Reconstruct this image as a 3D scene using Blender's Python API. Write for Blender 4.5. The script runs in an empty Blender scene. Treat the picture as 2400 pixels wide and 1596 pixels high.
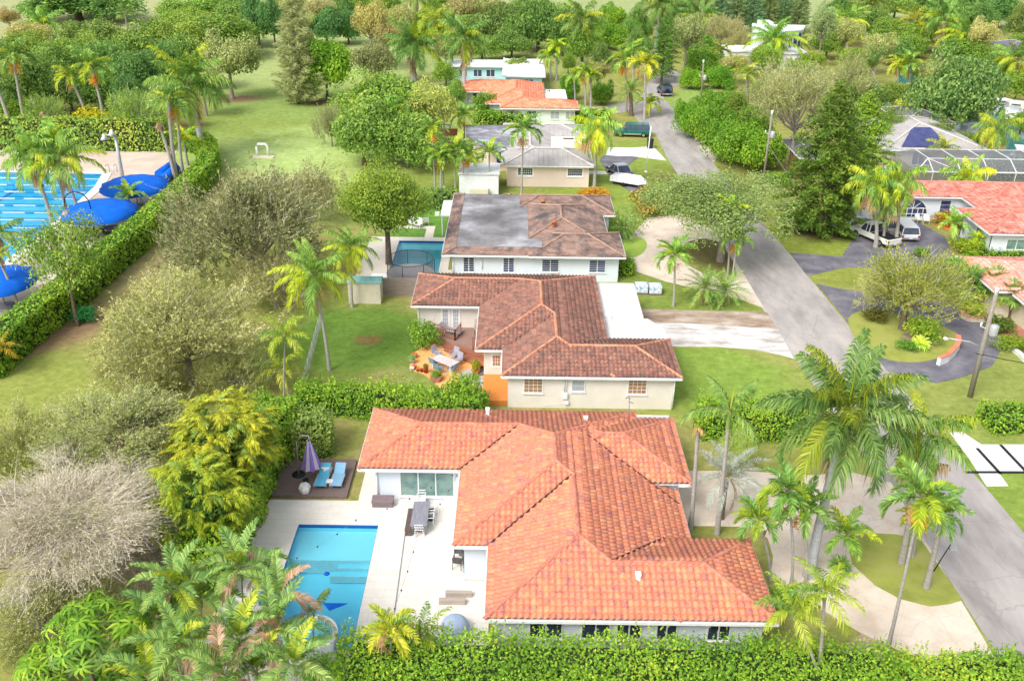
import bpy, bmesh, math, random
import numpy as np
from mathutils import Vector, Matrix
R = math.radians
S = bpy.context.scene
# ---------------- camera ----------------
FPX, TILT, ROLL, CH = 2200.0, R(26.1), 0.013, 34.0
cam = bpy.data.cameras.new('camera'); camo = bpy.data.objects.new('camera', cam); S.collection.objects.link(camo)
cam.sensor_fit = 'HORIZONTAL'; cam.sensor_width = 36; cam.lens = FPX / 2400 * 36
cam.clip_start = 0.5; cam.clip_end = 3000
CR = Matrix.Rotation(math.pi / 2 - TILT, 3, 'X') @ Matrix.Rotation(ROLL, 3, 'Z')
camo.matrix_world = Matrix.Translation((0, 0, CH)) @ CR.to_4x4()
S.camera = camo
# ---------------- light ----------------
SUN_EL, SUN_AZ = R(47), R(219)      # azimuth clockwise from +Y (behind the camera, to its left)
W = bpy.data.worlds.new('World'); S.world = W; W.use_nodes = True
nt = W.node_tree; bg = nt.nodes['Background']
sky = nt.nodes.new('ShaderNodeTexSky'); sky.sky_type = 'NISHITA'; sky.sun_disc = False
sky.sun_elevation = SUN_EL; sky.sun_rotation = SUN_AZ; sky.dust_density = 4; sky.air_density = 1.0
hs = nt.nodes.new('ShaderNodeHueSaturation'); hs.inputs['Saturation'].default_value = 0.35
nt.links.new(sky.outputs[0], hs.inputs['Color']); nt.links.new(hs.outputs[0], bg.inputs[0]); bg.inputs[1].default_value = 0.15
sl = bpy.data.lights.new('sun', 'SUN'); sl.energy = 1.3; sl.angle = R(22); sl.color = (1.0, 0.95, 0.88)
so = bpy.data.objects.new('sun', sl); S.collection.objects.link(so)
sd = Vector((math.sin(SUN_AZ) * math.cos(SUN_EL), math.cos(SUN_AZ) * math.cos(SUN_EL), math.sin(SUN_EL)))
so.rotation_euler = sd.to_track_quat('Z', 'Y').to_euler()
S.view_settings.view_transform = 'Standard'; S.view_settings.look = 'None'; S.view_settings.gamma = 1
S.view_settings.exposure = 0.74
S.render.engine = 'CYCLES'
S.cycles.max_bounces = 6; S.cycles.diffuse_bounces = 3; S.cycles.glossy_bounces = 2; S.cycles.transmission_bounces = 4
S.cycles.transparent_max_bounces = 12

# ---------------- pixel <-> world ----------------
def G(px, py, z=0.0):
    d = CR @ Vector(((px - 1200) / FPX, -(py - 798) / FPX, -1.0)); t = (z - CH) / d.z
    return (d.x * t, d.y * t)
CRT = CR.transposed()
def P(x, y, z=0.0):
    c = CRT @ Vector((x, y, z - CH)); return (1200 - FPX * c.x / c.z, 798 + FPX * c.y / c.z)
def ZT(x, y, py):
    lo, hi = -2.0, 33.9
    for _ in range(30):
        m = (lo + hi) / 2
        if P(x, y, m)[1] > py: lo = m
        else: hi = m
    return (lo + hi) / 2
def GP(pts, z=0.0): return [G(a, b, z) for a, b in pts]

# ---------------- objects ----------------
def thing(name, label, cat, loc=(0, 0, 0), rz=0.0, group=None):
    o = bpy.data.objects.new(name, None); S.collection.objects.link(o)
    o.empty_display_size = 0.3
    o.location = loc; o.rotation_euler = (0, 0, rz); o['label'] = label; o['category'] = cat
    if group: o['group'] = group
    return o
def tag(o, label, cat, group=None, kind=None):
    o['label'] = label; o['category'] = cat
    if group: o['group'] = group
    if kind: o['kind'] = kind
    return o
def copytree(o, parent=None):
    c = o.copy(); S.collection.objects.link(c)
    if parent is not None: c.parent = parent
    for ch in list(o.children): copytree(ch, c)
    return c

class MB:
    def __init__(s): s.v = []; s.f = []; s.m = []; s.smooth = []
    def add(s, vs, fs, mi=0, sm=False):
        b = len(s.v); s.v.extend([tuple(v) for v in vs])
        for f in fs: s.f.append(tuple(b + i for i in f)); s.m.append(mi); s.smooth.append(sm)
        return s
    def box(s, x0, x1, y0, y1, z0, z1, mi=0):
        return s.add([(x0, y0, z0), (x1, y0, z0), (x1, y1, z0), (x0, y1, z0), (x0, y0, z1), (x1, y0, z1), (x1, y1, z1), (x0, y1, z1)],
                     [(0, 3, 2, 1), (4, 5, 6, 7), (0, 1, 5, 4), (1, 2, 6, 5), (2, 3, 7, 6), (3, 0, 4, 7)], mi)
    def bar(s, a, b, w, h, mi=0):
        a = Vector(a); b = Vector(b); d = (b - a).normalized()
        u = Vector((0, 0, 1)) if abs(d.z) < 0.95 else Vector((1, 0, 0))
        r = d.cross(u).normalized() * w / 2; t = r.normalized().cross(d).normalized() * h / 2
        return s.add([a - r - t, a + r - t, a + r + t, a - r + t, b - r - t, b + r - t, b + r + t, b - r + t],
                     [(0, 1, 2, 3), (7, 6, 5, 4), (1, 0, 4, 5), (2, 1, 5, 6), (3, 2, 6, 7), (0, 3, 7, 4)], mi)
    def tube(s, pts, rs, n=8, mi=0, cap=True, sm=True):
        pts = [Vector(p) for p in pts]
        if not hasattr(rs, '__len__'): rs = [rs] * len(pts)
        b = len(s.v); ref = Vector((0.31, 0.17, 0.93)).normalized()
        for i, p in enumerate(pts):
            d = (pts[min(i + 1, len(pts) - 1)] - pts[max(i - 1, 0)]).normalized()
            rf = ref if abs(d.dot(ref)) < 0.97 else Vector((1, 0, 0))
            x = d.cross(rf).normalized(); y = d.cross(x)
            for k in range(n):
                a = 2 * math.pi * k / n; s.v.append(tuple(p + x * math.cos(a) * rs[i] + y * math.sin(a) * rs[i]))
        for i in range(len(pts) - 1):
            for k in range(n):
                k2 = (k + 1) % n
                s.f.append((b + i * n + k, b + i * n + k2, b + (i + 1) * n + k2, b + (i + 1) * n + k)); s.m.append(mi); s.smooth.append(sm)
        if cap:
            s.f.append(tuple(b + k for k in range(n))[::-1]); s.m.append(mi); s.smooth.append(False)
            e = b + (len(pts) - 1) * n
            s.f.append(tuple(e + k for k in range(n))); s.m.append(mi); s.smooth.append(False)
        return s
    def lathe(s, c, prof, n=16, mi=0, sm=True):
        b = len(s.v)
        for r, z in prof:
            for k in range(n):
                a = 2 * math.pi * k / n; s.v.append((c[0] + r * math.cos(a), c[1] + r * math.sin(a), c[2] + z))
        for i in range(len(prof) - 1):
            for k in range(n):
                k2 = (k + 1) % n
                s.f.append((b + i * n + k, b + i * n + k2, b + (i + 1) * n + k2, b + (i + 1) * n + k)); s.m.append(mi); s.smooth.append(sm)
        return s
    def prism(s, poly, z0, z1, mi=0, mi_side=None):
        n = len(poly); A = sum(poly[i][0] * poly[(i + 1) % n][1] - poly[(i + 1) % n][0] * poly[i][1] for i in range(n))
        if A < 0: poly = poly[::-1]
        b = len(s.v)
        s.v.extend([(x, y, z0) for x, y in poly]); s.v.extend([(x, y, z1) for x, y in poly])
        s.f.append(tuple(b + n + i for i in range(n))); s.m.append(mi); s.smooth.append(False)
        for i in range(n):
            j = (i + 1) % n; s.f.append((b + i, b + j, b + n + j, b + n + i)); s.m.append(mi if mi_side is None else mi_side); s.smooth.append(False)
        return s
    def build(s, name, mats, parent=None, bevel=0, tri=False):
        me = bpy.data.meshes.new(name); me.from_pydata(s.v, [], s.f)
        if not isinstance(mats, (list, tuple)): mats = [mats]
        for m in mats: me.materials.append(m)
        me.polygons.foreach_set('material_index', s.m); me.polygons.foreach_set('use_smooth', s.smooth)
        me.update()
        o = bpy.data.objects.new(name, me); S.collection.objects.link(o)
        if parent: o.parent = parent
        if bevel:
            bm = o.modifiers.new('b', 'BEVEL'); bm.width = bevel; bm.segments = 2; bm.limit_method = 'ANGLE'
        return o
def npmesh(name, V, F, mats, mi=None, parent=None, smooth=False):
    """V (n,3), F (m,4) numpy"""
    me = bpy.data.meshes.new(name); k = F.shape[1]
    me.vertices.add(len(V)); me.vertices.foreach_set('co', np.ascontiguousarray(V, dtype=np.float32).ravel())
    me.loops.add(F.size); me.loops.foreach_set('vertex_index', np.ascontiguousarray(F, dtype=np.int32).ravel())
    me.polygons.add(len(F)); me.polygons.foreach_set('loop_start', np.arange(0, F.size, k, dtype=np.int32))
    try: me.polygons.foreach_set('loop_total', np.full(len(F), k, dtype=np.int32))
    except Exception: pass
    if not isinstance(mats, (list, tuple)): mats = [mats]
    for m in mats: me.materials.append(m)
    if mi is not None: me.polygons.foreach_set('material_index', np.asarray(mi, dtype=np.int32))
    me.update(calc_edges=True)
    if name is None: return me
    o = bpy.data.objects.new(name, me); S.collection.objects.link(o)
    if parent: o.parent = parent
    return o

# ---------------- materials ----------------
def srgb(r, g, b):
    f = lambda c: ((c / 255) / 12.92) if c / 255 <= 0.04045 else (((c / 255) + 0.055) / 1.055) ** 2.4
    return (f(r), f(g), f(b), 1)
def C4(c): return (c[0], c[1], c[2], 1)
class NT:
    def __init__(s, name):
        s.m = bpy.data.materials.new(name); s.m.use_nodes = True; s.t = s.m.node_tree
        s.b = s.t.nodes['Principled BSDF']; s.out = s.t.nodes['Material Output']
    def n(s, t, **k):
        x = s.t.nodes.new('ShaderNode' + t)
        for a, v in k.items():
            if a.startswith('i_'):
                key = a[2:]; x.inputs[int(key) if key.isdigit() else key].default_value = v
            else: setattr(x, a, v)
        return x
    def l(s, a, b): s.t.links.new(a, b)
    def noise(s, scale, detail=4, rough=0.6, coord='Object', sx=(1, 1, 1), dist=0.0):
        tc = s.n('TexCoord'); mp = s.n('Mapping'); mp.inputs['Scale'].default_value = sx
        s.l(tc.outputs[coord], mp.inputs[0]); x = s.n('TexNoise', i_Scale=scale, i_Detail=detail, i_Roughness=rough, i_Distortion=dist)
        s.l(mp.outputs[0], x.inputs['Vector']); return x.outputs['Fac']
    def ramp(s, fac, stops, interp='LINEAR'):
        r = s.n('ValToRGB'); e = r.color_ramp; e.interpolation = interp
        while len(e.elements) < len(stops): e.elements.new(0.5)
        for el, (p, c) in zip(e.elements, stops): el.position = p; el.color = C4(c)
        s.l(fac, r.inputs[0]); return r.outputs[0]
    def mix(s, fac, a, b, mode='MIX'):
        x = s.n('MixRGB', blend_type=mode)
        for i, v in ((0, fac), (1, a), (2, b)):
            if hasattr(v, 'type') and not isinstance(v, (tuple, float)): s.l(v, x.inputs[i])
            else: x.inputs[i].default_value = v if i == 0 else C4(v)
        return x.outputs[0]
    def math(s, op, a, b=0.0):
        x = s.n('Math', operation=op)
        for i, v in ((0, a), (1, b)):
            if isinstance(v, (int, float)): x.inputs[i].default_value = v
            else: s.l(v, x.inputs[i])
        return x.outputs[0]
    def bump(s, h, strength=0.3, dist=0.02):
        x = s.n('Bump', i_Strength=strength, i_Distance=dist); s.l(h, x.inputs['Height']); s.l(x.outputs[0], s.b.inputs['Normal'])
def M(name, c, rough=0.7, c2=None, scale=3, c3=None, bump=0, bscale=40, spec=0.3, metal=0, lo=0.35, hi=0.65, sx=(1, 1, 1), detail=5):
    k = NT(name); k.b.inputs['Roughness'].default_value = rough; k.b.inputs['Metallic'].default_value = metal
    k.b.inputs['Specular IOR Level'].default_value = spec
    if c2 is None: c2 = tuple(x * 0.88 for x in c[:3])
    st = [(lo, c2), (hi, c)] if c3 is None else [(lo, c2), ((lo + hi) / 2, c), (hi, c3)]
    col = k.ramp(k.noise(scale, detail, 0.65, sx=sx), st); k.l(col, k.b.inputs['Base Color'])
    if bump: k.bump(k.noise(bscale, 3), bump)
    return k.m
def leafmat(name, cols, rough=0.6, trans=0.3, nscale=0.25):
    """cols: list of (pos,color) chosen per leaf; the object's colour multiplies."""
    k = NT(name); g = k.n('NewGeometry'); oi = k.n('ObjectInfo')
    nz = k.noise(nscale, 2, 0.5)
    f = k.math('ADD', k.math('MULTIPLY', g.outputs['Random Per Island'], 0.65), k.math('MULTIPLY', k.math('SUBTRACT', nz, 0.32), 1.0))
    col = k.ramp(f, cols); col = k.mix(1.0, col, (1, 1, 1), 'MULTIPLY'); k.t.nodes[-1]
    mx = k.n('MixRGB', blend_type='MULTIPLY'); mx.inputs[0].default_value = 1; k.l(col, mx.inputs[1]); k.l(oi.outputs['Color'], mx.inputs[2])
    k.l(mx.outputs[0], k.b.inputs['Base Color']); k.b.inputs['Roughness'].default_value = rough; k.b.inputs['Specular IOR Level'].default_value = 0.25
    tr = k.n('BsdfTranslucent'); k.l(mx.outputs[0], tr.inputs[0]); ms = k.n('MixShader'); ms.inputs[0].default_value = trans
    k.l(k.b.outputs[0], ms.inputs[1]); k.l(tr.outputs[0], ms.inputs[2]); k.l(ms.outputs[0], k.out.inputs[0])
    return k.m
def tilemat(name, stops, grime=None, gscale=0.6, glo=0.5, ghi=0.7, streak=None):
    k = NT(name); uv = k.n('UVMap'); fl = k.n('VectorMath', operation='FLOOR'); k.l(uv.outputs[0], fl.inputs[0])
    wn = k.n('TexWhiteNoise'); wn.noise_dimensions = '3D'; k.l(fl.outputs[0], wn.inputs['Vector'])
    col = k.ramp(wn.outputs['Value'], stops)
    if streak:      # mottling inside a tile
        col = k.mix(k.ramp(k.noise(5.0, 3, 0.7), [(0.48, (0, 0, 0)), (0.66, (0.8, 0.8, 0.8))]), col, streak)
    if grime: col = k.mix(k.ramp(k.noise(gscale, 5, 0.75), [(glo, (0, 0, 0)), (ghi, (1, 1, 1))]), col, grime)
    k.l(col, k.b.inputs['Base Color']); k.b.inputs['Roughness'].default_value = 0.75; k.b.inputs['Specular IOR Level'].default_value = 0.25
    return k.m
mt = {}
mt['white'] = M('white_paint', (.78, .79, .80), .6, c2=(.70, .72, .73), scale=1.5)
mt['offwhite'] = M('offwhite_stucco', (.74, .69, .63), .85, c2=(.67, .62, .56), scale=0.8, bump=.25, bscale=60)
mt['cream'] = M('cream_paint', (.70, .63, .50), .8)
mt['bluewhite'] = M('cool_white_stucco', (.72, .77, .84), .85, c2=(.66, .72, .80), scale=.8, bump=.2, bscale=60)
mt['pink'] = M('pink_stucco', (.76, .62, .54), .85, c2=(.71, .57, .50), scale=.7, bump=.2, bscale=60)
mt['mint'] = M('mint_stucco', (.68, .78, .70), .85, scale=.8)
mt['aqua'] = M('aqua_stucco', (.45, .72, .78), .85, scale=.8)
mt['trim'] = M('white_trim', (.82, .82, .82), .5)
mt['dark'] = M('dark_metal', (.02, .022, .025), .5)
mt['black'] = M('black_rubber', (.012, .012, .013), .8)
mt['grey'] = M('grey_plastic', (.28, .28, .30), .6)
mt['steel'] = M('pale_steel', (.5, .52, .54), .4, metal=.3)
mt['chrome'] = M('bright_metal', (.6, .6, .62), .25, metal=.8)
mt['concrete'] = M('bare_concrete', (.42, .37, .33), .9, c2=(.30, .26, .24), scale=.7, sx=(1, 3, 1))
mt['wood'] = M('weathered_deck', (.23, .17, .155), .85, c2=(.16, .115, .105), scale=2, sx=(1, 14, 1))
mt['redwood'] = M('stained_wood', (.36, .15, .085), .7, c2=(.27, .10, .06), scale=2, sx=(8, 1, 8))
mt['greywood'] = M('grey_table_wood', (.30, .31, .36), .7, c2=(.20, .20, .24), scale=1.2, sx=(12, 1, 1))
mt['brownwood'] = M('brown_bench_wood', (.15, .11, .10), .8, c2=(.10, .07, .07), scale=2, sx=(12, 1, 1))
mt['pole'] = M('weathered_pole_wood', (.34, .31, .26), .9, c2=(.20, .18, .15), scale=4, sx=(6, 6, 1))
mt['bark'] = M('brown_bark', (.20, .15, .11), .95, c2=(.10, .075, .055), scale=3, sx=(3, 3, 1), bump=.6, bscale=14)
mt['greybark'] = M('grey_bark', (.33, .29, .25), .95, c2=(.20, .17, .15), scale=3, sx=(3, 3, 1), bump=.5, bscale=14)
mt['palegrey'] = M('pale_twig_bark', (.72, .65, .55), .95, c2=(.50, .45, .36), scale=3)
mt['palmtrunk'] = M('ringed_palm_trunk', (.42, .40, .37), .9, c2=(.27, .25, .22), scale=5, sx=(.6, .6, 5))
mt['royaltrunk'] = M('smooth_royal_trunk', (.48, .50, .52), .8, c2=(.36, .37, .38), scale=1.5, sx=(.6, .6, 3))
mt['shaft'] = M('green_crownshaft', (.22, .36, .08), .5)
mt['plastic_white'] = M('white_resin', (.80, .80, .78), .4)
mt['terracotta'] = M('terracotta_pot', (.50, .16, .06), .7)
mt['bluefab'] = M('vivid_blue_fabric', (.0, .15, .72), .8, c2=(.0, .10, .60), scale=1)
mt['turq'] = M('turquoise_sling', (.10, .42, .60), .6, c2=(.08, .36, .55), scale=2)
mt['purple'] = M('purple_fabric', (.30, .20, .58), .8, c2=(.24, .15, .50), scale=4)
mt['palefab'] = M('faded_grey_fabric', (.50, .45, .55), .8)
mt['soil'] = M('mulch', (.13, .075, .05), .95, c2=(.20, .12, .08), scale=2)
def glass(name, c, rough=.06, c2=None, scale=1.0):
    k = NT(name); k.b.inputs['Roughness'].default_value = rough; k.b.inputs['Specular IOR Level'].default_value = .8
    col = k.ramp(k.noise(scale, 3), [(.35, c2 or tuple(x * .5 for x in c)), (.65, c)]); k.l(col, k.b.inputs['Base Color']); return k.m
mt['glass'] = glass('dark_window_glass', (.05, .07, .12))
mt['glassblue'] = glass('blue_window_glass', (.05, .08, .20))
mt['glassgreen'] = glass('green_sliding_glass', (.22, .34, .30), .08, (.10, .20, .20), 1.5)
mt['glasstan'] = glass('curtained_glass', (.40, .24, .13), .15, (.30, .16, .08), 3)
mt['glasspale'] = glass('pale_blind_glass', (.42, .46, .50), .15, (.34, .37, .40), 3)
# ================= SETTING =================
rng = np.random.default_rng(7); random.seed(7)
POOL1 = (-12.33, -7.68, 34.6, 44.5)            # house pool
POOL3 = (-11.9, -7.2, 83.2, 92.6)              # white house pool
def cr(pts, sub=5):
    out = []; n = len(pts)
    for i in range(n):
        p0, p1, p2, p3 = pts[i - 1], pts[i], pts[(i + 1) % n], pts[(i + 2) % n]
        for k in range(sub):
            t = k / sub
            out.append(tuple(0.5 * ((2 * b) + (-a + c) * t + (2 * a - 5 * b + 4 * c - d) * t * t + (-a + 3 * b - 3 * c + d) * t ** 3) for a, b, c, d in zip(p0, p1, p2, p3)))
    return out
# club pool outline: long lane pool, its side edges along x
CP = GP([(-260, 399), (252, 407), (232, 440), (190, 478), (150, 512), (95, 560), (20, 618), (-60, 680), (-260, 680)])
def blobfac(k, cx, cy, rx, ry, soft=.45, namp=.7, nscale=.16):
    tc = k.n('TexCoord'); s1 = k.n('VectorMath', operation='SUBTRACT'); s1.inputs[1].default_value = (cx, cy, 0); k.l(tc.outputs['Object'], s1.inputs[0])
    s2 = k.n('VectorMath', operation='MULTIPLY'); s2.inputs[1].default_value = (1 / rx, 1 / ry, 0); k.l(s1.outputs[0], s2.inputs[0])
    ln = k.n('VectorMath', operation='LENGTH'); k.l(s2.outputs[0], ln.inputs[0])
    nz = k.noise(nscale, 4, .65)
    v = k.math('ADD', ln.outputs['Value'], k.math('MULTIPLY', k.math('SUBTRACT', nz, .5), namp * 2.2))
    return k.ramp(v, [(1 - soft if soft < 1 else 0, (1, 1, 1)), (1.0, (0, 0, 0))])
gm = NT('grass_ground'); gm.b.inputs['Roughness'].default_value = .95; gm.b.inputs['Specular IOR Level'].default_value = .1
base = gm.ramp(gm.noise(.16, 6, .7), [(.32, (.26, .31, .07)), (.48, (.36, .38, .11)), (.62, (.43, .39, .16)), (.75, (.30, .36, .09))])
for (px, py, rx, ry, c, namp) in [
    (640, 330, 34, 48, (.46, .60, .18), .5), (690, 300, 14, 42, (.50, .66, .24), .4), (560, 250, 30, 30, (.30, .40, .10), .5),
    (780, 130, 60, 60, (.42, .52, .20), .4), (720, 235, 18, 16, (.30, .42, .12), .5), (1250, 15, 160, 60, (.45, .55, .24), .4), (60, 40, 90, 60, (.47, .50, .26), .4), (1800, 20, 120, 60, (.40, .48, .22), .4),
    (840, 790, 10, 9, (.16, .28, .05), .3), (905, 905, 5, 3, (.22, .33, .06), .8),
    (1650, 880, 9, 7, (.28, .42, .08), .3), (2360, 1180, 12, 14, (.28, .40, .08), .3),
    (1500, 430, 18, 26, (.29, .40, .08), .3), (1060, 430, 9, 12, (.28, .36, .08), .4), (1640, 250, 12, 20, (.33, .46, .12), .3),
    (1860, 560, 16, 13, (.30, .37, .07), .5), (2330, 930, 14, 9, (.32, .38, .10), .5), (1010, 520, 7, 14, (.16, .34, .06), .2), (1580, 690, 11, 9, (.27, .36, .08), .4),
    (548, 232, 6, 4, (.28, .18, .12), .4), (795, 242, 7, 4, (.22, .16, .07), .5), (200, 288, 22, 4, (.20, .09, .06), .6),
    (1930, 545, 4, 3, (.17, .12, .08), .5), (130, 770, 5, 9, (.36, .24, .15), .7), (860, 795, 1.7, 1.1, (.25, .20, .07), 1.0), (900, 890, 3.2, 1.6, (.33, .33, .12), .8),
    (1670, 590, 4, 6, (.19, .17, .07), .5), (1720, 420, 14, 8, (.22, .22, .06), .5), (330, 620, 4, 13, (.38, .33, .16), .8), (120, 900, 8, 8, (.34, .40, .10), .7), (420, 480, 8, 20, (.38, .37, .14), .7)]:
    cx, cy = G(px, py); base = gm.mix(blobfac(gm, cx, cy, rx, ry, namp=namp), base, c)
fine = gm.ramp(gm.noise(1.6, 6, .8), [(.3, (.62, .64, .56)), (.7, (1.30, 1.25, 1.28))]); base = gm.mix(.9, base, fine, 'MULTIPLY'); base = gm.mix(.8, base, gm.ramp(gm.noise(.55, 5, .75), [(.32, (.78, .82, .72)), (.68, (1.18, 1.14, 1.22))]), 'MULTIPLY')
base = gm.mix(1.0, base, (.83, .83, .80), 'MULTIPLY'); gm.l(base, gm.b.inputs['Base Color']); gm.bump(gm.noise(14, 4, .8), .6, .05)
def ground_with_holes():
    bm = bmesh.new(); ed = []
    def loop(pts):
        vs = [bm.verts.new((x, y, 0)) for x, y in pts]
        for i in range(len(vs)): ed.append(bm.edges.new((vs[i], vs[(i + 1) % len(vs)])))
    loop([(-900, -60), (900, -60), (900, 1600), (-900, 1600)])
    for (a, b, c, d) in (POOL1, POOL3): loop([(a, c), (b, c), (b, d), (a, d)])
    loop(CP)
    bmesh.ops.triangle_fill(bm, use_beauty=True, use_dissolve=False, edges=ed)
    bmesh.ops.recalc_face_normals(bm, faces=bm.faces)
    if bm.faces[0].normal.z < 0: bmesh.ops.reverse_faces(bm, faces=bm.faces)
    me = bpy.data.meshes.new('ground'); bm.to_mesh(me); bm.free(); me.materials.append(gm.m)
    o = bpy.data.objects.new('ground', me); S.collection.objects.link(o); o['kind'] = 'structure'
ground_with_holes()
def sheet(name, poly, z, m, sm=0, side=None, holes=()):
    if sm: poly = cr(poly, sm)
    bm = bmesh.new()
    def loop(pts):
        vs = [bm.verts.new((x, y, z)) for x, y in pts]
        return [bm.edges.new((vs[i], vs[(i + 1) % len(vs)])) for i in range(len(vs))]
    ed = loop(poly)
    for h in holes: ed += loop(h)
    bmesh.ops.triangle_fill(bm, use_beauty=True, use_dissolve=False, edges=ed)
    for f in bm.faces:
        f.normal_update()
        if f.normal.z < 0: f.normal_flip()
    g = bmesh.ops.extrude_face_region(bm, geom=list(bm.edges) if False else [e for e in bm.edges if e.is_boundary])
    for v in [x for x in g['geom'] if isinstance(x, bmesh.types.BMVert)]: v.co.z = -0.02
    me = bpy.data.meshes.new(name); bm.to_mesh(me); bm.free(); me.materials.append(m)
    o = bpy.data.objects.new(name, me); S.collection.objects.link(o); o['kind'] = 'structure'; return o
asph = M('worn_asphalt', (.38, .35, .335), .9, c2=(.27, .25, .24), c3=(.47, .435, .41), scale=.5, lo=.32, hi=.68, bump=.2, bscale=30, detail=9, sx=(1, .3, 1))
def overlay(mat_, kind, col, fac, **k):
    """real joints or cracks in a paved surface"""
    t = mat_.node_tree; b = t.nodes['Principled BSDF']; src = b.inputs['Base Color'].links[0].from_socket; tc = t.nodes.new('ShaderNodeTexCoord')
    mp = t.nodes.new('ShaderNodeMapping'); mp.inputs['Rotation'].default_value = (0, 0, k.get('rot', 0)); t.links.new(tc.outputs['Object'], mp.inputs[0]); mix = t.nodes.new('ShaderNodeMixRGB')
    if kind == 'brick':
        n = t.nodes.new('ShaderNodeTexBrick'); n.inputs['Scale'].default_value = 1; n.inputs['Brick Width'].default_value = k['w']; n.inputs['Row Height'].default_value = k['h']; n.inputs['Mortar Size'].default_value = k['m']; n.inputs['Color1'].default_value = (0, 0, 0, 1); n.inputs['Color2'].default_value = (.12, .12, .12, 1); n.inputs['Mortar'].default_value = (1, 1, 1, 1); t.links.new(mp.outputs[0], n.inputs['Vector']); f = n.outputs['Color']
    else:
        nz = t.nodes.new('ShaderNodeTexNoise'); nz.inputs['Scale'].default_value = 1.5; t.links.new(mp.outputs[0], nz.inputs[0]); va = t.nodes.new('ShaderNodeMixRGB'); va.inputs[0].default_value = .25; t.links.new(mp.outputs[0], va.inputs[1]); t.links.new(nz.outputs['Color'], va.inputs[2])
        n = t.nodes.new('ShaderNodeTexVoronoi'); n.feature = 'DISTANCE_TO_EDGE'; n.inputs['Scale'].default_value = k['s']; t.links.new(va.outputs[0], n.inputs['Vector']); r = t.nodes.new('ShaderNodeValToRGB'); r.color_ramp.elements[0].position = 0; r.color_ramp.elements[0].color = (1, 1, 1, 1); r.color_ramp.elements[1].position = k['m']; r.color_ramp.elements[1].color = (0, 0, 0, 1); t.links.new(n.outputs['Distance'], r.inputs[0]); f = r.outputs[0]
    mu = t.nodes.new('ShaderNodeMath'); mu.operation = 'MULTIPLY'; mu.inputs[1].default_value = fac; t.links.new(f, mu.inputs[0]); t.links.new(mu.outputs[0], mix.inputs[0]); t.links.new(src, mix.inputs[1]); mix.inputs[2].default_value = C4(col); t.links.new(mix.outputs[0], b.inputs['Base Color']); return mat_
overlay(asph, 'crack', (.22, .20, .19), .4, s=.35, m=.012)
asph2 = M('dark_asphalt', (.16, .155, .185), .9, c2=(.11, .108, .13), c3=(.24, .23, .25), scale=.5, bump=.3, bscale=25, detail=8)
sand = M('stamped_beige_concrete', (.66, .56, .46), .85, c2=(.54, .43, .34), c3=(.72, .64, .55), scale=.45, lo=.33, hi=.66, detail=8)
pad = M('stained_white_concrete', (.58, .56, .54), .85, c2=(.34, .29, .25), c3=(.68, .66, .65), scale=.5, lo=.36, hi=.6, sx=(.6, 1.6, 1), detail=8)
dirtpad = M('bare_brown_concrete', (.40, .31, .24), .9, c2=(.24, .17, .12), c3=(.55, .48, .41), scale=.6, lo=.35, hi=.66, sx=(.6, 1.6, 1), detail=8)
overlay(pad, 'brick', (.36, .33, .31), .7, w=6, h=3.4, m=.02); overlay(dirtpad, 'brick', (.2, .15, .12), .6, w=4, h=3, m=.02); overlay(sand, 'crack', (.48, .37, .29), .4, s=.9, m=.03); overlay(sand, 'brick', (.75, .68, .58), .8, w=9, h=8, m=.012, rot=.5)
pavew = M('white_pavers', (.74, .73, .71), .8, c2=(.68, .66, .63), scale=.6)
clubd = M('club_deck_concrete', (.58, .48, .40), .85, c2=(.50, .41, .34), c3=(.66, .57, .5), scale=.3, lo=.3, hi=.7)
lawnm = M('bright_lawn', (.27, .41, .06), .95, c2=(.22, .34, .045), c3=(.34, .43, .10), scale=.5, lo=.3, hi=.7, bump=.5, bscale=18, detail=8)
lawno = M('olive_lawn', (.31, .34, .07), .95, c2=(.23, .26, .05), c3=(.36, .33, .12), scale=.6, lo=.3, hi=.7, bump=.5, bscale=18, detail=8)
ROADL = [(24.6, -10), (24.2, 30), (24.0, 44), (22.6, 67), (22.3, 76), (22.1, 85), (21.3, 116), (21.0, 126), (21.2, 140)]
road = ROADL + GP([(1500, 288), (1478, 262), (1425, 268), (1424, 247), (1500, 236), (1515, 200), (1540, 172), (1500, 150), (1545, 150), (1600, 176), (1607, 196), (1556, 210), (1556, 232), (1590, 268), (1612, 300)]) + [(26.6, 140), (27.0, 119), (28.3, 90), (28.8, 76), (29.8, 53), (30.2, 44), (31, 25), (32, -10)]
sheet('road', road, .02, asph)
sheet('house_driveway', GP([(1590, 1104), (1745, 1104), (1900, 1114), (2000, 1108)]) + [(24.15, 49.6), (24.05, 44), (23.95, 36.4), (23.9, 34.4)] + GP([(2290, 1560), (2200, 1548), (2126, 1532), (2021, 1485), (1940, 1436), (1862, 1396), (1806, 1345), (1812, 1305), (1800, 1262), (1765, 1234), (1590, 1232)]), .026, sand)
sheet('driveway_island', GP([(1997, 1322), (1990, 1285), (2000, 1258), (2040, 1250), (2100, 1253), (2158, 1266), (2208, 1338), (2256, 1407), (2225, 1416), (2180, 1422), (2109, 1404), (2050, 1372)]), .05, lawno)
sheet('carport_driveway', GP([(1392, 757), (1600, 758), (1823, 772), (1861, 841), (1830, 832), (1770, 820), (1680, 813), (1540, 812), (1392, 812)]), .03, pad)
sheet('driveway_strip', GP([(1480, 724), (1600, 727), (1797, 732), (1823, 772), (1600, 758), (1480, 757)]), .03, dirtpad)
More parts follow.
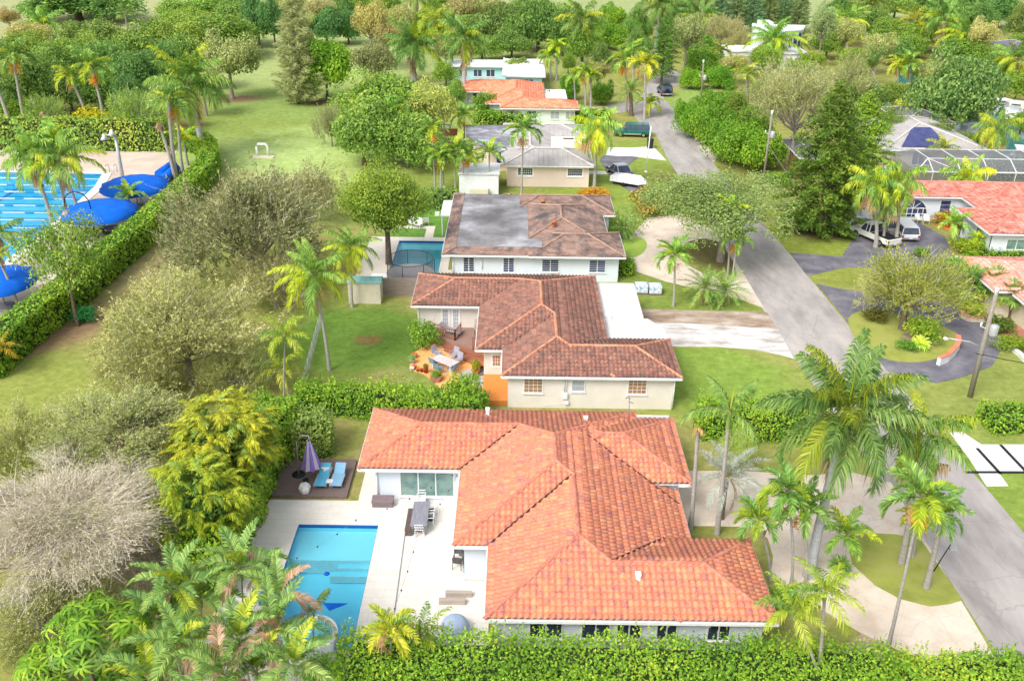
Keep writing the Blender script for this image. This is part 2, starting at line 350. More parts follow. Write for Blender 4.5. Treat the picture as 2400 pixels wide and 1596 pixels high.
sheet('curved_driveway', GP([(1478, 632), (1474, 560), (1515, 512), (1600, 503), (1690, 548), (1724, 612), (1790, 722), (1729, 700), (1640, 679), (1560, 660)]), .03, sand, holes=[cr(GP([(1580, 588), (1640, 560), (1694, 572), (1718, 612), (1722, 652), (1660, 645), (1610, 620)]), 3)])
sheet('round_lawn', cr(GP([(1455, 600), (1466, 566), (1500, 558), (1516, 572), (1508, 592), (1485, 604)]), 4), .06, lawnm)
sheet('light_driveway', GP([(1425, 346), (1480, 347), (1531, 344), (1562, 377), (1500, 369), (1420, 366)]), .03, pavew)
sheet('dark_driveway', cr(GP([(1405, 368), (1450, 367), (1496, 369), (1478, 382), (1470, 400), (1478, 416), (1510, 440), (1575, 462), (1550, 474), (1500, 458), (1455, 436), (1428, 410)]), 3), .034, asph2)
sheet('walk', GP([(1380, 401), (1418, 402), (1424, 409), (1380, 409)]), .03, pavew)
sheet('north_driveway', GP([(1350, 252), (1424, 250), (1426, 266), (1350, 266)]), .03, sand)
sheet('verge_drive', GP([(1620, 315), (1645, 330), (1682, 370), (1672, 382), (1640, 345)]), .03, sand)
sheet('east_driveway', GP([(1851, 593), (1973, 602), (2000, 560), (1975, 520), (2035, 500), (2150, 520), (2215, 556), (2232, 600), (2170, 622), (2060, 628), (1977, 628), (1892, 648)]), .03, asph2)
sheet('loop_driveway', [(28.78, 82.5)] + GP([(1960, 676), (2034, 686), (2120, 698), (2225, 703), (2272, 728), (2330, 770), (2349, 815), (2325, 858), (2250, 886), (2194, 898), (2120, 882), (2070, 866)]) + [(29.3, 65)], .03, asph2)
sheet('planted_island', cr(GP([(1988, 748), (2030, 728), (2100, 736), (2180, 757), (2238, 780), (2250, 802), (2200, 840), (2130, 850), (2066, 838), (2010, 800)]), 3), .06, lawno)
sheet('island_mulch', cr(GP([(2105, 800), (2140, 770), (2200, 775), (2225, 795), (2185, 815), (2140, 826)]), 3), .08, M('mulch_ring', (.25, .17, .11), .95, c2=(.36, .30, .16), scale=1.5))
sheet('white_driveway', GP([(2226, 1014), (2256, 1013), (2300, 1042), (2560, 1042), (2560, 1106), (2340, 1107), (2363, 1139), (2312, 1140), (2275, 1080)]), .03, pavew)
jm = MB()
for a, b in (((2290, 1014 + 36), (2345, 1110)), ((2345, 1042), (2410, 1110)), ((2262, 1106), (2560, 1106.5)), ((2430, 1042), (2520, 1106))):
    p, q = G(*a, .05), G(*b, .05); jm.bar((*p, .045), (*q, .045), .22, .03)
o = jm.build('driveway_joint', mt['dark']); o['kind'] = 'structure'
sheet('gravel_patch', GP([(1955, 1530), (2021, 1484), (2085, 1518), (2120, 1560), (1960, 1560)]), .03, M('pink_gravel', (.48, .36, .27), .95, c2=(.36, .27, .2), scale=3))
# --- house 1 terrace with the pool opening ---
terr = M('travertine_terrace', (.74, .70, .64), .8, c2=(.67, .62, .55), c3=(.78, .75, .70), scale=.8, lo=.3, hi=.7, sx=(1, 2, 1), detail=8)
overlay(terr, 'brick', (.50, .45, .39), .45, w=1.2, h=.6, m=.014)
a, b, c, d = POOL1
sheet('terrace', [(-15.3, 31), (-1.0, 31), (-1.0, 39.8), (-2.4, 39.8), (-2.4, 46.9), (-8.6, 46.9), (-14.6, 46.9)], .06, terr, holes=[[(a, c), (b, c), (b, d), (a, d)]])
a, b, c, d = POOL3
ring3 = M('pale_pool_deck', (.72, .66, .58), .8, c2=(.66, .59, .51), scale=.7)
sheet('pool_terrace', [(-15, 80), (-6.3, 80.3), (-6.3, 93.8), (-15, 93.8)], .05, ring3, holes=[[(a, c), (b, c), (b, d), (a, d)]])
sheet('yard_path', [(-9.4, 93.8), (-8.5, 93.8), (-8.5, 97.4), (-13.5, 97.4), (-13.5, 96.6), (-9.4, 96.6)], .045, ring3)
# --- club deck ---
sheet('club_deck', cr(GP([(-300, 343), (0, 345), (380, 352), (408, 366), (412, 400), (360, 470), (240, 590), (110, 700), (30, 770), (-80, 860), (-300, 900)]), 3), .03, clubd, holes=[CP])
rim = MB()
for i in range(len(CP)):
    p, q = Vector((*CP[i], .06)), Vector((*CP[(i + 1) % len(CP)], .06))
    rim.bar(p, q, 1.1 if 0 < i < 7 else .6, .08)
o = rim.build('pool_coping', mt['trim']); o['kind'] = 'structure'
def watermat(name, ab, dens):
    k = NT(name); k.t.nodes.remove(k.b)
    tr = k.n('BsdfTransparent'); tr.inputs[0].default_value = C4(tuple(x ** dens for x in ab)); gl = k.n('BsdfGlossy', i_Roughness=.03); fr = k.n('Fresnel', i_IOR=1.33); ms = k.n('MixShader')
    bp = k.n('Bump', i_Strength=.25, i_Distance=.05); k.l(k.noise(1.2, 3), bp.inputs['Height']); k.l(bp.outputs[0], gl.inputs['Normal'])
    k.l(fr.outputs[0], ms.inputs[0]); k.l(tr.outputs[0], ms.inputs[1]); k.l(gl.outputs[0], ms.inputs[2]); k.l(ms.outputs[0], k.out.inputs[0])
    return k.m
basinm = M('pool_plaster', (.46, .80, .92), .7, c2=(.40, .75, .88), scale=.4)
tilem = M('pool_tile', (.02, .12, .40), .3)
shelfm = M('pale_shelf_plaster', (.74, .90, .94), .7, c2=(.66, .86, .92), scale=.5, lo=.3, hi=.7)
def poolbox(nm, r, floor, wl, wm, base_m, depth_parts=()):
    a, b, c, d = r; m = MB()
    m.add([(a, c, floor), (b, c, floor), (b, d, floor), (a, d, floor)], [(0, 1, 2, 3)], 0)
    m.add([(a, c, floor), (b, c, floor), (b, d, floor), (a, d, floor), (a, c, .07), (b, c, .07), (b, d, .07), (a, d, .07)], [(0, 4, 5, 1), (1, 5, 6, 2), (2, 6, 7, 3), (3, 7, 4, 0)], 0)
    for bx in depth_parts: m.box(*bx)
    e = .012
    for (x0, x1, y0, y1) in ((a, b, d - e, d), (a, b, c, c + e), (a, a + e, c + e, d - e), (b - e, b, c + e, d - e)): m.box(x0, x1, y0, y1, wl - .10, .065, 1)
    o = m.build(nm + '_basin', [base_m, tilem, shelfm, mt['trim']]); o['kind'] = 'structure'
    w = MB(); e = .013; w.add([(a + e, c + e, wl), (b - e, c + e, wl), (b - e, d - e, wl), (a + e, d - e, wl)], [(0, 1, 2, 3)]); o = w.build(nm + '_water', wm); o['kind'] = 'structure'
w1 = watermat('pool_water', (.52, .88, .95), 1.0)
a, b, c, d = POOL1
poolbox('pool', POOL1, -1.35, -.06, w1, basinm, [(a + .002, b - .002, 41.9, d - .004, -1.3, -.42, 2), (a + .004, b - .004, 41.82, 41.898, -1.3, -.38, 3), (b - 1.9, b - .006, 41.5, 41.816, -1.3, -.62, 0), (b - 1.9, b - .006, 41.44, 41.498, -1.3, -.60, 3), (b - 2.3, b - .008, 41.1, 41.438, -1.3, -.85, 0), (b - 2.3, b - .008, 41.04, 41.098, -1.3, -.83, 3)])
basin3 = M('pool_plaster_vivid', (.45, .86, .94), .7)
poolbox('backyard_pool', POOL3, -1.3, -.06, watermat('vivid_pool_water', (.48, .93, .97), 1.0), basin3, [(POOL3[0] + .01, POOL3[1] - .01, 91.2, POOL3[3] - .01, -1.29, -.4, 2)])
# club pool
m = MB(); n = len(CP)
for i in range(n):
    j = (i + 1) % n; m.add([(*CP[i], -1.2), (*CP[j], -1.2), (*CP[j], .05), (*CP[i], .05)], [(0, 1, 2, 3)], 0)
X0, X1 = -95, G(252, 407)[0]
ys = [G(60, v)[1] for v in (418, 434, 450, 466, 482, 499, 516, 535, 556)]
ccx = np.array(CP)
def xr(y):      # right edge of pool at row y
    best = -1e9
    for i in range(n):
        (x1, y1), (x2, y2) = CP[i], CP[(i + 1) % n]
        if (y1 - y) * (y2 - y) < 0: best = max(best, x1 + (x2 - x1) * (y - y1) / (y2 - y1))
    return best
clubfloor = M('club_pool_floor', (.40, .78, .92), .7, c2=(.10, .60, .90), c3=(.80, .90, .94), scale=.12, lo=.38, hi=.6, detail=6)
laneblue = M('lane_paint', (.03, .26, .62), .6)
for y in ys:
    m.box(X0, xr(y) - 1.5, y - 1.08, y - .92, -1.195, -1.17, 1)
for x in (-78, -62, -48, -40): m.box(x, x + .5, ys[-1], ys[0], -1.168, -1.15, 1)
o = m.build('club_pool_basin', [clubfloor, laneblue]); o['kind'] = 'structure'
def fillpoly(name, poly, z, m):
    bm = bmesh.new(); vs = [bm.verts.new((x, y, z)) for x, y in poly]; ed = [bm.edges.new((vs[i], vs[(i + 1) % len(vs)])) for i in range(len(vs))]
    bmesh.ops.triangle_fill(bm, use_beauty=True, use_dissolve=False, edges=ed); bm.normal_update()
    for f in bm.faces:
        if f.normal.z < 0: f.normal_flip()
    me = bpy.data.meshes.new(name); bm.to_mesh(me); bm.free(); me.materials.append(m); o = bpy.data.objects.new(name, me); S.collection.objects.link(o); o['kind'] = 'structure'; return o
fillpoly('club_pool_floor', CP, -1.2, clubfloor)
fillpoly('club_pool_water', CP, -.05, watermat('club_water', (.25, .82, .95), 1.0))
k = NT('lane_rope_plastic'); tc = k.n('TexCoord'); sx_ = k.n('SeparateXYZ'); k.l(tc.outputs['Object'], sx_.inputs[0])
fr = k.math('FRACT', k.math('MULTIPLY', sx_.outputs[0], .28)); k.l(k.ramp(fr, [(0, (.85, .87, .9)), (.7, (.05, .28, .65))], 'CONSTANT'), k.b.inputs['Base Color']); ropem = k.m
ropel = ['farthest', 'second farthest', 'third farthest', 'fourth farthest', 'middle', 'fourth nearest', 'third nearest', 'second nearest', 'nearest']
for i, y in enumerate(ys):
    mb = MB(); mb.tube([(X0, y, .0), (xr(y) - .3, y, .0)], .07, 6)
    tag(mb.build('lane_rope', ropem), f'blue and white floating lane rope across the club pool, {ropel[i]} of the nine', 'lane rope', 'lane ropes in the club pool')
# canal at the far right
canm = M('canal_water_surface', (.05, .20, .20), .1, c2=(.03, .15, .16), scale=.2)
sheet('canal', GP([(2290, 262), (2335, 262), (2420, 330), (2500, 400), (2500, 470), (2400, 400), (2330, 380), (2250, 340), (2230, 300)]), .03, canm)
sheet('canal_far', GP([(2090, 205), (2130, 150), (2200, 150), (2190, 250), (2120, 300), (2060, 260)]), .03, canm)
sheet('pale_path', GP([(1935, 17), (2010, 18), (2010, 24), (1935, 24)]), .03, pavew)
# ================= ROOF ENGINE =================
def clip(poly, a, b, c):      # keep a*x+b*y+c >= 0
    out = []; n = len(poly)
    for i in range(n):
        p, q = poly[i], poly[(i + 1) % n]; dp = a * p[0] + b * p[1] + c; dq = a * q[0] + b * q[1] + c
        if dp >= 0: out.append(p)
        if (dp >= 0) != (dq >= 0):
            t = dp / (dp - dq); out.append((p[0] + (q[0] - p[0]) * t, p[1] + (q[1] - p[1]) * t))
    return out
def area(p): return abs(sum(p[i][0] * p[(i + 1) % len(p)][1] - p[(i + 1) % len(p)][0] * p[i][1] for i in range(len(p)))) / 2
class Wing:
    """hip roof over a rectangle; sides = which edges slope ('WESN'); cap = flat top height"""
    def __init__(s, x0, x1, y0, y1, z=2.75, sl=.30, sides='WESN', cap=None, foot=None):
        s.r = (x0, x1, y0, y1); s.z = z; s.sl = sl; s.sides = sides; s.pl = []
        if 'W' in sides: s.pl.append((sl, 0, z - sl * x0, 'W'))
        if 'E' in sides: s.pl.append((-sl, 0, z + sl * x1, 'E'))
        if 'S' in sides: s.pl.append((0, sl, z - sl * y0, 'S'))
        if 'N' in sides: s.pl.append((0, -sl, z + sl * y1, 'N'))
        if cap is not None: s.pl.append((0, 0, cap, 'C'))
        f = foot or (x0, x1, y0, y1); s.foot = [(f[0], f[2]), (f[1], f[2]), (f[1], f[3]), (f[0], f[3])]; s.f = f
    def h(s, x, y):
        f = s.f
        if x < f[0] or x > f[1] or y < f[2] or y > f[3]: return -1e9
        return min(a * x + b * y + c for a, b, c, _ in s.pl)
def faces(wings):
    res = []
    for wi, w in enumerate(wings):
        for pi, p in enumerate(w.pl):
            poly = w.foot
            for qi, q in enumerate(w.pl):
                if qi != pi: poly = clip(poly, q[0] - p[0], q[1] - p[1], q[2] - p[2])
                if len(poly) < 3: break
            if len(poly) < 3 or area(poly) < .02: continue
            parts = [poly]
            for vi, v in enumerate(wings):
                if vi == wi: continue
                eps = 1e-4 if vi > wi else -1e-4     # tie: lower index keeps
                hp = [(1, 0, -v.f[0]), (-1, 0, v.f[1]), (0, 1, -v.f[2]), (0, -1, v.f[3])] + [(q[0] - p[0], q[1] - p[1], q[2] - p[2] - eps) for q in v.pl]
                new = []
                for pt in parts:
                    rest = pt
                    for (a, b, c) in hp:
                        if len(rest) < 3: break
                        o_ = clip(rest, -a, -b, -c)
                        if abs(a) < 1e-9 and abs(b) < 1e-9:
                            if c < 0: new.append(rest); rest = []
                            continue
                        if len(o_) >= 3 and area(o_) > .004: new.append(o_)
                        rest = clip(rest, a, b, c)
                parts = new
            for pt in parts:
                if area(pt) > .01: res.append((wi, p, pt))
    return res
def tile_face(B, poly, p, kind, mi=0):
    """fill a convex plan polygon lying in plane p with tile relief. B: big bmesh"""
    a, b, c, _ = p; s = math.hypot(a, b)
    if s < 1e-6 or kind == 'flat':
        vs = [B.verts.new((x, y, a * x + b * y + c + .03)) for x, y in poly]
        try: f = B.faces.new(vs); f.material_index = mi; f.normal_update(); (f.normal.z < 0) and f.normal_flip()
        except Exception: pass
        return
    up = (a / s, b / s); u = (-up[1], up[0]); k = math.sqrt(1 + s * s)
    U = [x * u[0] + y * u[1] for x, y in poly]; V = [(x * up[0] + y * up[1]) * k for x, y in poly]
    pitch, L, amp, step, seg = dict(barrel=(.31, .38, .10, .055, 6), barrelfar=(.38, .45, .085, .05, 4), slab=(.9, .33, 0, .035, 1), metal=(.6, 50, 0, 0, 1), shingle=(1.1, .5, 0, .02, 1))[kind]
    bm = bmesh.new(); uvl = bm.loops.layers.uv.new('UVMap')
    i0, i1 = math.floor(min(U) / pitch) - 1, math.ceil(max(U) / pitch) + 1; j0, j1 = math.floor(min(V) / L) - 1, math.ceil(max(V) / L) + 1
    if kind == 'metal': j0, j1 = -1, 1; L = 200
    us = []
    if kind == 'metal':
        for i in range(i0, i1): us += [(i * pitch, 0), (i * pitch + .02, .05), (i * pitch + .05, .05), (i * pitch + .07, 0)]
    else:
        for q in range((i1 - i0) * seg + 1):
            uu = (i0 + q / seg) * pitch; us.append((uu, amp * (.5 + .5 * math.cos(2 * math.pi * uu / pitch)) ** .8 if amp else 0))
    if amp == 0 and kind != 'metal': us = [(min(U) - .1, 0), (max(U) + .1, 0)]
    def pt(uu, vv, h):
        x = u[0] * uu + up[0] * vv / k; y = u[1] * uu + up[1] * vv / k
        return (x, y, a * x + b * y + c + .03 + h)
    for j in range(j0, j1):
        lo = [bm.verts.new(pt(x, j * L, h + step)) for x, h in us]; hi = [bm.verts.new(pt(x, (j + 1) * L, h * .82)) for x, h in us]
        bt = [bm.verts.new(pt(x, j * L, h * .82 - .005)) for x, h in us] if step else None
        for q in range(len(us) - 1):
            f = bm.faces.new((lo[q], lo[q + 1], hi[q + 1], hi[q])); f.smooth = amp > 0
            for lp, (x, v) in zip(f.loops, ((us[q][0], j + .03), (us[q + 1][0], j + .03), (us[q + 1][0], j + .97), (us[q][0], j + .97))): lp[uvl].uv = (x / pitch + .5, v)
            if bt:
                f = bm.faces.new((bt[q], bt[q + 1], lo[q + 1], lo[q]))
                for lp, x in zip(f.loops, (us[q][0], us[q + 1][0], us[q + 1][0], us[q][0])): lp[uvl].uv = (x / pitch + .5, j + .05)
    n = len(poly); A = sum(poly[i][0] * poly[(i + 1) % n][1] - poly[(i + 1) % n][0] * poly[i][1] for i in range(n)); sg = 1 if A > 0 else -1
    for i in range(n):
        p1, p2 = poly[i], poly[(i + 1) % n]; ex, ey = p2[0] - p1[0], p2[1] - p1[1]
        if math.hypot(ex, ey) < 1e-4: continue
        nx, ny = -ey * sg, ex * sg
        bmesh.ops.bisect_plane(bm, geom=list(bm.verts) + list(bm.edges) + list(bm.faces), plane_co=(p1[0], p1[1], 0), plane_no=(nx, ny, 0), clear_inner=True)
    me = bpy.data.meshes.new('t'); 
    for f in bm.faces: f.material_index = mi
    for f in bm.faces:
        f.normal_update()
    if sum(f.normal.z for f in bm.faces) < 0: bmesh.ops.reverse_faces(bm, faces=bm.faces)
    bm.to_mesh(me); bm.free(); B.from_mesh(me); bpy.data.meshes.remove(me)
def caps(mb, A, Bp, wings, rad=.11):
    A = Vector(A); Bp = Vector(Bp); d = Bp - A; L = d.length
    if L < .2: return
    d.normalize(); n = max(1, int(L / .36)); st = L / n; side = d.cross(Vector((0, 0, 1))).normalized(); up = side.cross(d)
    for i in range(n):
        m = A + d * (i + .5) * st
        H = lambda q: max(w.h(q.x, q.y) for w in wings)
        hm = H(m)
        if hm > m.z + .05: continue
        e_ = .25; ha, hb = H(m + side * e_), H(m - side * e_)
        if ha > -50 and hb > -50 and ha + hb > 2 * hm - .06: continue
        p0, p1 = A + d * i * st, A + d * ((i + 1) * st + .04); v = []; f = []
        jit = random.uniform(-.008, .008)
        for (pp, r) in ((p0, rad * 1.12), (p1, rad * .9)):
            for q in range(6):
                an = math.pi * q / 5; v.append(pp + side * math.cos(an) * r + up * (math.sin(an) * r * .9 + .02 + jit))
        for q in range(5): f.append((q, q + 1, 7 + q, 6 + q))
        f.append((0, 1, 2, 3, 4, 5)); mb.add(v, f, 0, False)
def roof_part(root, wings, kind, tmat, capmat, flatmat=None, name='roof', fascia=None, gutter=.13, nocap=False, capname='ridge_cap', rad=.11):
    B = bmesh.new(); B.loops.layers.uv.new('UVMap')
    for wi, p, poly in faces(wings):
        if p[3] == 'C': tile_face(B, poly, (0, 0, p[2], ''), 'flat', 1)
        else: tile_face(B, poly, p, kind)
    me = bpy.data.meshes.new(name); B.to_mesh(me); B.free(); me.materials.append(tmat); me.materials.append(flatmat or tmat)
    ro = bpy.data.objects.new(name, me); S.collection.objects.link(ro); ro.parent = root
    # ridge / hip caps
    runs = []
    def caps_(A, B_, wings_, rad_):
        m_ = MB(); caps(m_, A, B_, wings_, rad_)
        if m_.v: runs.append(m_)
    for w in wings:
        x0, x1, y0, y1 = w.r; z = w.z; s = w.sl; hw = min(x1 - x0, y1 - y0) / 2
        cap = next((q[2] for q in w.pl if q[3] == 'C'), None); zt = z + s * hw
        if cap is not None: t = (cap - z) / s / hw
        else: t = 1
        if set('WESN') <= set(w.sides):
            if x1 - x0 >= y1 - y0: r0, r1 = (x0 + hw, (y0 + y1) / 2), (x1 - hw, (y0 + y1) / 2); ends = [((x0, y0), r0), ((x0, y1), r0), ((x1, y0), r1), ((x1, y1), r1)]
            else: r0, r1 = ((x0 + x1) / 2, y0 + hw), ((x0 + x1) / 2, y1 - hw); ends = [((x0, y0), r0), ((x1, y0), r0), ((x0, y1), r1), ((x1, y1), r1)]
            for (a_, b_) in ends:
                caps_((*a_, z + .03), (a_[0] + (b_[0] - a_[0]) * t, a_[1] + (b_[1] - a_[1]) * t, z + (zt - z) * t + .05), wings, rad)
            if cap is None: caps_((*r0, zt + .05), (*r1, zt + .05), wings, rad)
    if not nocap:
        for m_ in runs: m_.build(capname, capmat, ro)
    # fascia with gutter, and soffit
    mb = MB(); g = gutter
    for wi, w in enumerate(wings):
        x0, x1, y0, y1 = w.f
        zed = w.h(x0 + .001, y0 + .001) if len(w.sides) == 4 else w.z
        zed = w.z
        for (ax, fixed, lo, hi, out) in (('x', y0, x0, x1, -1), ('x', y1, x0, x1, 1), ('y', x0, y0, y1, -1), ('y', x1, y0, y1, 1)):
            side = {('x', -1): 'S', ('x', 1): 'N', ('y', -1): 'W', ('y', 1): 'E'}[(ax, out)]
            if side not in w.sides: continue
            iv = [(lo, hi)]
            for vi, v in enumerate(wings):
                if vi == wi: continue
                a, b, c, d = v.f; t = fixed + out * .03
                if ax == 'x': cov = (a, b) if c < t < d else None
                else: cov = (c, d) if a < t < b else None
                if cov:
                    # same-edge duplicates are handled by index order
                    iv = [z_ for (l_, h_) in iv for z_ in ((l_, min(h_, cov[0])), (max(l_, cov[1]), h_)) if z_[1] - z_[0] > .05]
                elif vi < wi and ((ax == 'x' and abs((c if out < 0 else d) - fixed) < .01) or (ax == 'y' and abs((a if out < 0 else b) - fixed) < .01)):
                    cov = (a, b) if ax == 'x' else (c, d)
                    iv = [z_ for (l_, h_) in iv for z_ in ((l_, min(h_, cov[0])), (max(l_, cov[1]), h_)) if z_[1] - z_[0] > .05]
            for l_, h_ in iv:
                e0, e1 = (fixed - .06, fixed + .06)
                if ax == 'x': mb.box(l_, h_, e0, e1, zed - g - .02, zed + .005)
                else: mb.box(e0, e1, l_ + .061, h_ - .061, zed - g - .021, zed + .004)
        mb.add([(x0 + .05, y0 + .05, w.z - .10 - wi * .002), (x1 - .05, y0 + .05, w.z - .10 - wi * .002), (x1 - .05, y1 - .05, w.z - .10 - wi * .002), (x0 + .05, y1 - .05, w.z - .10 - wi * .002)], [(0, 3, 2, 1)])
    mb.build('gutter', fascia or mt['trim'], root)
    return ro
def walls(root, rects, z1, m, name='wall', z0=-.05, base=None):
    mb = MB()
    for wi, (x0, x1, y0, y1) in enumerate(rects):
        for (ax, fixed, lo, hi, out) in (('x', y0, x0, x1, -1), ('x', y1, x0, x1, 1), ('y', x0, y0, y1, -1), ('y', x1, y0, y1, 1)):
            iv = [(lo, hi)]
            for vi, (a, b, c, d) in enumerate(rects):
                if vi == wi: continue
                t = fixed + out * .02
                cov = ((a, b) if c < t < d else None) if ax == 'x' else ((c, d) if a < t < b else None)
                if cov is None and vi < wi and ((ax == 'x' and abs((c if out < 0 else d) - fixed) < .01) or (ax == 'y' and abs((a if out < 0 else b) - fixed) < .01)): cov = (a, b) if ax == 'x' else (c, d)
                if cov: iv = [z_ for (l_, h_) in iv for z_ in ((l_, min(h_, cov[0])), (max(l_, cov[1]), h_)) if z_[1] - z_[0] > .03]
            for l_, h_ in iv:
                i_ = fixed - out * .18
                lo2, hi2 = (fixed, i_) if fixed < i_ else (i_, fixed)
                if ax == 'x': mb.box(l_, h_, lo2, hi2, z0, z1)
                else: mb.box(lo2, hi2, l_ + .001, h_ - .001, z0, z1)
    return mb.build(name, m, root)
def window(root, side, at, c, z, w, h, gl='glass', nx=0, nz=0, fr='trim', name='window', mull=0, fw=.06, sill=True, fd=.05):
    """side S/N/W/E: facing; at = wall coordinate; c = centre along the wall; z = centre height"""
    mb = MB(); o = -1 if side in 'SW' else 1
    def bx(u0, u1, z0, z1, d0, d1, m):
        d0, d1 = sorted((at + o * d0, at + o * d1))
        if side in 'SN': m.box(u0, u1, d0, d1, z0, z1)
        else: m.box(d0, d1, u0, u1, z0, z1)
    l, r, b, t = c - w / 2, c + w / 2, z - h / 2, z + h / 2
    bx(l - fw, l, b - fw, t + fw, -.02, fd, mb); bx(r, r + fw, b - fw, t + fw, -.02, fd, mb)
    bx(l, r, t, t + fw, -.02, fd, mb); bx(l, r, b - fw, b, -.02, fd, mb)
    for i in range(mull):
        u = l + w * (i + 1) / (mull + 1); bx(u - .035, u + .035, b, t, .0, fd - .005, mb)
    for i in range(nx):
        u = l + w * (i + 1) / (nx + 1); bx(u - .014, u + .014, b, t, .0, fd - .02, mb)
    for i in range(nz):
        v = b + h * (i + 1) / (nz + 1); bx(l, r, v - .014, v + .014, .0, fd - .023, mb)
    if sill: bx(l - .12, r + .12, b - fw - .07, b - fw - .002, -.02, .11, mb)
    wo = mb.build(name, mt[fr], root); g = MB(); bx(l + .001, r - .001, b + .001, t - .001, -.01, .018, g); g.build('pane', mt[gl], wo); return wo

# tile finishes
T1 = tilemat('salmon_barrel_tile', [(0, (.56, .19, .11)), (.3, (.62, .22, .125)), (.6, (.60, .205, .13)), (.76, (.67, .27, .135)), (.84, (.40, .15, .14)), (1, (.72, .32, .15))], grime=(.33, .135, .14), gscale=2.6, glo=.50, ghi=.70, streak=(.70, .31, .17))
CAP1 = M('salmon_cap_tile', (.64, .27, .18), .8, c2=(.44, .14, .10), scale=2.2)
T2 = tilemat('weathered_brown_tile', [(0, (.20, .085, .065)), (.3, (.28, .125, .095)), (.6, (.34, .165, .12)), (.85, (.24, .105, .08)), (1, (.40, .20, .14))], grime=(.12, .09, .08), gscale=2.0, glo=.47, ghi=.66, streak=(.36, .20, .15))
CAP2 = M('orange_cap_tile', (.68, .34, .21), .8, c2=(.50, .19, .10), scale=1.5)
T3 = tilemat('flat_brown_tile', [(0, (.25, .16, .13)), (.5, (.32, .21, .17)), (1, (.38, .26, .21))], grime=(.10, .085, .085), gscale=.5, glo=.45, ghi=.62)
CAP3 = M('flat_cap_tile', (.42, .28, .21), .8, c2=(.28, .18, .14), scale=1.5)
FLAT3 = M('grey_membrane_roof', (.25, .245, .255), .8, c2=(.13, .125, .13), c3=(.46, .47, .50), scale=.28, lo=.35, hi=.68, detail=8)
MET4 = M('grey_metal_roof', (.40, .38, .375), .7, c2=(.34, .315, .31), c3=(.46, .445, .43), scale=.6, lo=.3, hi=.7)
MET4L = M('pale_ridge_metal', (.62, .60, .58), .6)
FLAT4 = M('stained_flat_roof', (.26, .26, .30), .8, c2=(.16, .15, .17), c3=(.52, .54, .60), scale=.3, lo=.38, hi=.62, detail=8)
T5 = tilemat('orange_tile', [(0, (.70, .21, .12)), (.5, (.78, .28, .16)), (1, (.84, .38, .24))], grime=(.55, .18, .12), gscale=.8, glo=.55, ghi=.75)
CAP5 = M('orange_cap', (.74, .27, .15), .8, c2=(.62, .2, .12), scale=1)
TR = tilemat('pink_red_tile', [(0, (.42, .13, .10)), (.4, (.58, .22, .17)), (.7, (.66, .32, .26)), (1, (.50, .16, .12))], grime=(.25, .09, .09), gscale=1.5, glo=.55, ghi=.75)
CAPR = M('pink_red_cap', (.60, .26, .20), .8)
WR = M('white_roof_coating', (.72, .73, .75), .6, c2=(.62, .63, .66), c3=(.80, .80, .81), scale=.4)

# ================= HOUSE 1 (nearest) =================
h1 = thing('tile_roof_house', 'white one-storey house under the big salmon barrel-tile roof, nearest house, beside the rectangular pool', 'house', (3, 44, 0))
h1.location = (0, 0, 0)
W1 = [Wing(-2.95, 8.15, 39.3, 53.25), Wing(-1.12, 8.15, 33.9, 50), Wing(-1.12, 12.75, 33.9, 40.1), Wing(-9.0, 4, 46.3, 53.25),
      Wing(2, 10.5, 45.15, 52.45), Wing(0, 9.75, 34, 49, z=2.27, sides='E', foot=(6, 9.75, 37.4, 48))]
roof_part(h1, W1, 'barrel', T1, CAP1)
walls(h1, [(-2.4, 7.7, 39.9, 52.8), (-.55, 12.2, 34.4, 39.6), (-8.0, 3, 46.9, 52.7), (3, 9.9, 45.7, 52)], 2.72, mt['bluewhite'])
window(h1, 'S', 46.9, -5.0, 1.45, 3.15, 1.85, 'glassgreen', mull=2, name='sliding_window', fw=.08)
for c, w in ((1.8, 1.5), (4.2, 1.3), (5.8, 1.1), (7.6, .9), (10.1, 1.0)): window(h1, 'S', 34.4, c, 1.75, w, 1.0, 'glass', mull=1)
window(h1, 'W', -.55, 36.5, 1.4, 2.4, 1.9, 'glassgreen', mull=1, name='patio_door'); window(h1, 'E', 12.2, 37, 1.6, 1.5, 1.1, 'glass', mull=1)
window(h1, 'E', 9.9, 48.5, 1.6, 1.6, 1.1, 'glass', mull=1)
for (x, y) in ((-1.5, 51.8), (4.7, 50.9), (6.3, 36.1)): mb = MB(); mb.box(x - .11, x + .11, y - .12, y + .12, 3.0, 3.72); mb.box(x - .14, x + .14, y - .15, y + .15, 3.72, 3.80); mb.build('roof_vent', mt['white'], h1)
mb = MB(); x, y = G(1473, 975, 3.0); mb.tube([(x, y, 2.6), (x, y, 4.3)], .035, 6); mb.tube([(x, y, 4.3), (x - .15, y, 4.42), (x - .25, y, 4.3)], .05, 6); mb.bar((x - .1, y, 4.1), (x + .25, y, 3.95), .04, .06)
mb.build('service_mast', mt['grey'], h1)
for x, y in ((-8.0, 46.8), (-.62, 34.3)): mb = MB(); mb.tube([(x, y, 2.6), (x, y, .1)], .05, 6); mb.build('downpipe', mt['trim'], h1)
mb = MB(); mb.box(-9.15, -8.1, 46.9, 53.3, .02, .35); mb.box(-9.15, -5.4, 45.7, 46.88, .02, .30); mb.build('side_step', terr, h1)
def valleys(root, lines, m, dz=.11):
    for (xa, ya, za), (xb, yb, zb) in lines:
        mb = MB(); n = 14; pts = [Vector((xa, ya, za)).lerp(Vector((xb, yb, zb)), i / n) + Vector((random.uniform(-.03, .03), random.uniform(-.03, .03), dz)) for i in range(n + 1)]
        mb.tube(pts, .055, 5); mb.build('valley', m, root)
valm = M('dark_valley_gap', (.06, .035, .03), .9)
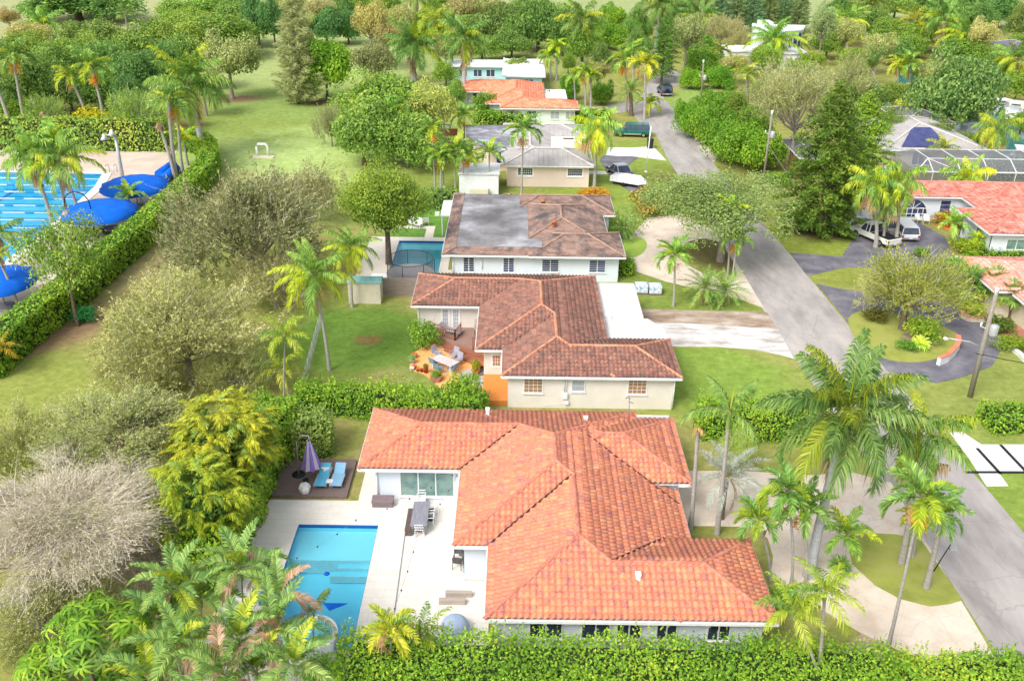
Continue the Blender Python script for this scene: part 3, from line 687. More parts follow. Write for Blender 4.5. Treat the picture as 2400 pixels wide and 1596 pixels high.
valleys(h1, [((-1.12, 39.3, 2.75), (3.45, 43.87, 4.12)), ((-2.95, 46.3, 2.75), (.5, 49.75, 3.78)), ((5.1, 37.05, 3.66), (8.15, 40.1, 2.75)), ((4.6, 48.7, 3.8), (9.6, 43.7, 2.31))], valm)
# ================= HOUSE 2 =================
h2 = thing('brown_tile_house', 'beige stucco house under weathered brown barrel tiles with orange ridge caps, behind the nearest house', 'house')
W2 = [Wing(-2.7, 7.26, 62.1, 76.75), Wing(-.7, 7.26, 58.05, 73), Wing(-.7, 12.0, 58.05, 64.2), Wing(-8.27, 4, 69.95, 76.8)]
roof_part(h2, W2, 'barrel', T2, CAP2)
walls(h2, [(-2.1, 6.8, 62.7, 76.2), (-.25, 11.5, 58.5, 63.7), (-7.7, 3, 70.5, 76.2)], 2.72, mt['offwhite'])
window(h2, 'S', 58.5, 1.55, 1.85, 1.25, 1.15, 'glasstan', nx=3, nz=3, fw=.07); window(h2, 'S', 58.5, 4.75, 1.85, .85, .85, 'glasspale', nz=1, nx=0, fw=.06); window(h2, 'S', 58.5, 8.95, 1.85, 1.25, 1.15, 'glasstan', nx=3, nz=3, fw=.07)
for s in (-.43, .43):
    window(h2, 'S', 70.5, -5.1 + s, 1.35, .42, 1.75, 'glasspale', nx=2, nz=4, fw=.17, name='french_door', sill=False)
window(h2, 'S', 62.7, -1.15, 1.6, .55, .9, 'glasstan', nx=2, nz=2, fw=.15, name='door', sill=False)
window(h2, 'E', 11.5, 61, 1.7, 1.4, 1.1, 'glasspale', nx=2, nz=2)
mb = MB(); mb.tube([(3.75, 58.42, 2.6), (3.75, 58.42, 1.25)], .03, 6); mb.tube([(3.9, 58.42, 2.6), (3.9, 58.42, 1.25)], .03, 6); mb.box(3.62, 4.0, 58.28, 58.49, .85, 1.3); mb.box(3.8, 4.1, 58.3, 58.49, .4, .62); mb.bar((3.7, 58.45, .3), (2.3, 58.45, .22), .02, .02)
mb.build('electric_meter', mt['white'], h2)
for x, y in ((-7.75, 70.4), (11.55, 58.42)): mb = MB(); mb.tube([(x, y, 2.6), (x, y, .1)], .05, 6); mb.build('downpipe', mt['trim'], h2)
mb = MB(); mb.box(-2.1, -.26, 58.7, 62.69, .02, .42); mb.build('porch_step', M('orange_step', (.72, .26, .06), .8), h2)
cp = thing('carport', 'flat white carport roof stained grey, joined to the east side of the brown-tile house', 'carport')
mb = MB(); mb.box(7.4, 10.6, 69.0, 76.1, 2.25, 2.45); mb.prism([(7.4, 64.3), (12.2, 64.3), (12.0, 67.0), (10.95, 68.98), (7.4, 68.98)], 2.15, 2.33)
mb.build('flat_roof', M('white_flat_roof', (.62, .60, .575), .8, c2=(.46, .42, .38), c3=(.68, .67, .66), scale=.45, lo=.32, hi=.55, sx=(1.5, .7, 1), detail=8), cp)
for (x, y) in ((10.4, 75.8), (10.7, 69.2), (11.9, 64.6)): mb = MB(); mb.box(x - .07, x + .07, y - .07, y + .07, 0, 2.2); mb.build('post', mt['white'], cp)
# ================= HOUSE 3 =================
h3 = thing('grey_flat_roof_house', 'white house with brown flat-tile hips around a grey stained flat roof, third along the street', 'house')
W3 = [Wing(-6.6, 9.3, 81.6, 100.3, cap=3.12), Wing(.2, 9.3, 84, 97), Wing(1.5, 10.45, 81.5, 88.2), Wing(-.6, 10.6, 93.7, 100.3), Wing(-6.59, 9.3, 81.62, 98, cap=3.13, foot=(-6.6, 2.2, 81.6, 98.5))]
W3 = W3[:4]
roof_part(h3, W3, 'slab', T3, CAP3, flatmat=FLAT3, rad=.13)
walls(h3, [(-5.7, 8.8, 82.2, 99.8), (2, 9.9, 82.2, 87.7), (1, 10.0, 94.2, 99.7)], 2.72, mt['bluewhite'])
for px, w in ((1098, .95), (1192, .95), (1290, 1.5), (1400, 1.45)):
    x = G(px, 625, 1.6)[0]; window(h3, 'S', 82.2, x, 1.6, w, 1.35 if w < 1 else 1.15, 'glassblue', mull=1, nz=5, fw=.07)
mb = MB()
for x in (-2.0, -1.6): pass
mb.tube([(-5.6, 82.1, 2.6), (-5.6, 82.1, .1)], .05, 6); mb.build('downpipe', mt['trim'], h3); mb = MB(); mb.tube([(-2.9, 82.1, 2.6), (-2.9, 82.1, 1.2)], .04, 6); mb.build('downpipe', mt['trim'], h3)
mb = MB(); x, y = G(1273, 470, 4); mb.lathe((x, y, 3.4), [(.22, 0), (.22, .5), (.3, .52), (.3, .62), (.0, .7)], 8); mb.build('roof_vent', mt['terracotta'], h3); mb = MB(); x, y = G(1298, 526, 4); mb.lathe((x, y, 3.8), [(.2, 0), (.2, .4), (.28, .42), (.28, .5), (0, .56)], 8); mb.build('roof_vent', mt['terracotta'], h3)
mb = MB(); mb.box(-7.7, -6.7, 94.3, 99.4, 2.2, 2.35); mb.box(-7.6, -7.5, 94.4, 94.5, 0, 2.2); mb.build('awning', mt['white'], h3)
# ================= HOUSE 4 pink =================
h4 = thing('metal_roof_house', 'pink stucco house with grey standing-seam metal roofs and a curved flat roof at its left', 'house')
def rect4(pts, z): 
    g = [G(a, b, z) for a, b in pts]; return g
print('H4', [tuple(round(v, 1) for v in G(a, b, 2.8)) for a, b in ((1176, 387), (1383, 391), (1380, 352), (1245, 349), (1184, 290), (1374, 320), (1365, 290), (1091, 293), (1092, 318))])
W4 = [Wing(-1.5, 9.7, 112.1, 119.8, z=2.8, sl=.30), Wing(-1.6, 5.6, 114.5, 133.5, z=2.81, sl=.25), Wing(1.0, 9.7, 126.8, 133.4, z=2.8, sl=.25)]
roof_part(h4, W4, 'metal', MET4, MET4L, rad=.14)
walls(h4, [(-.9, 9.2, 112.7, 119.2), (-1.0, 5, 118, 132.8), (2, 9.1, 127.4, 132.7), (4, 8.2, 119, 127.5)], 2.78, mt['pink'])
for px in (1231, 1347): window(h4, 'S', 112.7, G(px, 401, 1.9)[0], 1.9, 1.75, .85, 'glass', nx=6, nz=2, fw=.16)
mb = MB(); mb.prism([G(*p, 3.1) for p in ((1091, 293), (1200, 293), (1250, 330), (1176, 354), (1150, 352), (1118, 335), (1103, 322), (1092, 318))], 2.9, 3.08)
mb.build('flat_roof', FLAT4, h4)
mb = MB(); mb.prism([G(*p, 3.1) for p in ((1108, 298), (1195, 298), (1200, 345), (1150, 347), (1125, 336), (1110, 322))], -.05, 2.9); mb.build('curved_wall', mt['pink'], h4)
for px in (1113, 1119): pass
window(h4, 'S', G(1160, 347, 3.1)[1] - .02, G(1168, 365, 1.6)[0] + .3, 1.6, 1.0, 1.0, 'glass', nx=1)
mb = MB(); x, y = G(1305, 330, 4); mb.box(x - .7, x + .8, y - 1.0, y + 1.0, 2.4, 4.3); mb.build('chimney', mt['white'], h4)
mb = MB(); mb.box(4.2, 9.0, 119.9, 126.9, 2.3, 2.45); mb.build('courtyard_slab', mt['pink'], h4)
# ================= HOUSE 5 orange/mint =================
h5 = thing('orange_roof_house', 'pale mint house with bright orange tile roof behind the clipped hedge', 'house')
def Gx(px, py, z): return G(px, py, z)
a0 = [G(*p, 2.9) for p in ((1069, 213), (1141, 214), (1140, 239), (1166, 252), (1352, 257), (1346, 240), (1278, 232), (1272, 198), (1072, 194))]
print('H5', [(round(x, 1), round(y, 1)) for x, y in a0])
W5 = [Wing(-4.6, 4.8, 147.2, 163.5, z=2.8, sl=.3), Wing(-2.3, 4.8, 144, 158, z=2.8, sl=.29), Wing(-2.3, 9.8, 144, 149.4, z=2.8, sl=.29), Wing(-9.75, 1, 156.3, 164.2, z=2.8, sl=.28)]
roof_part(h5, W5, 'barrelfar', T5, CAP5, rad=.16)
walls(h5, [(-4.0, 4.2, 147.8, 163), (-9.2, 1, 156.9, 163.6), (-1.7, 9.2, 144.6, 148.9)], 2.88, mt['mint'])
for px in (1193, 1208, 1246, 1300, 1335): window(h5, 'S', 144.6, G(px, 268, 1.7)[0], 1.7, 1.3, 1.1, 'glassblue' if px == 1246 else 'glasspale', mull=1)
for px in (1106, 1120): window(h5, 'S', 156.9, G(px, 230, 1.7)[0], 1.7, 1.6, 1.3, 'glasspale', mull=1)
gs = thing('flat_roof_garage', 'small flat white roofed garage beside the orange-roof house', 'garage')
x, y = G(1300, 222, 2.6); mb = MB(); mb.box(x - 1.5, x + 1.6, y - 2.5, y + 3.5, -.05, 2.4); mb.build('wall', mt['white'], gs); mb = MB(); mb.box(x - 1.8, x + 1.9, y - 2.9, y + 3.9, 2.4, 2.65); mb.build('roof', WR, gs)
# ================= HOUSE 6 aqua with white roof =================
h6 = thing('white_roof_house', 'aqua blue house with low white standing-seam roof among palms, beyond the orange roof', 'house')
p = [G(*q, 3) for q in ((1055, 155), (1178, 152), (1262, 160), (1272, 140), (1060, 137))]; print('H6', [(round(x), round(y)) for x, y in p])
W6 = [Wing(-12.6, 0, 178.2, 185.6, z=3, sl=.12), Wing(-2.3, 5.3, 168.8, 187, z=3, sl=.13)]
roof_part(h6, W6, 'metal', WR, mt['trim'], rad=.14)
walls(h6, [(-12.0, 0, 178.8, 185), (-1.7, 4.7, 169.4, 186.4)], 2.98, mt['aqua'])
for px in (1085, 1120, 1150): window(h6, 'S', 178.8, G(px, 170, 1.7)[0], 1.7, 1.5, 1.2, 'glassblue', mull=1)
for px in (1205, 1238): window(h6, 'S', 169.4, G(px, 175, 1.7)[0], 1.5, 1.6, 1.8, 'glassblue', mull=1)
# ================= white modern house top right =================
h7 = thing('white_modern_house', 'two-storey white modern flat-roofed house with blue shutters, half hidden by palms', 'house')
x0, y0 = G(1790, 85, 6.5); x1, y1 = G(1895, 72, 6.5); print('H7', x0, y0, x1, y1, G(1765, 60, 6.5), G(1890, 58, 6.5))
mb = MB(); poly = [G(1762, 58, 6.4), G(1888, 62, 6.4), G(1882, 72, 6.4), G(1835, 80, 6.4), G(1766, 75, 6.4)]
cxm = sum(p[0] for p in poly) / 5; cym = sum(p[1] for p in poly) / 5
mb.prism([(cxm + (x - cxm) * .96, cym + (y - cym) * .96) for x, y in poly], -.05, 6.2); mb.build('wall', mt['white'], h7)
mb = MB(); mb.prism(poly, 6.2, 6.6); x, y = G(1768, 60, 6.6); mb.box(x, x + 2.5, y - 6, y - 2, 6.6, 8.0); mb.build('roof', WR, h7)
for px in (1866, 1888):
    a = G(1835, 80, 6.4); b = G(1882, 72, 6.4)
mb = MB()
A = Vector((*[cxm + (G(1835, 80, 6.4)[0] - cxm) * .96, cym + (G(1835, 80, 6.4)[1] - cym) * .96], 0)); Bq = Vector((*[cxm + (G(1882, 72, 6.4)[0] - cxm) * .96, cym + (G(1882, 72, 6.4)[1] - cym) * .96], 0))
dd = (Bq - A); nn = Vector((dd.y, -dd.x, 0)).normalized() * .06
for i, (t0, t1, z0, z1) in enumerate(((.38, .50, 3.4, 5.7), (.62, .78, 1.2, 5.2), (.86, .97, 3.2, 5.9))):
    mb.bar(A + dd * t0 + nn + Vector((0, 0, (z0 + z1) / 2)), A + dd * t1 + nn + Vector((0, 0, (z0 + z1) / 2)), .12, z1 - z0)
mb.build('shutter', mt['glassblue'], h7)
for (px, py, w, d, lab) in ((1738, 116, 3.2, 3.5, 'low white flat-roofed annex left of the modern house'), (1847, 118, 2.6, 5, 'white walled garage with arches in front of the modern house')):
    x, y = G(px, py, 3); t = thing('annex_building', lab, 'annex', (x, y, 0)); mb = MB(); mb.box(-w, w, -d, d, -.05, 3); mb.build('wall', mt['white'], t); mb = MB(); mb.box(-w - .3, w + .3, -d - .3, d + .3, 3, 3.25); mb.build('roof', WR, t)
    mb = MB(); mb.box(-w * .6, -w * .1, -d - .05, -d + .01, .1, 2.2); mb.box(w * .1, w * .6, -d - .05, -d + .01, .1, 2.2); mb.build('garage_door', mt['grey'], t)
# ================= right side houses =================
r1 = thing('arched_window_house', 'white house with pinkish red tile roof and a big arched window facing the parked cars', 'house')
print('R1', [tuple(round(v, 1) for v in G(a, b, 2.8)) for a, b in ((2207, 463), (2262, 463), (2268, 478), (2324, 494), (2190, 430), (2400, 430), (2244, 494), (2320, 548), (2400, 548), (2010, 450))])
W8 = [Wing(38.7, 60, 101.4, 107.4, z=2.8, sl=.28), Wing(50, 78, 96.6, 107.6, z=2.8, sl=.26), Wing(47.7, 70, 89.3, 97.3, z=2.8, sl=.30)]
roof_part(h8 := r1, W8, 'barrelfar', TR, CAPR, rad=.14)
walls(r1, [(39.3, 59, 101.9, 107), (50.6, 77, 97.2, 107), (48.3, 69, 89.9, 96.7)], 2.78, mt['bluewhite'])
window(r1, 'S', 89.9, G(2373, 567, 1.5)[0], 1.5, 1.9, 1.0, 'glassgreen', mull=1); window(r1, 'W', 48.3, 92.6, 1.6, 1.2, 1.2, 'glassgreen', mull=1)
window(r1, 'S', 101.9, 48.6, 1.5, 1.1, 1.5, 'glassblue', nz=2); window(r1, 'W', 39.3, 104, 1.6, 1.6, 1.2, 'glassblue', mull=2); window(r1, 'W', 50.6, 99.2, 1.3, .9, 1.6, 'glass')
mb = MB()
for q in range(8): mb.box(40.3, 42.7, 101.83 - (q % 2) * .015, 101.9, .05 + q * .27, .31 + q * .27)
mb.build('garage_door', mt['trim'], r1)
mb = MB(); ax, ay = 45.0, 101.85; pts = [(ax + 1.75 * math.cos(t), ay, .35 + 2.1 * math.sin(t)) for t in np.linspace(0, math.pi, 15)]
mb.add([(ax, ay, .35)] + pts, [(0, i + 1, i + 2) for i in range(14)]); wo = mb.build('arched_window', mt['glassblue'], r1)
mb = MB()
for i in range(14): mb.bar(Vector(pts[i]) + Vector((0, -.04, 0)), Vector(pts[i + 1]) + Vector((0, -.04, 0)), .08, .12)
for u in (-1.2, -.6, 0, .6, 1.2): mb.bar((ax + u, ay - .03, .35), (ax + u, ay - .03, 1.35 if u else 2.4), .05, .07)
for v in (.7, 1.35): mb.bar((ax - 1.75, ay - .04, v), (ax + 1.75, ay - .04, v), .05, .08)
for t in (.6, 1.05, 2.1, 2.55): mb.bar((ax, ay - .05, 1.35), (ax + 1.5 * math.cos(t), ay - .05, .35 + 1.9 * math.sin(t)), .04, .05)
mb.build('frame', mt['trim'], wo)
r2 = thing('salmon_tile_house', 'cream house with faded salmon tile roof at the right edge beside the dark loop driveway', 'house')
print('R2', [tuple(round(v, 1) for v in G(a, b, 2.8)) for a, b in ((2249, 606), (2290, 668), (2400, 692), (2400, 607), (2375, 725))])
W9 = [Wing(43.0, 66, 78.0, 84.9, z=2.8, sl=.26), Wing(41.9, 64, 72.5, 83.5, z=2.7, sl=.24)]
W9 = [Wing(41.4, 66, 74.5, 82.6, z=2.8, sl=.26), Wing(43.0, 66, 66, 77, z=2.6, sl=.24)]
roof_part(r2, W9, 'barrel', tilemat('faded_salmon_tile', [(0, (.66, .24, .18)), (.5, (.76, .34, .27)), (1, (.80, .42, .34))], grime=(.60, .22, .18), gscale=.8, glo=.55, ghi=.75), M('faded_cap', (.76, .38, .30), .8))
walls(r2, [(42.2, 65, 75.2, 82), (43.7, 65, 66.7, 76)], 2.7, mt['cream'])
window(r2, 'W', 42.2, 79, 1.5, 1.3, 1.3, 'glass', mull=1); window(r2, 'W', 43.7, 71.5, 1.4, 1.5, 1.5, 'glass', mull=1)
# screened pool enclosure + metal roof house with solar panels
r3 = thing('solar_roof_house', 'grey metal roofed house with dark blue solar panels behind the screened pool cage', 'house')
print('R3', [tuple(round(v, 1) for v in G(a, b, 2.8)) for a, b in ((2080, 345), (2110, 296), (2180, 350), (2192, 320), (2160, 385))])
W10 = [Wing(48.5, 62.5, 122, 140, z=2.8, sl=.28)]
roof_part(r3, W10, 'metal', MET4, MET4L, rad=.14); walls(r3, [(49.2, 61.8, 122.7, 139)], 2.78, mt['cream'])
mb = MB(); s_ = .28
def onS(x, d): return (x, 122 + d, 2.8 + s_ * d + .16)
mb.add([onS(51.0, .6), onS(57.5, .6), onS(56.5, 5.6), onS(54.0, 5.6)], [(0, 1, 2, 3)]); b_ = len(mb.v)
mb.add([tuple(Vector(v) - Vector((0, 0, .06))) for v in mb.v[:4]] + mb.v[:4], [(0, 1, 5, 4), (1, 2, 6, 5), (2, 3, 7, 6), (3, 0, 4, 7)])
mb.build('solar_panel', M('solar_cells', (.03, .04, .13), .2, c2=(.06, .07, .22), scale=1, spec=.8), r3)
window(r3, 'S', 122.7, 54, 1.5, 2.5, 1.6, 'glass', mull=2)
pc = thing('pool_cage', 'grey mesh screened pool enclosure with white frame bars', 'pool cage')
print('PC', [tuple(round(v, 1) for v in G(a, b, 2.6)) for a, b in ((2150, 393), (2400, 393), (2400, 362), (2200, 352))])
k = NT('screen_mesh'); k.b.inputs['Base Color'].default_value = (.20, .21, .24, 1); k.b.inputs['Roughness'].default_value = .9
tr = k.n('BsdfTransparent'); ms = k.n('MixShader'); ms.inputs[0].default_value = .58; k.l(tr.outputs[0], ms.inputs[1]); k.l(k.b.outputs[0], ms.inputs[2]); k.l(ms.outputs[0], k.out.inputs[0])
cx0, cx1, cy0, cy1 = 49.4, 72, 112.8, 121.6; top = 3.6
prof = [(cy0, 0), (cy0, 2.5), (cy0 + 2.2, top), (cy1 - 2.2, top), (cy1, 2.6)]
mb = MB(); v = [(cx0 + (2 if z > 3 else 0), y, z) for y, z in prof] + [(cx1, y, z) for y, z in prof]; mb.add(v, [(i, i + 1, i + 6, i + 5) for i in range(4)]); mb.add([v[1], v[2], v[3], v[4], (cx0, cy1, 0), (cx0, cy0, 0)], [(0, 1, 2, 3), (0, 3, 4, 5)])
mb.build('mesh_screen', k.m, pc)
mb = MB()
for x in np.arange(cx0 + 2, cx1, 3.4):
    for i in range(4): mb.bar((x, prof[i][0], prof[i][1] + .05), (x, prof[i + 1][0], prof[i + 1][1] + .05), .08, .07)
mb.bar((cx0, cy0, 2.5), (cx1, cy0, 2.5), .14, .14); mb.bar((cx0 + 2, prof[2][0], top), (cx1, prof[2][0], top), .08, .08); mb.bar((cx0 + 2, prof[3][0], top), (cx1, prof[3][0], top), .08, .08); mb.bar((cx0, cy0, 2.5), (cx0 + 2, prof[2][0], top), .1, .1)
mb.bar((cx0 + 2, prof[2][0], top), (cx0 + 5.4, prof[1][0], 2.55), .06, .06)
mb.build('frame', mt['trim'], pc)
for nm, px, py, w, d, rm, wm, lab, cat in (
    ('shingle_roof_house', 2150, 268, 3.8, 5, 'shing', 'cream', 'small house with slate grey shingle roof left of the big round tree', 'house'),
    ('timber_pergola', 1882, 346, 1.6, 4.6, 'flat', None, 'grey roofed pergola on red-brown posts left of the dark conifer', 'pergola'),
    ('distant_villa', 2375, 118, 7, 8, 'shing', 'white', 'distant house with slate roof and white terrace at the upper right edge', 'house')):
    x, y = G(px, py, 3); t = thing(nm, lab, cat, (x, y, 0))
    w8 = [Wing(-w, w, -d, d, z=2.8, sl=.3)]
    roof_part(t, w8, 'shingle', M('slate_shingle_' + nm, (.20, .19, .24), .8, c2=(.15, .14, .17), scale=2), MET4, rad=.14, name='roof')
    if wm: walls(t, [(-w + .6, w - .6, -d + .6, d - .6)], 2.78, mt[wm]); window(t, 'S', -d + .6, 0, 1.5, 1.6, 1.2, 'glass', mull=1)
    else:
        for (xx, yy) in ((-w + .3, -d + .3), (w - .3, -d + .3), (-w + .3, 0), (w - .3, 0), (-w + .3, d - .3), (w - .3, d - .3)):
            mb = MB(); mb.box(xx - .15, xx + .15, yy - .15, yy + .15, 0, 2.7); mb.build('post', mt['redwood'], t)
# ================= PROPS =================
def part(parent, name, fn, m, **kw):
    mb = MB(); fn(mb); return mb.build(name, m, parent, **kw)
def at(px, py, z=0.0): x, y = G(px, py, z); return (x, y, z)
# ---- loungers by the near pool ----
wd = MB(); wd.box(-14.55, -9.95, 47.15, 51.2, 0, .2); tag(wd.build('wood_deck', mt['wood']), 'weathered brown plank deck carrying the turquoise loungers', 'deck')
def lounger(label, loc, rz, m, group=None, frame='steel'):
    t = thing('sun_lounger', label, 'sun lounger', loc, rz, group)
    def sl(mb):
        mb.add([(-.33, -.95, .32), (.33, -.95, .32), (.33, .3, .36), (-.33, .3, .36), (-.33, 1.0, .72), (.33, 1.0, .72)], [(0, 1, 2, 3), (3, 2, 5, 4)])
        mb.add([(-.33, -.95, .28), (.33, -.95, .28), (.33, .3, .32), (-.33, .3, .32), (-.33, 1.0, .68), (.33, 1.0, .68)], [(3, 2, 1, 0), (4, 5, 2, 3)])
        mb.add([(-.33, -.95, .28), (.33, -.95, .28), (.33, -.95, .32), (-.33, -.95, .32)], [(0, 1, 2, 3)])
    part(t, 'sling', sl, m)
    part(t, 'frame', lambda mb: [mb.bar((x, -.95, .29), (x, .3, .33), .05, .05) or mb.bar((x, .3, .33), (x, 1.0, .70), .05, .05) for x in (-.36, .36)], mt[frame])
    for x in (-.34, .34):
        for y in (-.7, .4): part(t, 'leg', lambda mb: mb.bar((x, y, .3), (x, y + .05, 0), .05, .05), mt[frame])
    return t
lounger('turquoise lounger beside the closed purple umbrella, left one of two', (G(753, 1130, .5)[0], 48.7, .2), R(-3), mt['turq'])
lounger('pale blue lounger nearest the house wall, right one of two', (G(789, 1130, .5)[0], 48.75, .2), R(-2), M('paleblue_sling', (.26, .50, .72), .6))
def umb(label, loc, col, closed=True, name='patio_umbrella'):
    t = thing(name, label, 'umbrella', loc)
    def can(mb):
        n = 16
        for i in range(n):
            a0, a1 = 2 * math.pi * i / n, 2 * math.pi * (i + 1) / n
            r0 = .62 if i % 2 else .44; r1 = .44 if i % 2 else .62
            mb.add([(0.1 * math.cos(a0), .1 * math.sin(a0), 2.7), (.1 * math.cos(a1), .1 * math.sin(a1), 2.7), (r1 * math.cos(a1), r1 * math.sin(a1), .75), (r0 * math.cos(a0), r0 * math.sin(a0), .75)], [(0, 3, 2, 1)], 0 if i % 4 < 2 else 1)
    part(t, 'canopy', can, [col, mt['palefab']])
    part(t, 'pole', lambda mb: mb.tube([(-.9, .25, 0), (-.85, .25, 2.4), (-.5, .1, 3.0), (0, 0, 3.05), (.05, 0, 2.7)], .035, 6), mt['palefab'])
    part(t, 'base', lambda mb: mb.lathe((-.9, .25, 0), [(0, .09), (.4, .08), (.42, 0)], 12), mt['dark'])
    return t
umb('closed purple cantilever umbrella standing behind the loungers', (*G(732, 1118, .2), .2), mt['purple'])
def drum(label, px, py, z0, s=1.0):
    def f(mb): mb.lathe((0, 0, 0), [(0, .52), (.30, .52), (.38, .30), (.30, 0)], 6, sm=False)
    mb = MB(); f(mb); mb.v = [(x * s, y * s, z * s) for x, y, z in mb.v]; o = mb.build('side_table', mt['plastic_white']); x, y = G(px, py, z0); o.location = (x, y, z0); o.rotation_euler.z = .4
    tag(o, label, 'side table')
drum('white faceted drum table left of the turquoise lounger', 715, 1152, .2, 1.0); drum('white faceted drum table behind the purple umbrella and lounger', 765, 1110, .2, 1.1)
t = thing('small_table', 'low white table between the two loungers', 'side table', (*G(773, 1134, .3), .2)); part(t, 'top', lambda mb: mb.box(-.2, .2, -.2, .2, .3, .34), mt['trim'])
for sx in (-.17, .17):
    for sy in (-.17, .17): part(t, 'leg', lambda mb: mb.box(sx - .02, sx + .02, sy - .02, sy + .02, 0, .3), mt['trim'])
t = thing('plant_pot', 'dark green plant pot below the purple umbrella', 'plant pot', (*G(717, 1128, .3), .2)); part(t, 'pot', lambda mb: mb.lathe((0, 0, 0), [(.12, 0), (.2, .25), (0, .22)], 8), mt['dark'])
x, y = G(901, 1181, 0); sb = MB(); sb.box(-.62, .62, -.3, .3, 0, .58); sb.add([(-.66, -.34, .58), (.66, -.34, .58), (.66, .34, .66), (-.66, .34, .66), (-.66, -.34, .62), (.66, -.34, .62), (.66, .34, .72), (-.66, .34, .72)], [(0, 1, 5, 4), (4, 5, 6, 7), (1, 2, 6, 5), (2, 3, 7, 6), (3, 0, 4, 7)])
o = sb.build('storage_box', M('taupe_resin', (.22, .17, .18), .7, sx=(1, 1, 8), c2=(.18, .13, .14)), bevel=.02); o.location = (x, 46.2, .06); tag(o, 'taupe lidded resin storage box beneath the big window', 'storage box')
# dining table group
def table(label, loc, rz, w, l, m, name='dining_table', legm='grey', h=.75):
    t = thing(name, label, 'table', loc, rz); part(t, 'tabletop', lambda mb: mb.box(-w / 2, w / 2, -l / 2, l / 2, h - .05, h), m, bevel=.01)
    for sx in (-1, 1):
        for sy in (-1, 1): part(t, 'leg', lambda mb: mb.box(sx * (w / 2 - .1) - .04, sx * (w / 2 - .1) + .04, sy * (l / 2 - .15) - .04, sy * (l / 2 - .15) + .04, 0, h - .05), mt[legm])
    return t
x, y = G(985, 1203, .8); table('long grey wooden outdoor dining table on the white terrace', (x, y, .06), R(0), .95, 2.35, mt['greywood'])
x, y = G(960, 1218, .45); t = thing('bench', 'dark brown plank bench on the left side of the grey dining table', 'bench', (x + .02, y, .06)); part(t, 'seat', lambda mb: mb.box(-.2, .2, -1.05, 1.05, .38, .45), mt['brownwood'])
for sy in (-.9, .9): part(t, 'leg', lambda mb: mb.box(-.19, .19, sy - .1, sy + .1, 0, .379), mt['brownwood'])
def chair(label, loc, rz, m, seatm=None, group=None, arms=True, name='patio_chair', w=.5, backh=.9, legm=None, slats=0):
    legm = legm or m
    t = thing(name, label, 'chair', loc, rz, group); part(t, 'seat', lambda mb: mb.box(-w / 2 + .02, w / 2 - .02, -w / 2, w / 2 - .04, .40, .45), seatm or m)
    def bk(mb):
        if slats:
            for i in range(slats): mb.bar((-w / 2, w / 2 + .02 * i, .52 + (backh - .55) * i / (slats - 1)), (w / 2, w / 2 + .02 * i, .52 + (backh - .55) * i / (slats - 1)), .02, .07)
        else: mb.add([(-w / 2, w / 2 - .04, .45), (w / 2, w / 2 - .04, .45), (w / 2 - .04, w / 2 + .10, backh), (-w / 2 + .04, w / 2 + .10, backh), (-w / 2, w / 2, .45), (w / 2, w / 2, .45), (w / 2 - .04, w / 2 + .14, backh), (-w / 2 + .04, w / 2 + .14, backh)], [(0, 1, 2, 3), (7, 6, 5, 4), (3, 2, 6, 7), (0, 3, 7, 4), (2, 1, 5, 6)])
    part(t, 'backrest', bk, m)
    for sx in (-1, 1):
        for sy in (-1, 1): part(t, 'leg', lambda mb: mb.bar((sx * (w / 2 - .02), sy * (w / 2 - .03), .44), (sx * w / 2, sy * (w / 2 + .03), 0), .035, .035), legm)
        if arms: part(t, 'armrest', lambda mb: (mb.bar((sx * w / 2, -w / 2 + .05, .64), (sx * w / 2, w / 2, .66), .05, .03), mb.bar((sx * w / 2, -w / 2 + .05, .64), (sx * w / 2, -w / 2 + .03, .42), .03, .03)), m)
    return t
navy = M('navy_cushion', (.03, .06, .2), .8)
chair('white chair with navy seat at the near end of the grey table', (*G(983, 1241, .4), .06), R(180), mt['plastic_white'], navy, slats=3)
chair('white chair on the right side of the grey table, nearer one', (*G(1006, 1218, .4), .06), R(-85), mt['plastic_white'], mt['dark'], slats=3)
chair('white chair on the right side of the grey table, farther one', (*G(1009, 1200, .4), .06), R(-85), mt['plastic_white'], mt['dark'], slats=3)
chair('white chair at the far end of the grey table below the window', (*G(988, 1172, .4), .06), R(5), mt['plastic_white'], slats=3)
wick = M('dark_wicker', (.13, .12, .12), .8, c2=(.07, .07, .07), scale=12)
chair('dark wicker armchair nearest the teal pot under the eave', (*G(1073, 1317, .4), .06), R(170), wick, name='wicker_chair'); chair('dark wicker armchair farther under the eave corner', (*G(1075, 1292, .4), .06), R(5), wick, name='wicker_chair')
t = thing('round_side_table', 'small round metal table between the dark wicker chairs', 'side table', (*G(1086, 1303, .4), .06)); part(t, 'top', lambda mb: mb.lathe((0, 0, .5), [(0, .02), (.25, .02), (.25, 0), (0, 0)], 14), wick); part(t, 'leg', lambda mb: mb.tube([(0, 0, 0), (0, 0, .5)], .03, 6), wick)
t = thing('teal_pot', 'teal ceramic pot beside the wicker chair', 'plant pot', (*G(1092, 1340, .2), .06)); part(t, 'pot', lambda mb: mb.lathe((0, 0, 0), [(.10, 0), (.14, .2), (.12, .42), (.15, .48), (0, .44)], 12), M('teal_glaze', (.08, .32, .36), .3))
for i, (px, py, lab) in enumerate(((1075, 1388, 'low beige stone bench on the terrace, farther of two'), (1060, 1405, 'low beige stone bench on the terrace, nearer of two'))):
    x, y = G(px, py, .3); o = MB().box(-.7, .7, -.12, .12, 0, .30).build('stone_bench', M('beige_stone%d' % i, (.45, .38, .33), .9), bevel=.015); o.location = (x, y, .06); tag(o, lab, 'bench')
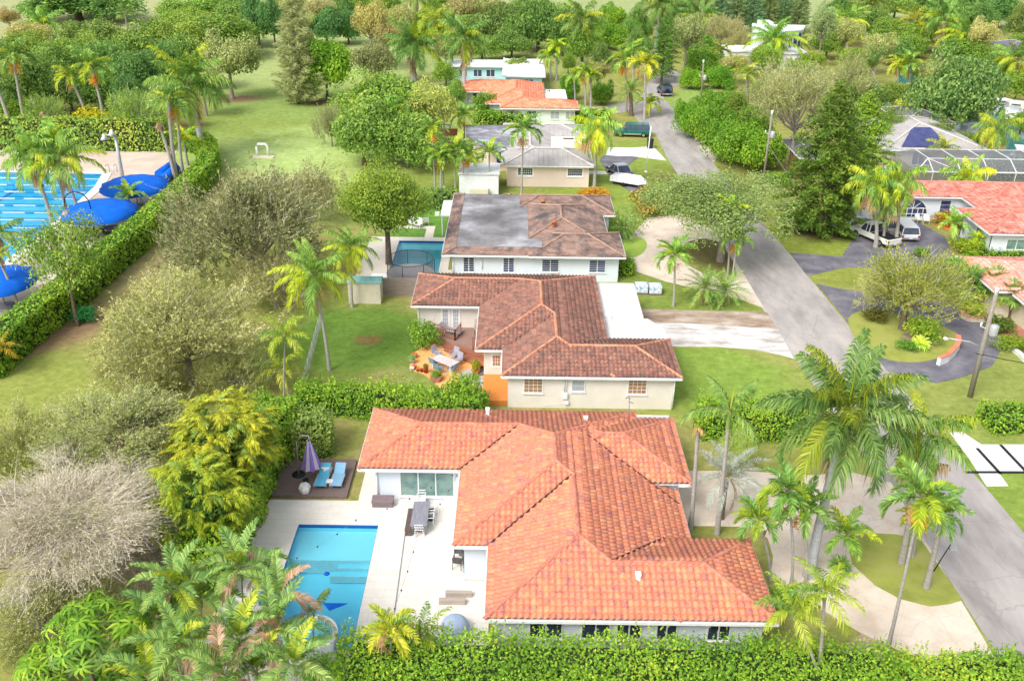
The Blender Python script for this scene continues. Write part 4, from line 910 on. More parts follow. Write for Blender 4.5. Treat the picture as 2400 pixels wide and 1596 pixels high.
def dome(label, px, py, r, m, name='covered_grill'):
    x, y = G(px, py, .4); mb = MB(); mb.lathe((0, 0, 0), [(r, 0), (r * 1.02, r * .5), (r * .85, r * .9), (r * .5, r * 1.15), (0, r * 1.25)], 16); o = mb.build(name, m); o.location = (x, y, .06); tag(o, label, 'covered table')
dome('pale blue rounded cover beside the hedge behind the young palms', 1066, 1468, .72, M('paleblue_cover', (.42, .52, .70), .5), 'round_cover')
# drain line & string lights
jm = MB(); a_, b_ = G(950, 1248, .06), G(930, 1420, .06); jm.bar((a_[0], a_[1], .066), (b_[0], b_[1] - 3, .066), .07, .02); o = jm.build('drain_channel', mt['grey']); o['kind'] = 'structure'
def wire(name, label, cat, pts, r, m, sag=0.4, bulbs=0, n=14):
    mb = MB(); A_ = [Vector(p) for p in pts]; P_ = []
    for i in range(len(A_) - 1):
        for k in range(n): t = k / n; P_.append(A_[i].lerp(A_[i + 1], t) - Vector((0, 0, sag * 4 * t * (1 - t))))
    P_.append(A_[-1]); mb.tube(P_, r, 4)
    o = mb.build(name, m)
    if bulbs:
        bb = MB()
        for i in range(bulbs):
            p = P_[int((i + .5) / bulbs * (len(P_) - 1))]; bb.lathe((p.x, p.y, p.z - .13), [(.0, 0), (.045, .05), (.03, .12), (0, .13)], 6)
        bb.build('bulb', mt['dark'], o)
    tag(o, label, cat); return o
wire('string_light', 'string of small bulbs over the terrace from the roof corner down past the table', 'string light', [(-3.0, 46.3, 2.8), (-4.9, 41.0, 2.4), (-5.6, 34, 2.6)], .008, mt['grey'], .3, 9)
wire('string_light', 'string of small bulbs crossing the pool water diagonally', 'string light', [(-3.0, 46.3, 2.8), (-8.5, 42.2, 2.2), (-12.6, 37.5, 2.3)], .008, mt['grey'], .3, 9)
x, y = G(766, 1345, -.05); o = MB().lathe((0, 0, 0), [(0, .14), (.12, .1), (.16, .02), (.1, -.02), (0, -.03)], 10).build('pool_float', mt['bluefab']); o.location = (x, y, -.06); tag(o, 'small round blue chlorine float on the near pool', 'pool float')
def sail(name, label, pts, m):
    mb = MB(); c = sum((Vector(p) for p in pts), Vector()) / len(pts); c.z += .12; N = 8
    for i in range(len(pts)):
        a, b = Vector(pts[i]), Vector(pts[(i + 1) % len(pts)]); mb.add([c, a, b, c - Vector((0, 0, .03)), a - Vector((0, 0, .03)), b - Vector((0, 0, .03))], [(0, 1, 2), (5, 4, 3), (1, 4, 5, 2)])
    o = mb.build(name, m); tag(o, label, 'shade'); return o
sail('blue_float_mat', 'dark blue triangular float mat on the pool beside the yellowing palm fronds', [at(757, 1412, .02), at(815, 1413, .02), at(772, 1430, .02)], mt['bluefab'])
sail('blue_umbrella_cover', 'bright blue shade cloth beneath the palms at the pool corner', [at(600, 1362, 1.4), at(627, 1370, 1.4), at(632, 1410, 1.1), at(606, 1418, 1.0)], mt['bluefab'])
# spa at the pool end
sp = thing('raised_spa', 'raised white spa with turquoise water half hidden behind the palms at the pool end', 'spa', (0, 0, 0))
x, y = G(728, 1488, .3)
part(sp, 'wall', lambda mb: mb.lathe((x, y, 0), [(1.35, 0), (1.35, .42), (1.05, .42), (1.05, .30)], 28, sm=False), mt['white'])
part(sp, 'water', lambda mb: mb.lathe((x, y, .3), [(0, 0), (1.06, 0)][::-1], 28), M('spa_water', (.08, .50, .70), .1))
x, y = G(735, 1530, .3); o = MB().box(-1.1, .9, -.5, .5, 0, .5).build('pool_wall', mt['white']); o.location = (x, y, 0); tag(o, 'low white wall block below the raised spa', 'wall')
x, y = G(1484, 975, 1.5); x1 = G(1568, 975, 1.5)[0]; o = MB().box(x, x1, y, y + .15, 0, 1.5).build('garden_wall', mt['white']); tag(o, 'low white wall between the salmon roof house and the beige house', 'wall')
# ---------------- HOUSE 2 yard ----------------
orng = M('orange_patio_paint', (.84, .42, .14), .7, c2=(.76, .30, .07), c3=(.86, .50, .22), scale=.45, lo=.3, hi=.6)
sheet('orange_patio', cr(GP([(1048, 792), (1005, 810), (968, 830), (962, 852), (960, 866), (975, 872), (990, 876), (1010, 890), (1030, 908), (1055, 915), (1110, 914), (1180, 912), (1190, 880), (1150, 850), (1150, 808), (1090, 800)]), 3), .07, orng)
wdk = thing('stepped_deck', 'reddish wooden porch deck with railings and steps beside the french doors', 'deck')
def G2(px, py, z): return G(px, py, z)
part(wdk, 'platform', lambda mb: mb.prism([(-6.6, 68.7), (-2.75, 66.6), (-2.1, 66.6), (-2.1, 70.45), (-6.8, 70.45)], 0, .62), M('deck_boards', (.34, .22, .18), .85, c2=(.25, .15, .12), scale=2, sx=(1, 10, 1)))
part(wdk, 'step', lambda mb: mb.prism([(-5.6, 67.75), (-2.9, 65.9), (-2.1, 65.9), (-2.1, 66.59), (-2.76, 66.59), (-5.4, 68.04)], 0, .40), mt['redwood'])
part(wdk, 'step', lambda mb: mb.prism([(-5.5, 67.2), (-3.2, 65.0), (-2.1, 64.8), (-2.1, 65.89), (-2.91, 65.89), (-5.3, 67.54)], 0, .2), mt['redwood'])
part(wdk, 'landing', lambda mb: mb.box(-3.0, -1.0, 63.0, 64.75, 0, .3), mt['wood'])
def rail(mb, a, b, z0=.62, h=.85):
    a, b = Vector((*a, 0)), Vector((*b, 0)); L = (b - a).length; n = max(2, int(L / .18))
    for zz in (.1, h): mb.bar(a + Vector((0, 0, z0 + zz)), b + Vector((0, 0, z0 + zz)), .07, .05)
    for i in range(n + 1): q = a.lerp(b, i / n); mb.bar(q + Vector((0, 0, z0)), q + Vector((0, 0, z0 + h)), .035, .035)
    for q in (a, b): mb.bar(q + Vector((0, 0, 0)), q + Vector((0, 0, z0 + h + .1)), .09, .09)
part(wdk, 'railing', lambda mb: (rail(mb, (-6.7, 69.6), (-4.6, 68.0)), rail(mb, (-4.6, 68.0), (-4.2, 69.4))), mt['redwood'])
part(wdk, 'railing', lambda mb: rail(mb, (-3.1, 66.7), (-2.25, 67.9)), mt['redwood'])
cr2 = M('beige_sling', (.45, .38, .33), .8)
lounger('grey lounger with white frame on the raised deck by the french doors', (-5.0, 69.4, .62), R(70), mt['grey'], frame='trim')
chair('beige reclining patio chair on the deck in the wall corner', (-2.75, 69.3, .62), R(5), cr2, legm=mt['dark'], w=.65, backh=1.15, name='recliner_chair')
gy = M('grey_sling_fabric', (.36, .35, .40), .7); bl = M('bluegrey_sling_fabric', (.22, .33, .42), .7)
tx, ty = G(1043, 846, .75)
tb = table('white framed glass patio table on the orange patio', (tx, ty, .07), R(52), 1.0, 2.1, M('frosted_glass', (.66, .60, .62), .15, c2=(.55, .45, .42), scale=1), legm='trim')
for px, py, rz, mm, lab in ((1024, 828, 50, gy, 'grey sling chair at the far left end of the white patio table'), (1064, 832, -35, gy, 'grey sling chair on the far side of the patio table, left of two'), (1073, 844, -35, gy, 'grey sling chair on the far side of the patio table, right of two'),
    (1018, 850, 140, bl, 'blue-grey chair on the near side of the patio table, left of two'), (1028, 864, 145, bl, 'blue-grey chair on the near side of the patio table, right of two'), (1060, 864, -125, bl, 'blue-grey chair at the near right end of the patio table')):
    chair(lab, (*G(px, py, .45), .07), R(rz), mm, legm=mt['steel'], w=.58, backh=.95, name='sling_chair')
def pot(label, px, py, r, h, pm=mt['terracotta'], plant=None, seed=0, name='flower_pot', ph=.5):
    x, y = G(px, py, .2); t = thing(name, label, 'plant pot', (x, y, .07)); part(t, 'pot', lambda mb: mb.lathe((0, 0, 0), [(r * .7, 0), (r, h), (r * 1.08, h), (r * 1.08, h + .04), (r * .9, h + .04), (0, h)], 12), pm)
    POTS.append((t, r, h, plant, ph, seed)) if plant else None
    return t
POTS = []
pot('terracotta pot at the far left rim of the orange patio', 971, 835, .26, .3)
pot('pot of grey-green plant at the left rim of the orange patio', 966, 848, .25, .3, mt['steel'], 'grey', 1); pot('small white pot on the left rim of the patio', 966, 864, .17, .2, mt['white'])
pot('small terracotta pot right of the white pot on the patio rim', 972, 861, .16, .28); pot('smallest terracotta pot in the row along the patio rim', 979, 867, .13, .22)
pot('small red pot without plant on the patio rim', 988, 868, .14, .22, M('red_glaze', (.45, .03, .02), .4)); pot('red pot with reddish twiggy plant on the patio rim', 998, 870, .2, .3, M('red_glaze2', (.4, .05, .04), .4), 'brown', 2, ph=.6)
pot('large pot with yellow-green bushy plant on the gravel circle by the house wall', 1115, 875, .32, .35, mt['terracotta'], 'croton', 3, ph=1.1); pot('big empty orange pot beside the corner wall', 1135, 862, .42, .45); pot('pot with dark plant in the wall corner under the eave', 1138, 836, .25, .3, mt['terracotta'], 'green', 4, ph=.7)
pl = thing('brick_planter', 'hexagonal brick-coloured planter with green plant at the patio edge', 'planter', (*G(1023, 888, .2), .07)); part(pl, 'box', lambda mb: mb.lathe((0, 0, 0), [(.45, 0), (.5, .38), (.42, .38), (0, .33)], 6, sm=False), M('brick_clay', (.42, .20, .13), .9)); POTS.append((pl, .35, .35, 'green', .5, 5))
x, y = G(1122, 884, .07); o = MB().lathe((x, y, .06), [(0, .06), (1.5, .06), (1.5, .0)][::-1], 24, sm=False).build('gravel_circle', M('pale_gravel', (.52, .50, .50), .95, c2=(.38, .36, .36), scale=8)); o['kind'] = 'structure'
sh = thing('garden_shed', 'cream metal garden shed with teal roof in the backyard corner', 'shed'); x0, x1 = G(815, 690, 1)[0], G(891, 690, 1)[0]; y0 = G(850, 712, 0)[1]
part(sh, 'wall', lambda mb: (mb.box(x0, x1 - .0, y0, y0 + 1.5, 0, 2.0), mb.box(x0 - .02, x1 + .02, y0 - .02, y0 + 1.52, 1.02, 1.06)), M('cream_metal', (.62, .57, .45), .6)); part(sh, 'roof', lambda mb: mb.add([(x0 - .1, y0 - .1, 2.0), (x1 + .1, y0 - .1, 2.0), (x1 + .1, y0 + .75, 2.35), (x0 - .1, y0 + .75, 2.35), (x0 - .1, y0 + 1.6, 2.0), (x1 + .1, y0 + 1.6, 2.0)], [(0, 1, 2, 3), (3, 2, 5, 4), (1, 5, 2), (0, 3, 4)]), M('teal_sheet', (.16, .42, .40), .5, c2=(.30, .52, .50), scale=1.5, sx=(4, 1, 1)))
x0, x1 = G(893, 680, 1)[0], -7.75; y0 = G(930, 693, 0)[1]; mb = MB()
for i in range(4): mb.box(x0, x1, y0 - .002 * (i % 2), y0 + .15, i * .42, i * .42 + .41)
mb.box(x0, x1, y0 + .02, y0 + .13, .4, 1.7); tag(mb.build('block_wall', M('grey_block', (.34, .28, .25), .9, c2=(.26, .21, .19), scale=1.2, sx=(1, 1, 4))), 'grey-brown concrete block wall between shed and brown-tile house', 'wall')
o = MB().box(-1.1, 1.1, -.5, .5, .0, .12).build('white_slab', mt['white']); x, y = G(898, 653, .3); o.location = (x, y, .5); tag(o, 'white board lying behind the block wall', 'board')
def wirefence():
    a, b = G(752, 765, 0), G(712, 918, 0); mb = MB(); n = 8
    t = thing('wire_fence', 'thin grey wire fence running beside the coconut palm toward the hedge', 'fence'); A_, B_ = Vector((*a, 0)), Vector((*b, 0))
    for i in range(n + 1):
        q = A_.lerp(B_, i / n); part(t, 'post', lambda m: m.tube([q, q + Vector((0, 0, 1.3))], .03, 6), mt['steel'])
    for z in (.3, .6, .9, 1.25): mb.bar(A_ + Vector((0, 0, z)), B_ + Vector((0, 0, z)), .015, .015)
    for i in range(60):
        q = A_.lerp(B_, i / 60); mb.bar(q, q + Vector((0, 0, 1.25)), .01, .01)
    mb.build('wire', mt['steel'], t)
wirefence()
# pallets on lawn
for px, py, lab, rz in ((1503, 678, 'blue-white shrink-wrapped pallet on the lawn, left of two', 0), (1535, 680, 'blue-white shrink-wrapped pallet on the lawn, right of two', 0)):
    x, y = G(px, py, .3); t = thing('wrapped_pallet', lab, 'pallet', (x, y, 0)); part(t, 'pallet', lambda mb: mb.box(-.6, .6, -.6, .6, 0, .14), mt['wood']); part(t, 'load', lambda mb: mb.box(-.57, .57, -.55, .55, .14, .85), M('shrink_wrap' + lab[-6:], (.62, .68, .78), .35, c2=(.25, .40, .65), c3=(.78, .8, .82), scale=4, lo=.4, hi=.6), bevel=.06)
# ---------------- HOUSE 3 yard ----------------
tr = thing('trampoline', 'round netted trampoline with grey skirt between the pool and the orange-capped roof', 'trampoline', (*G(963, 652, .3), 0)); trr = 2.15
k = NT('safety_net'); k.b.inputs['Base Color'].default_value = (.10, .10, .11, 1); tn = k.n('BsdfTransparent'); ms = k.n('MixShader'); ms.inputs[0].default_value = .35; k.l(tn.outputs[0], ms.inputs[1]); k.l(k.b.outputs[0], ms.inputs[2]); k.l(ms.outputs[0], k.out.inputs[0])
part(tr, 'net', lambda mb: mb.lathe((0, 0, 0), [(trr, .9), (trr, 2.3)], 28), k.m); part(tr, 'skirt', lambda mb: mb.lathe((0, 0, 0), [(trr + .05, .02), (trr + .06, .88)], 28), M('skirt_fabric', (.09, .10, .13), .8)); part(tr, 'mat', lambda mb: mb.lathe((0, 0, 0), [(0, .9), (trr + .12, .9), (trr + .12, .86)][::-1], 28, sm=False), mt['grey'])
for i in range(7):
    a_ = i * 2 * math.pi / 7; part(tr, 'pole', lambda mb: mb.tube([((trr + .1) * math.cos(a_), (trr + .1) * math.sin(a_), 0), ((trr + .1) * math.cos(a_), (trr + .1) * math.sin(a_), 2.25), (trr * math.cos(a_), trr * math.sin(a_), 2.32)], .03, 6), mt['dark'])
part(tr, 'top_ring', lambda mb: mb.tube([(trr * math.cos(t), trr * math.sin(t), 2.3) for t in np.linspace(0, 2 * math.pi, 29)], .03, 5, cap=False), mt['dark'])
for i, (px, py, rz, lab) in enumerate(((932, 520, 100, 'white cushioned garden chair under the mottled tree'), (968, 522, 30, 'white garden chair by the path, left of two'), (980, 525, -20, 'white garden chair by the path, right of two'), (996, 518, 200, 'white tall garden chair near the path corner'))):
    chair(lab, (*G(px, py, .5), .05), R(rz), mt['plastic_white'], w=.7, name='garden_chair', backh=1.0)
o = MB().box(-.25, .25, -.25, .25, 0, .35).build('white_stool', mt['plastic_white']); o.location = (*G(1025, 501, .2), 0); tag(o, 'tiny white stool alone on the green backyard lawn', 'stool')
for i, (px, lab) in enumerate(((1054, 'pale air-conditioner cabinet at the left corner of the white wall'), (1124, 'round-fan air conditioner below the first window gap of the white house'), (1251, 'round-fan air conditioner left of the black cart shelter'))):
    x, y = G(px, 640, .5); t = thing('air_conditioner', lab, 'air conditioner', (x, 81.6, 0)); w = .35 if i == 0 else .45; hh = 1.2 if i == 0 else .8
    part(t, 'cabinet', lambda mb: mb.box(-w, w, -.2, .2, .05, hh), M('ac_cream%d' % i, (.6, .58, .5), .6), bevel=.02)
    if i: part(t, 'fan', lambda mb: [mb.tube([(r * math.cos(q), -.21, .42 + r * math.sin(q)) for q in np.linspace(0, 2 * math.pi, 17)], .012, 4, cap=False) for r in (.1, .2, .28)], mt['grey'])
t = thing('satellite_dish', 'white satellite dish against the white house wall', 'satellite dish', (*G(1072, 641, .4), 0)); part(t, 'dish', lambda mb: mb.lathe((0, 0, .8), [(0, 0), (.3, .05), (.45, .16)], 14), mt['white']); part(t, 'mast', lambda mb: mb.tube([(0, 0, 0), (0, 0, .8)], .03, 6), mt['grey'])
sk = thing('cart_shelter', 'black framed shelter with grey peaked roof against the white house wall', 'shelter', (*G(1346, 645, 0), 0)); w = 1.2
part(sk, 'roof', lambda mb: mb.add([(-w, -.7, 1.75), (0, -.7, 2.1), (w, -.7, 1.75), (-w, .7, 1.75), (0, .7, 2.1), (w, .7, 1.75), (-w, -.7, 1.68), (0, -.7, 2.03), (w, -.7, 1.68)], [(0, 1, 4, 3), (1, 2, 5, 4), (6, 7, 1, 0), (7, 8, 2, 1)]), M('shelter_grey', (.14, .15, .18), .6))
for sx in (-1, 1):
    for sy in (-1, 1): part(sk, 'post', lambda mb: mb.box(sx * 1.1 - .04, sx * 1.1 + .04, sy * .6 - .04, sy * .6 + .04, 0, 1.75), mt['dark'])
part(sk, 'back_panel', lambda mb: mb.box(-1.05, 1.05, .52, .56, .0, 1.5), mt['brownwood'])
def bicycle(label, loc, rz, m):
    t = thing('bicycle', label, 'bicycle', loc, rz)
    for x in (-.5, .5): part(t, 'wheel', lambda mb: mb.tube([(x + .33 * math.cos(q), 0, .34 + .33 * math.sin(q)) for q in np.linspace(0, 2 * math.pi, 21)], .02, 5, cap=False), mt['black'])
    part(t, 'frame', lambda mb: [mb.tube([a, b], .018, 5) for a, b in (((-.5, 0, .34), (-.1, 0, .3)), ((-.1, 0, .3), (-.2, 0, .85)), ((-.2, 0, .8), (.35, 0, .8)), ((-.1, 0, .3), (.38, 0, .75)), ((.5, 0, .34), (.35, 0, .95)), ((-.5, 0, .34), (-.18, 0, .75)))], m)
    part(t, 'saddle', lambda mb: mb.box(-.3, -.08, -.06, .06, .85, .9), mt['black']); part(t, 'handlebar', lambda mb: mb.tube([(.35, -.25, .98), (.35, .25, .98)], .018, 5), mt['black'])
bicycle('green bicycle leaning at the white house wall beside the shelter', (G(1298, 640, .4)[0], 81.7, 0), 0, M('green_frame', (.05, .35, .12), .4)); bicycle('dark bicycle by the white wall near the first window', (G(1104, 640, .4)[0], 81.6, 0), 0, mt['dark'])
# ---------------- HOUSE 4 surroundings ----------------
ct = thing('storage_container', 'white corrugated storage shed behind the slender palms', 'shed'); x0, x1 = G(1075, 445, 1)[0], G(1168, 445, 1)[0]; y0 = G(1120, 458, 0)[1]; print('CT', x0, x1, y0)
part(ct, 'wall', lambda mb: [mb.box(x0 + i * (x1 - x0) / 26, x0 + (i + .55) * (x1 - x0) / 26, y0 - .03, y0 + .05, 0, 2.5) for i in range(26)] + [mb.box(x0, x1, y0, y0 + 5, 0, 2.5)], mt['white'])
part(ct, 'roof', lambda mb: [mb.box(x0 + i * (x1 - x0) / 14, x0 + (i + .5) * (x1 - x0) / 14, y0 - .1, y0 + 5.1, 2.5, 2.62) for i in range(14)] + [mb.box(x0 - .1, x1 + .1, y0 - .1, y0 + 5.1, 2.5, 2.56)], WR)
for i, px in enumerate((1109, 1123, 1137)):
    x, y = G(px, 448, .6); o = MB().box(-.4, .4, -.3, .3, 0, 1.0).build('white_cabinet', mt['cream'], bevel=.04); o.location = (x, y0 - .5, 0); tag(o, ('left', 'middle', 'right')[i] + ' one of three cream cabinets in front of the white storage shed', 'cabinet', 'cabinets by the shed')
t = thing('brown_fence', 'reddish brown fence panel between palms left of the metal-roof house', 'fence'); a_, b_ = G(1030, 338, 0), G(1073, 338, 0); part(t, 'panel', lambda mb: mb.box(a_[0], b_[0], a_[1], a_[1] + .12, 0, 2.2), mt['redwood'])
t = thing('white_screen_panel', 'white upright board in dark frame on the brown fence', 'board'); x, y = G(1046, 336, 0); part(t, 'board', lambda mb: mb.box(x - .55, x + .55, y - .3, y - .22, .4, 2.6), mt['white']); part(t, 'frame', lambda mb: mb.box(x - .65, x + .65, y - .21, y - .15, .3, 2.7), mt['dark'])
bb = thing('basketball_hoop', 'basketball hoop on a tall white pole in the bright island lawn', 'basketball hoop', (*G(1514, 403, 0), 0))
z1 = ZT(*G(1514, 403, 0), 296)
part(bb, 'pole', lambda mb: mb.tube([(0, 0, 0), (.2, 0, z1)], .07, 8), mt['trim'])
bb.name = 'flag_pole'; bb['label'] = 'bare slender white pole standing on the bright island lawn'; bb['category'] = 'pole'
part(bb, 'base', lambda mb: mb.lathe((0, 0, 0), [(.2, 0), (.2, .1), (0, .12)], 10), mt['trim'])
tb_ = thing('wheelie_bin', 'black wheeled rubbish bin at the kerb by the light driveway', 'bin', (*G(1523, 348, 0), 0)); part(tb_, 'body', lambda mb: mb.add([(-.35, -.35, 0), (.35, -.35, 0), (.35, .35, 0), (-.35, .35, 0), (-.42, -.42, 1.25), (.42, -.42, 1.25), (.42, .42, 1.25), (-.42, .42, 1.25)], [(0, 1, 5, 4), (1, 2, 6, 5), (2, 3, 7, 6), (3, 0, 4, 7), (4, 5, 6, 7)]), mt['dark']); part(tb_, 'lid', lambda mb: mb.box(-.46, .46, -.46, .46, 1.25, 1.35), mt['dark'], bevel=.03)
# ---------------- CARS ----------------
def car(name, label, cat, loc, rz, L, Wd, H, paint, kind='suv', paint2=None, group=None, sil=None):
    """x = forward. kinds: suv, sedan, pickup, jeep"""
    t = thing(name, label, cat, loc, rz, group); wr = .36 if kind != 'sedan' else .32; g = .28; hb = H * .55; h = L / 2; w = Wd / 2
    if kind == 'pickup': lo = [(-h, .45), (-h, hb), (-h * .02, hb), (h * .42, hb + .02), (h * .93, hb - .06), (h, hb - .2), (h, .42)]; cab = [(-.02 * h, hb), (.0, H), (.30 * h, H), (.48 * h, hb)]
    elif kind == 'sedan': lo = [(-h, .42), (-h, hb - .02), (-h * .75, hb + .05), (h * .4, hb), (h * .9, hb - .14), (h, hb - .3), (h, .35)]; cab = [(-.75 * h, hb), (-.42 * h, H), (.12 * h, H), (.42 * h, hb)]
    elif kind == 'topper': lo = [(-h, .5), (-h, hb), (h * .42, hb), (h * .93, hb - .06), (h, hb - .22), (h, .45)]; cab = [(-.97 * h, hb), (-.90 * h, H), (.28 * h, H), (.46 * h, hb)]
    else: lo = [(-h, .45), (-h, hb), (h * .45, hb), (h * .92, hb - .08), (h, hb - .25), (h, .4)]; cab = [(-.97 * h, hb), (-.86 * h, H), (.22 * h, H), (.48 * h, hb)]
    def body(mb):
        n = len(lo); vs = [(x, s * (w if z < hb - .1 or True else w), z) for s in (-1, 1) for x, z in lo]
        mb.add([(x, -w, z) for x, z in lo] + [(x, w, z) for x, z in lo], [tuple(range(n))] + [tuple(range(n, 2 * n))[::-1]] + [(i, i + n, (i + 1) % n + n, (i + 1) % n) for i in range(n)])
    b = part(t, 'body', body, paint, bevel=.07)
    def pillars(mb, e=0, zt=0):
        tw = w * .80; c = cab; n = len(c)
        mb.add([(x, -(w * .96 + e) if z <= hb + .01 else -(tw + e), z + (zt if z > hb else 0)) for x, z in c] + [(x, (w * .96 + e) if z <= hb + .01 else (tw + e), z + (zt if z > hb else 0)) for x, z in c], [tuple(range(n)), tuple(range(n, 2 * n))[::-1]] + [(i, i + n, (i + 1) % n + n, (i + 1) % n) for i in range(n)])
    part(t, 'window', lambda mb: pillars(mb), mt['glass'], bevel=.03)
    c = cab; tw = w * .80
    part(t, 'roof', lambda mb: (mb.box(c[1][0] - .04, c[2][0] + .04, -tw - .02, tw + .02, H - .06, H + .03), [mb.bar((c[i][0], s * w * .975, hb), (c[j][0], s * tw * 1.01, H - .02), .09, .07) for s in (-1, 1) for i, j in ((0, 1), (3, 2))],
        [mb.bar((xx, s * w * .975, hb), (xx, s * tw * 1.01, H - .02), .08, .06) for s in (-1, 1) for xx in ([c[1][0] * .5 + c[2][0] * .5] if kind != 'topper' else [-.02 * h, -.1 * h])]), paint2 or paint)
    if kind == 'pickup': part(t, 'bed', lambda mb: mb.box(-h + .12, -.06 * h, -w + .14, w - .14, hb - .02, hb + .012), mt['black'])
    if kind == 'topper': [part(t, 'side_trim', lambda mb: mb.box(-h * .55, h * .45, s * (w + .005) - .02, s * (w + .005) + .02, .36, .58), mt['chrome']) for s in (-1, 1)]
    for sx in (-.62, .62):
        for s in (-1, 1):
            wl = part(t, 'wheel', lambda mb: mb.tube([(sx * h, s * (w - .2), wr), (sx * h, s * (w + .03), wr)], wr, 18), mt['black'])
            part(wl, 'rim', lambda mb: mb.tube([(sx * h, s * (w + .0), wr), (sx * h, s * (w + .045), wr)], wr * .58, 12), mt['chrome'])
    for s in (-1, 1):
        part(t, 'headlight', lambda mb: mb.box(h - .03, h + .02, s * (w - .28) - .15, s * (w - .28) + .15, hb - .42, hb - .25), M('lamp_lens', (.8, .8, .75), .2) if 'lamp_lens' not in bpy.data.materials else bpy.data.materials['lamp_lens'])
        part(t, 'taillight', lambda mb: mb.box(-h - .02, -h + .04, s * (w - .12) - .09, s * (w - .12) + .09, hb - .38, hb - .08), M('red_lens', (.35, .02, .02), .3) if 'red_lens' not in bpy.data.materials else bpy.data.materials['red_lens'])
        part(t, 'mirror', lambda mb: mb.box(cab[3][0] - .28, cab[3][0] - .12, s * (w + .12) - .1, s * (w + .12) + .1, hb + .02, hb + .18), paint2 or paint)
    for e in (-1, 1): part(t, 'bumper', lambda mb: mb.box(e * h - .1, e * h + .1, -w + .03, w - .03, .36, .56), mt['chrome'] if kind in ('topper', 'pickup') else mt['grey'], bevel=.03)
    part(t, 'number_plate', lambda mb: mb.box(-h - .115, -h - .10, -.17, .17, .44, .56), mt['white'])
    return t
def paint(n, c, rough=.25, metal=.0):
    k = NT(n); k.b.inputs['Base Color'].default_value = C4(c); k.b.inputs['Roughness'].default_value = rough; k.b.inputs['Metallic'].default_value = metal; k.b.inputs['Coat Weight'].default_value = .6; k.b.inputs['Coat Roughness'].default_value = .08; return k.m
x, y = G(1481, 308, .7); car('pickup_truck', 'dark green pickup with topper shell and silver lower trim parked across the verge', 'pickup truck', (x, y, .03), R(176), 5.4, 2.0, 1.85, paint('green_paint', (.0, .13, .12)), 'topper')
x, y = G(1451, 398, .7); car('parked_car', 'dark grey car with pale rear glass on the dark driveway beside the covered boat', 'car', (x, y, .05), R(110), 4.6, 1.85, 1.45, paint('charcoal_paint', (.06, .07, .10)), 'sedan', paint2=paint('silver_paint', (.45, .48, .52)))
x, y = G(1558, 210, .9); jp = car('parked_jeep', 'dark blue boxy off-roader with rear spare wheel far up the street', 'car', (x, y, .03), R(95), 4.4, 1.95, 1.85, paint('navy_paint', (.012, .025, .07)), 'suv'); part(jp, 'spare_wheel', lambda mb: mb.tube([(-2.35, 0, 1.0), (-2.15, 0, 1.0)], .38, 16), mt['black'])
x, y = G(2052, 545, .9); car('white_pickup', 'white pickup with open bed parked left on the forecourt', 'pickup truck', (x, y, .03), R(115), 5.6, 2.0, 1.85, paint('white_paint_gloss', (.72, .72, .68)), 'pickup')
x, y = G(2119, 534, .9); car('white_wagon', 'white wagon seen from behind in front of the arched window', 'car', (x, y, .03), R(88), 4.6, 1.9, 1.6, paint('pearl_paint', (.78, .79, .80)), 'suv')
x, y = G(2089, 532, .9); car('beige_sedan', 'beige car squeezed between the white pickup and the white wagon', 'car', (x, y + 1.2, .03), R(95), 4.4, 1.8, 1.5, paint('beige_paint', (.48, .42, .33)), 'sedan')
bt = thing('covered_boat', 'small boat under a white fitted cover on the dark driveway', 'boat', (*G(1475, 424, .6), 0), R(-28))
part(bt, 'cover', lambda mb: mb.add([(-2.3, -.95, .5), (-2.3, .95, .5), (1.4, .95, .5), (2.4, 0.25, .55), (2.4, -.25, .55), (1.4, -.95, .5), (-2.25, -.85, 1.15), (-2.25, .85, 1.15), (1.2, .8, 1.25), (2.1, .15, 1.0), (2.1, -.15, 1.0), (1.2, -.8, 1.25), (-.4, 0, 1.5)], [(0, 6, 7, 1), (1, 7, 8, 2), (2, 8, 9, 3), (3, 9, 10, 4), (4, 10, 11, 5), (5, 11, 6, 0), (6, 12, 7), (7, 12, 8), (8, 12, 9), (9, 12, 10), (10, 12, 11), (11, 12, 6)]), M('boat_cover', (.68, .70, .74), .7, c2=(.58, .6, .64), scale=2), bevel=.05)
part(bt, 'hull', lambda mb: mb.box(-2.0, 1.5, -.6, .6, .25, .5), mt['dark'])
for s in (-1, 1): part(bt, 'wheel', lambda mb: mb.tube([(-.4, s * .85, .28), (-.4, s * 1.0, .28)], .28, 14), mt['black'])
for px, py, rz, lab in ((2153, 513, 10, 'white plastic chair on the forecourt, left of two by the arched window'), (2171, 515, -10, 'white plastic chair on the forecourt, right of two by the arched window')): chair(lab, (*G(px, py, .5), .04), R(rz), mt['plastic_white'], w=.62, name='plastic_chair', backh=.95)
lounger('white lounger tilted beside the dark conifer at the forecourt edge', (*G(1999, 516, .4), .04), R(-60), mt['plastic_white'], frame='trim')
o = MB().prism([(0, 0), (1.8, .1), (1.5, -2.2), (.9, -2.3)], 0, .06).build('red_mat', M('orange_mat', (.72, .22, .06), .8)); x, y = G(2187, 526, 0); o.location = (x, y, .03); tag(o, 'orange-red mat at the forecourt corner by the palms', 'mat')
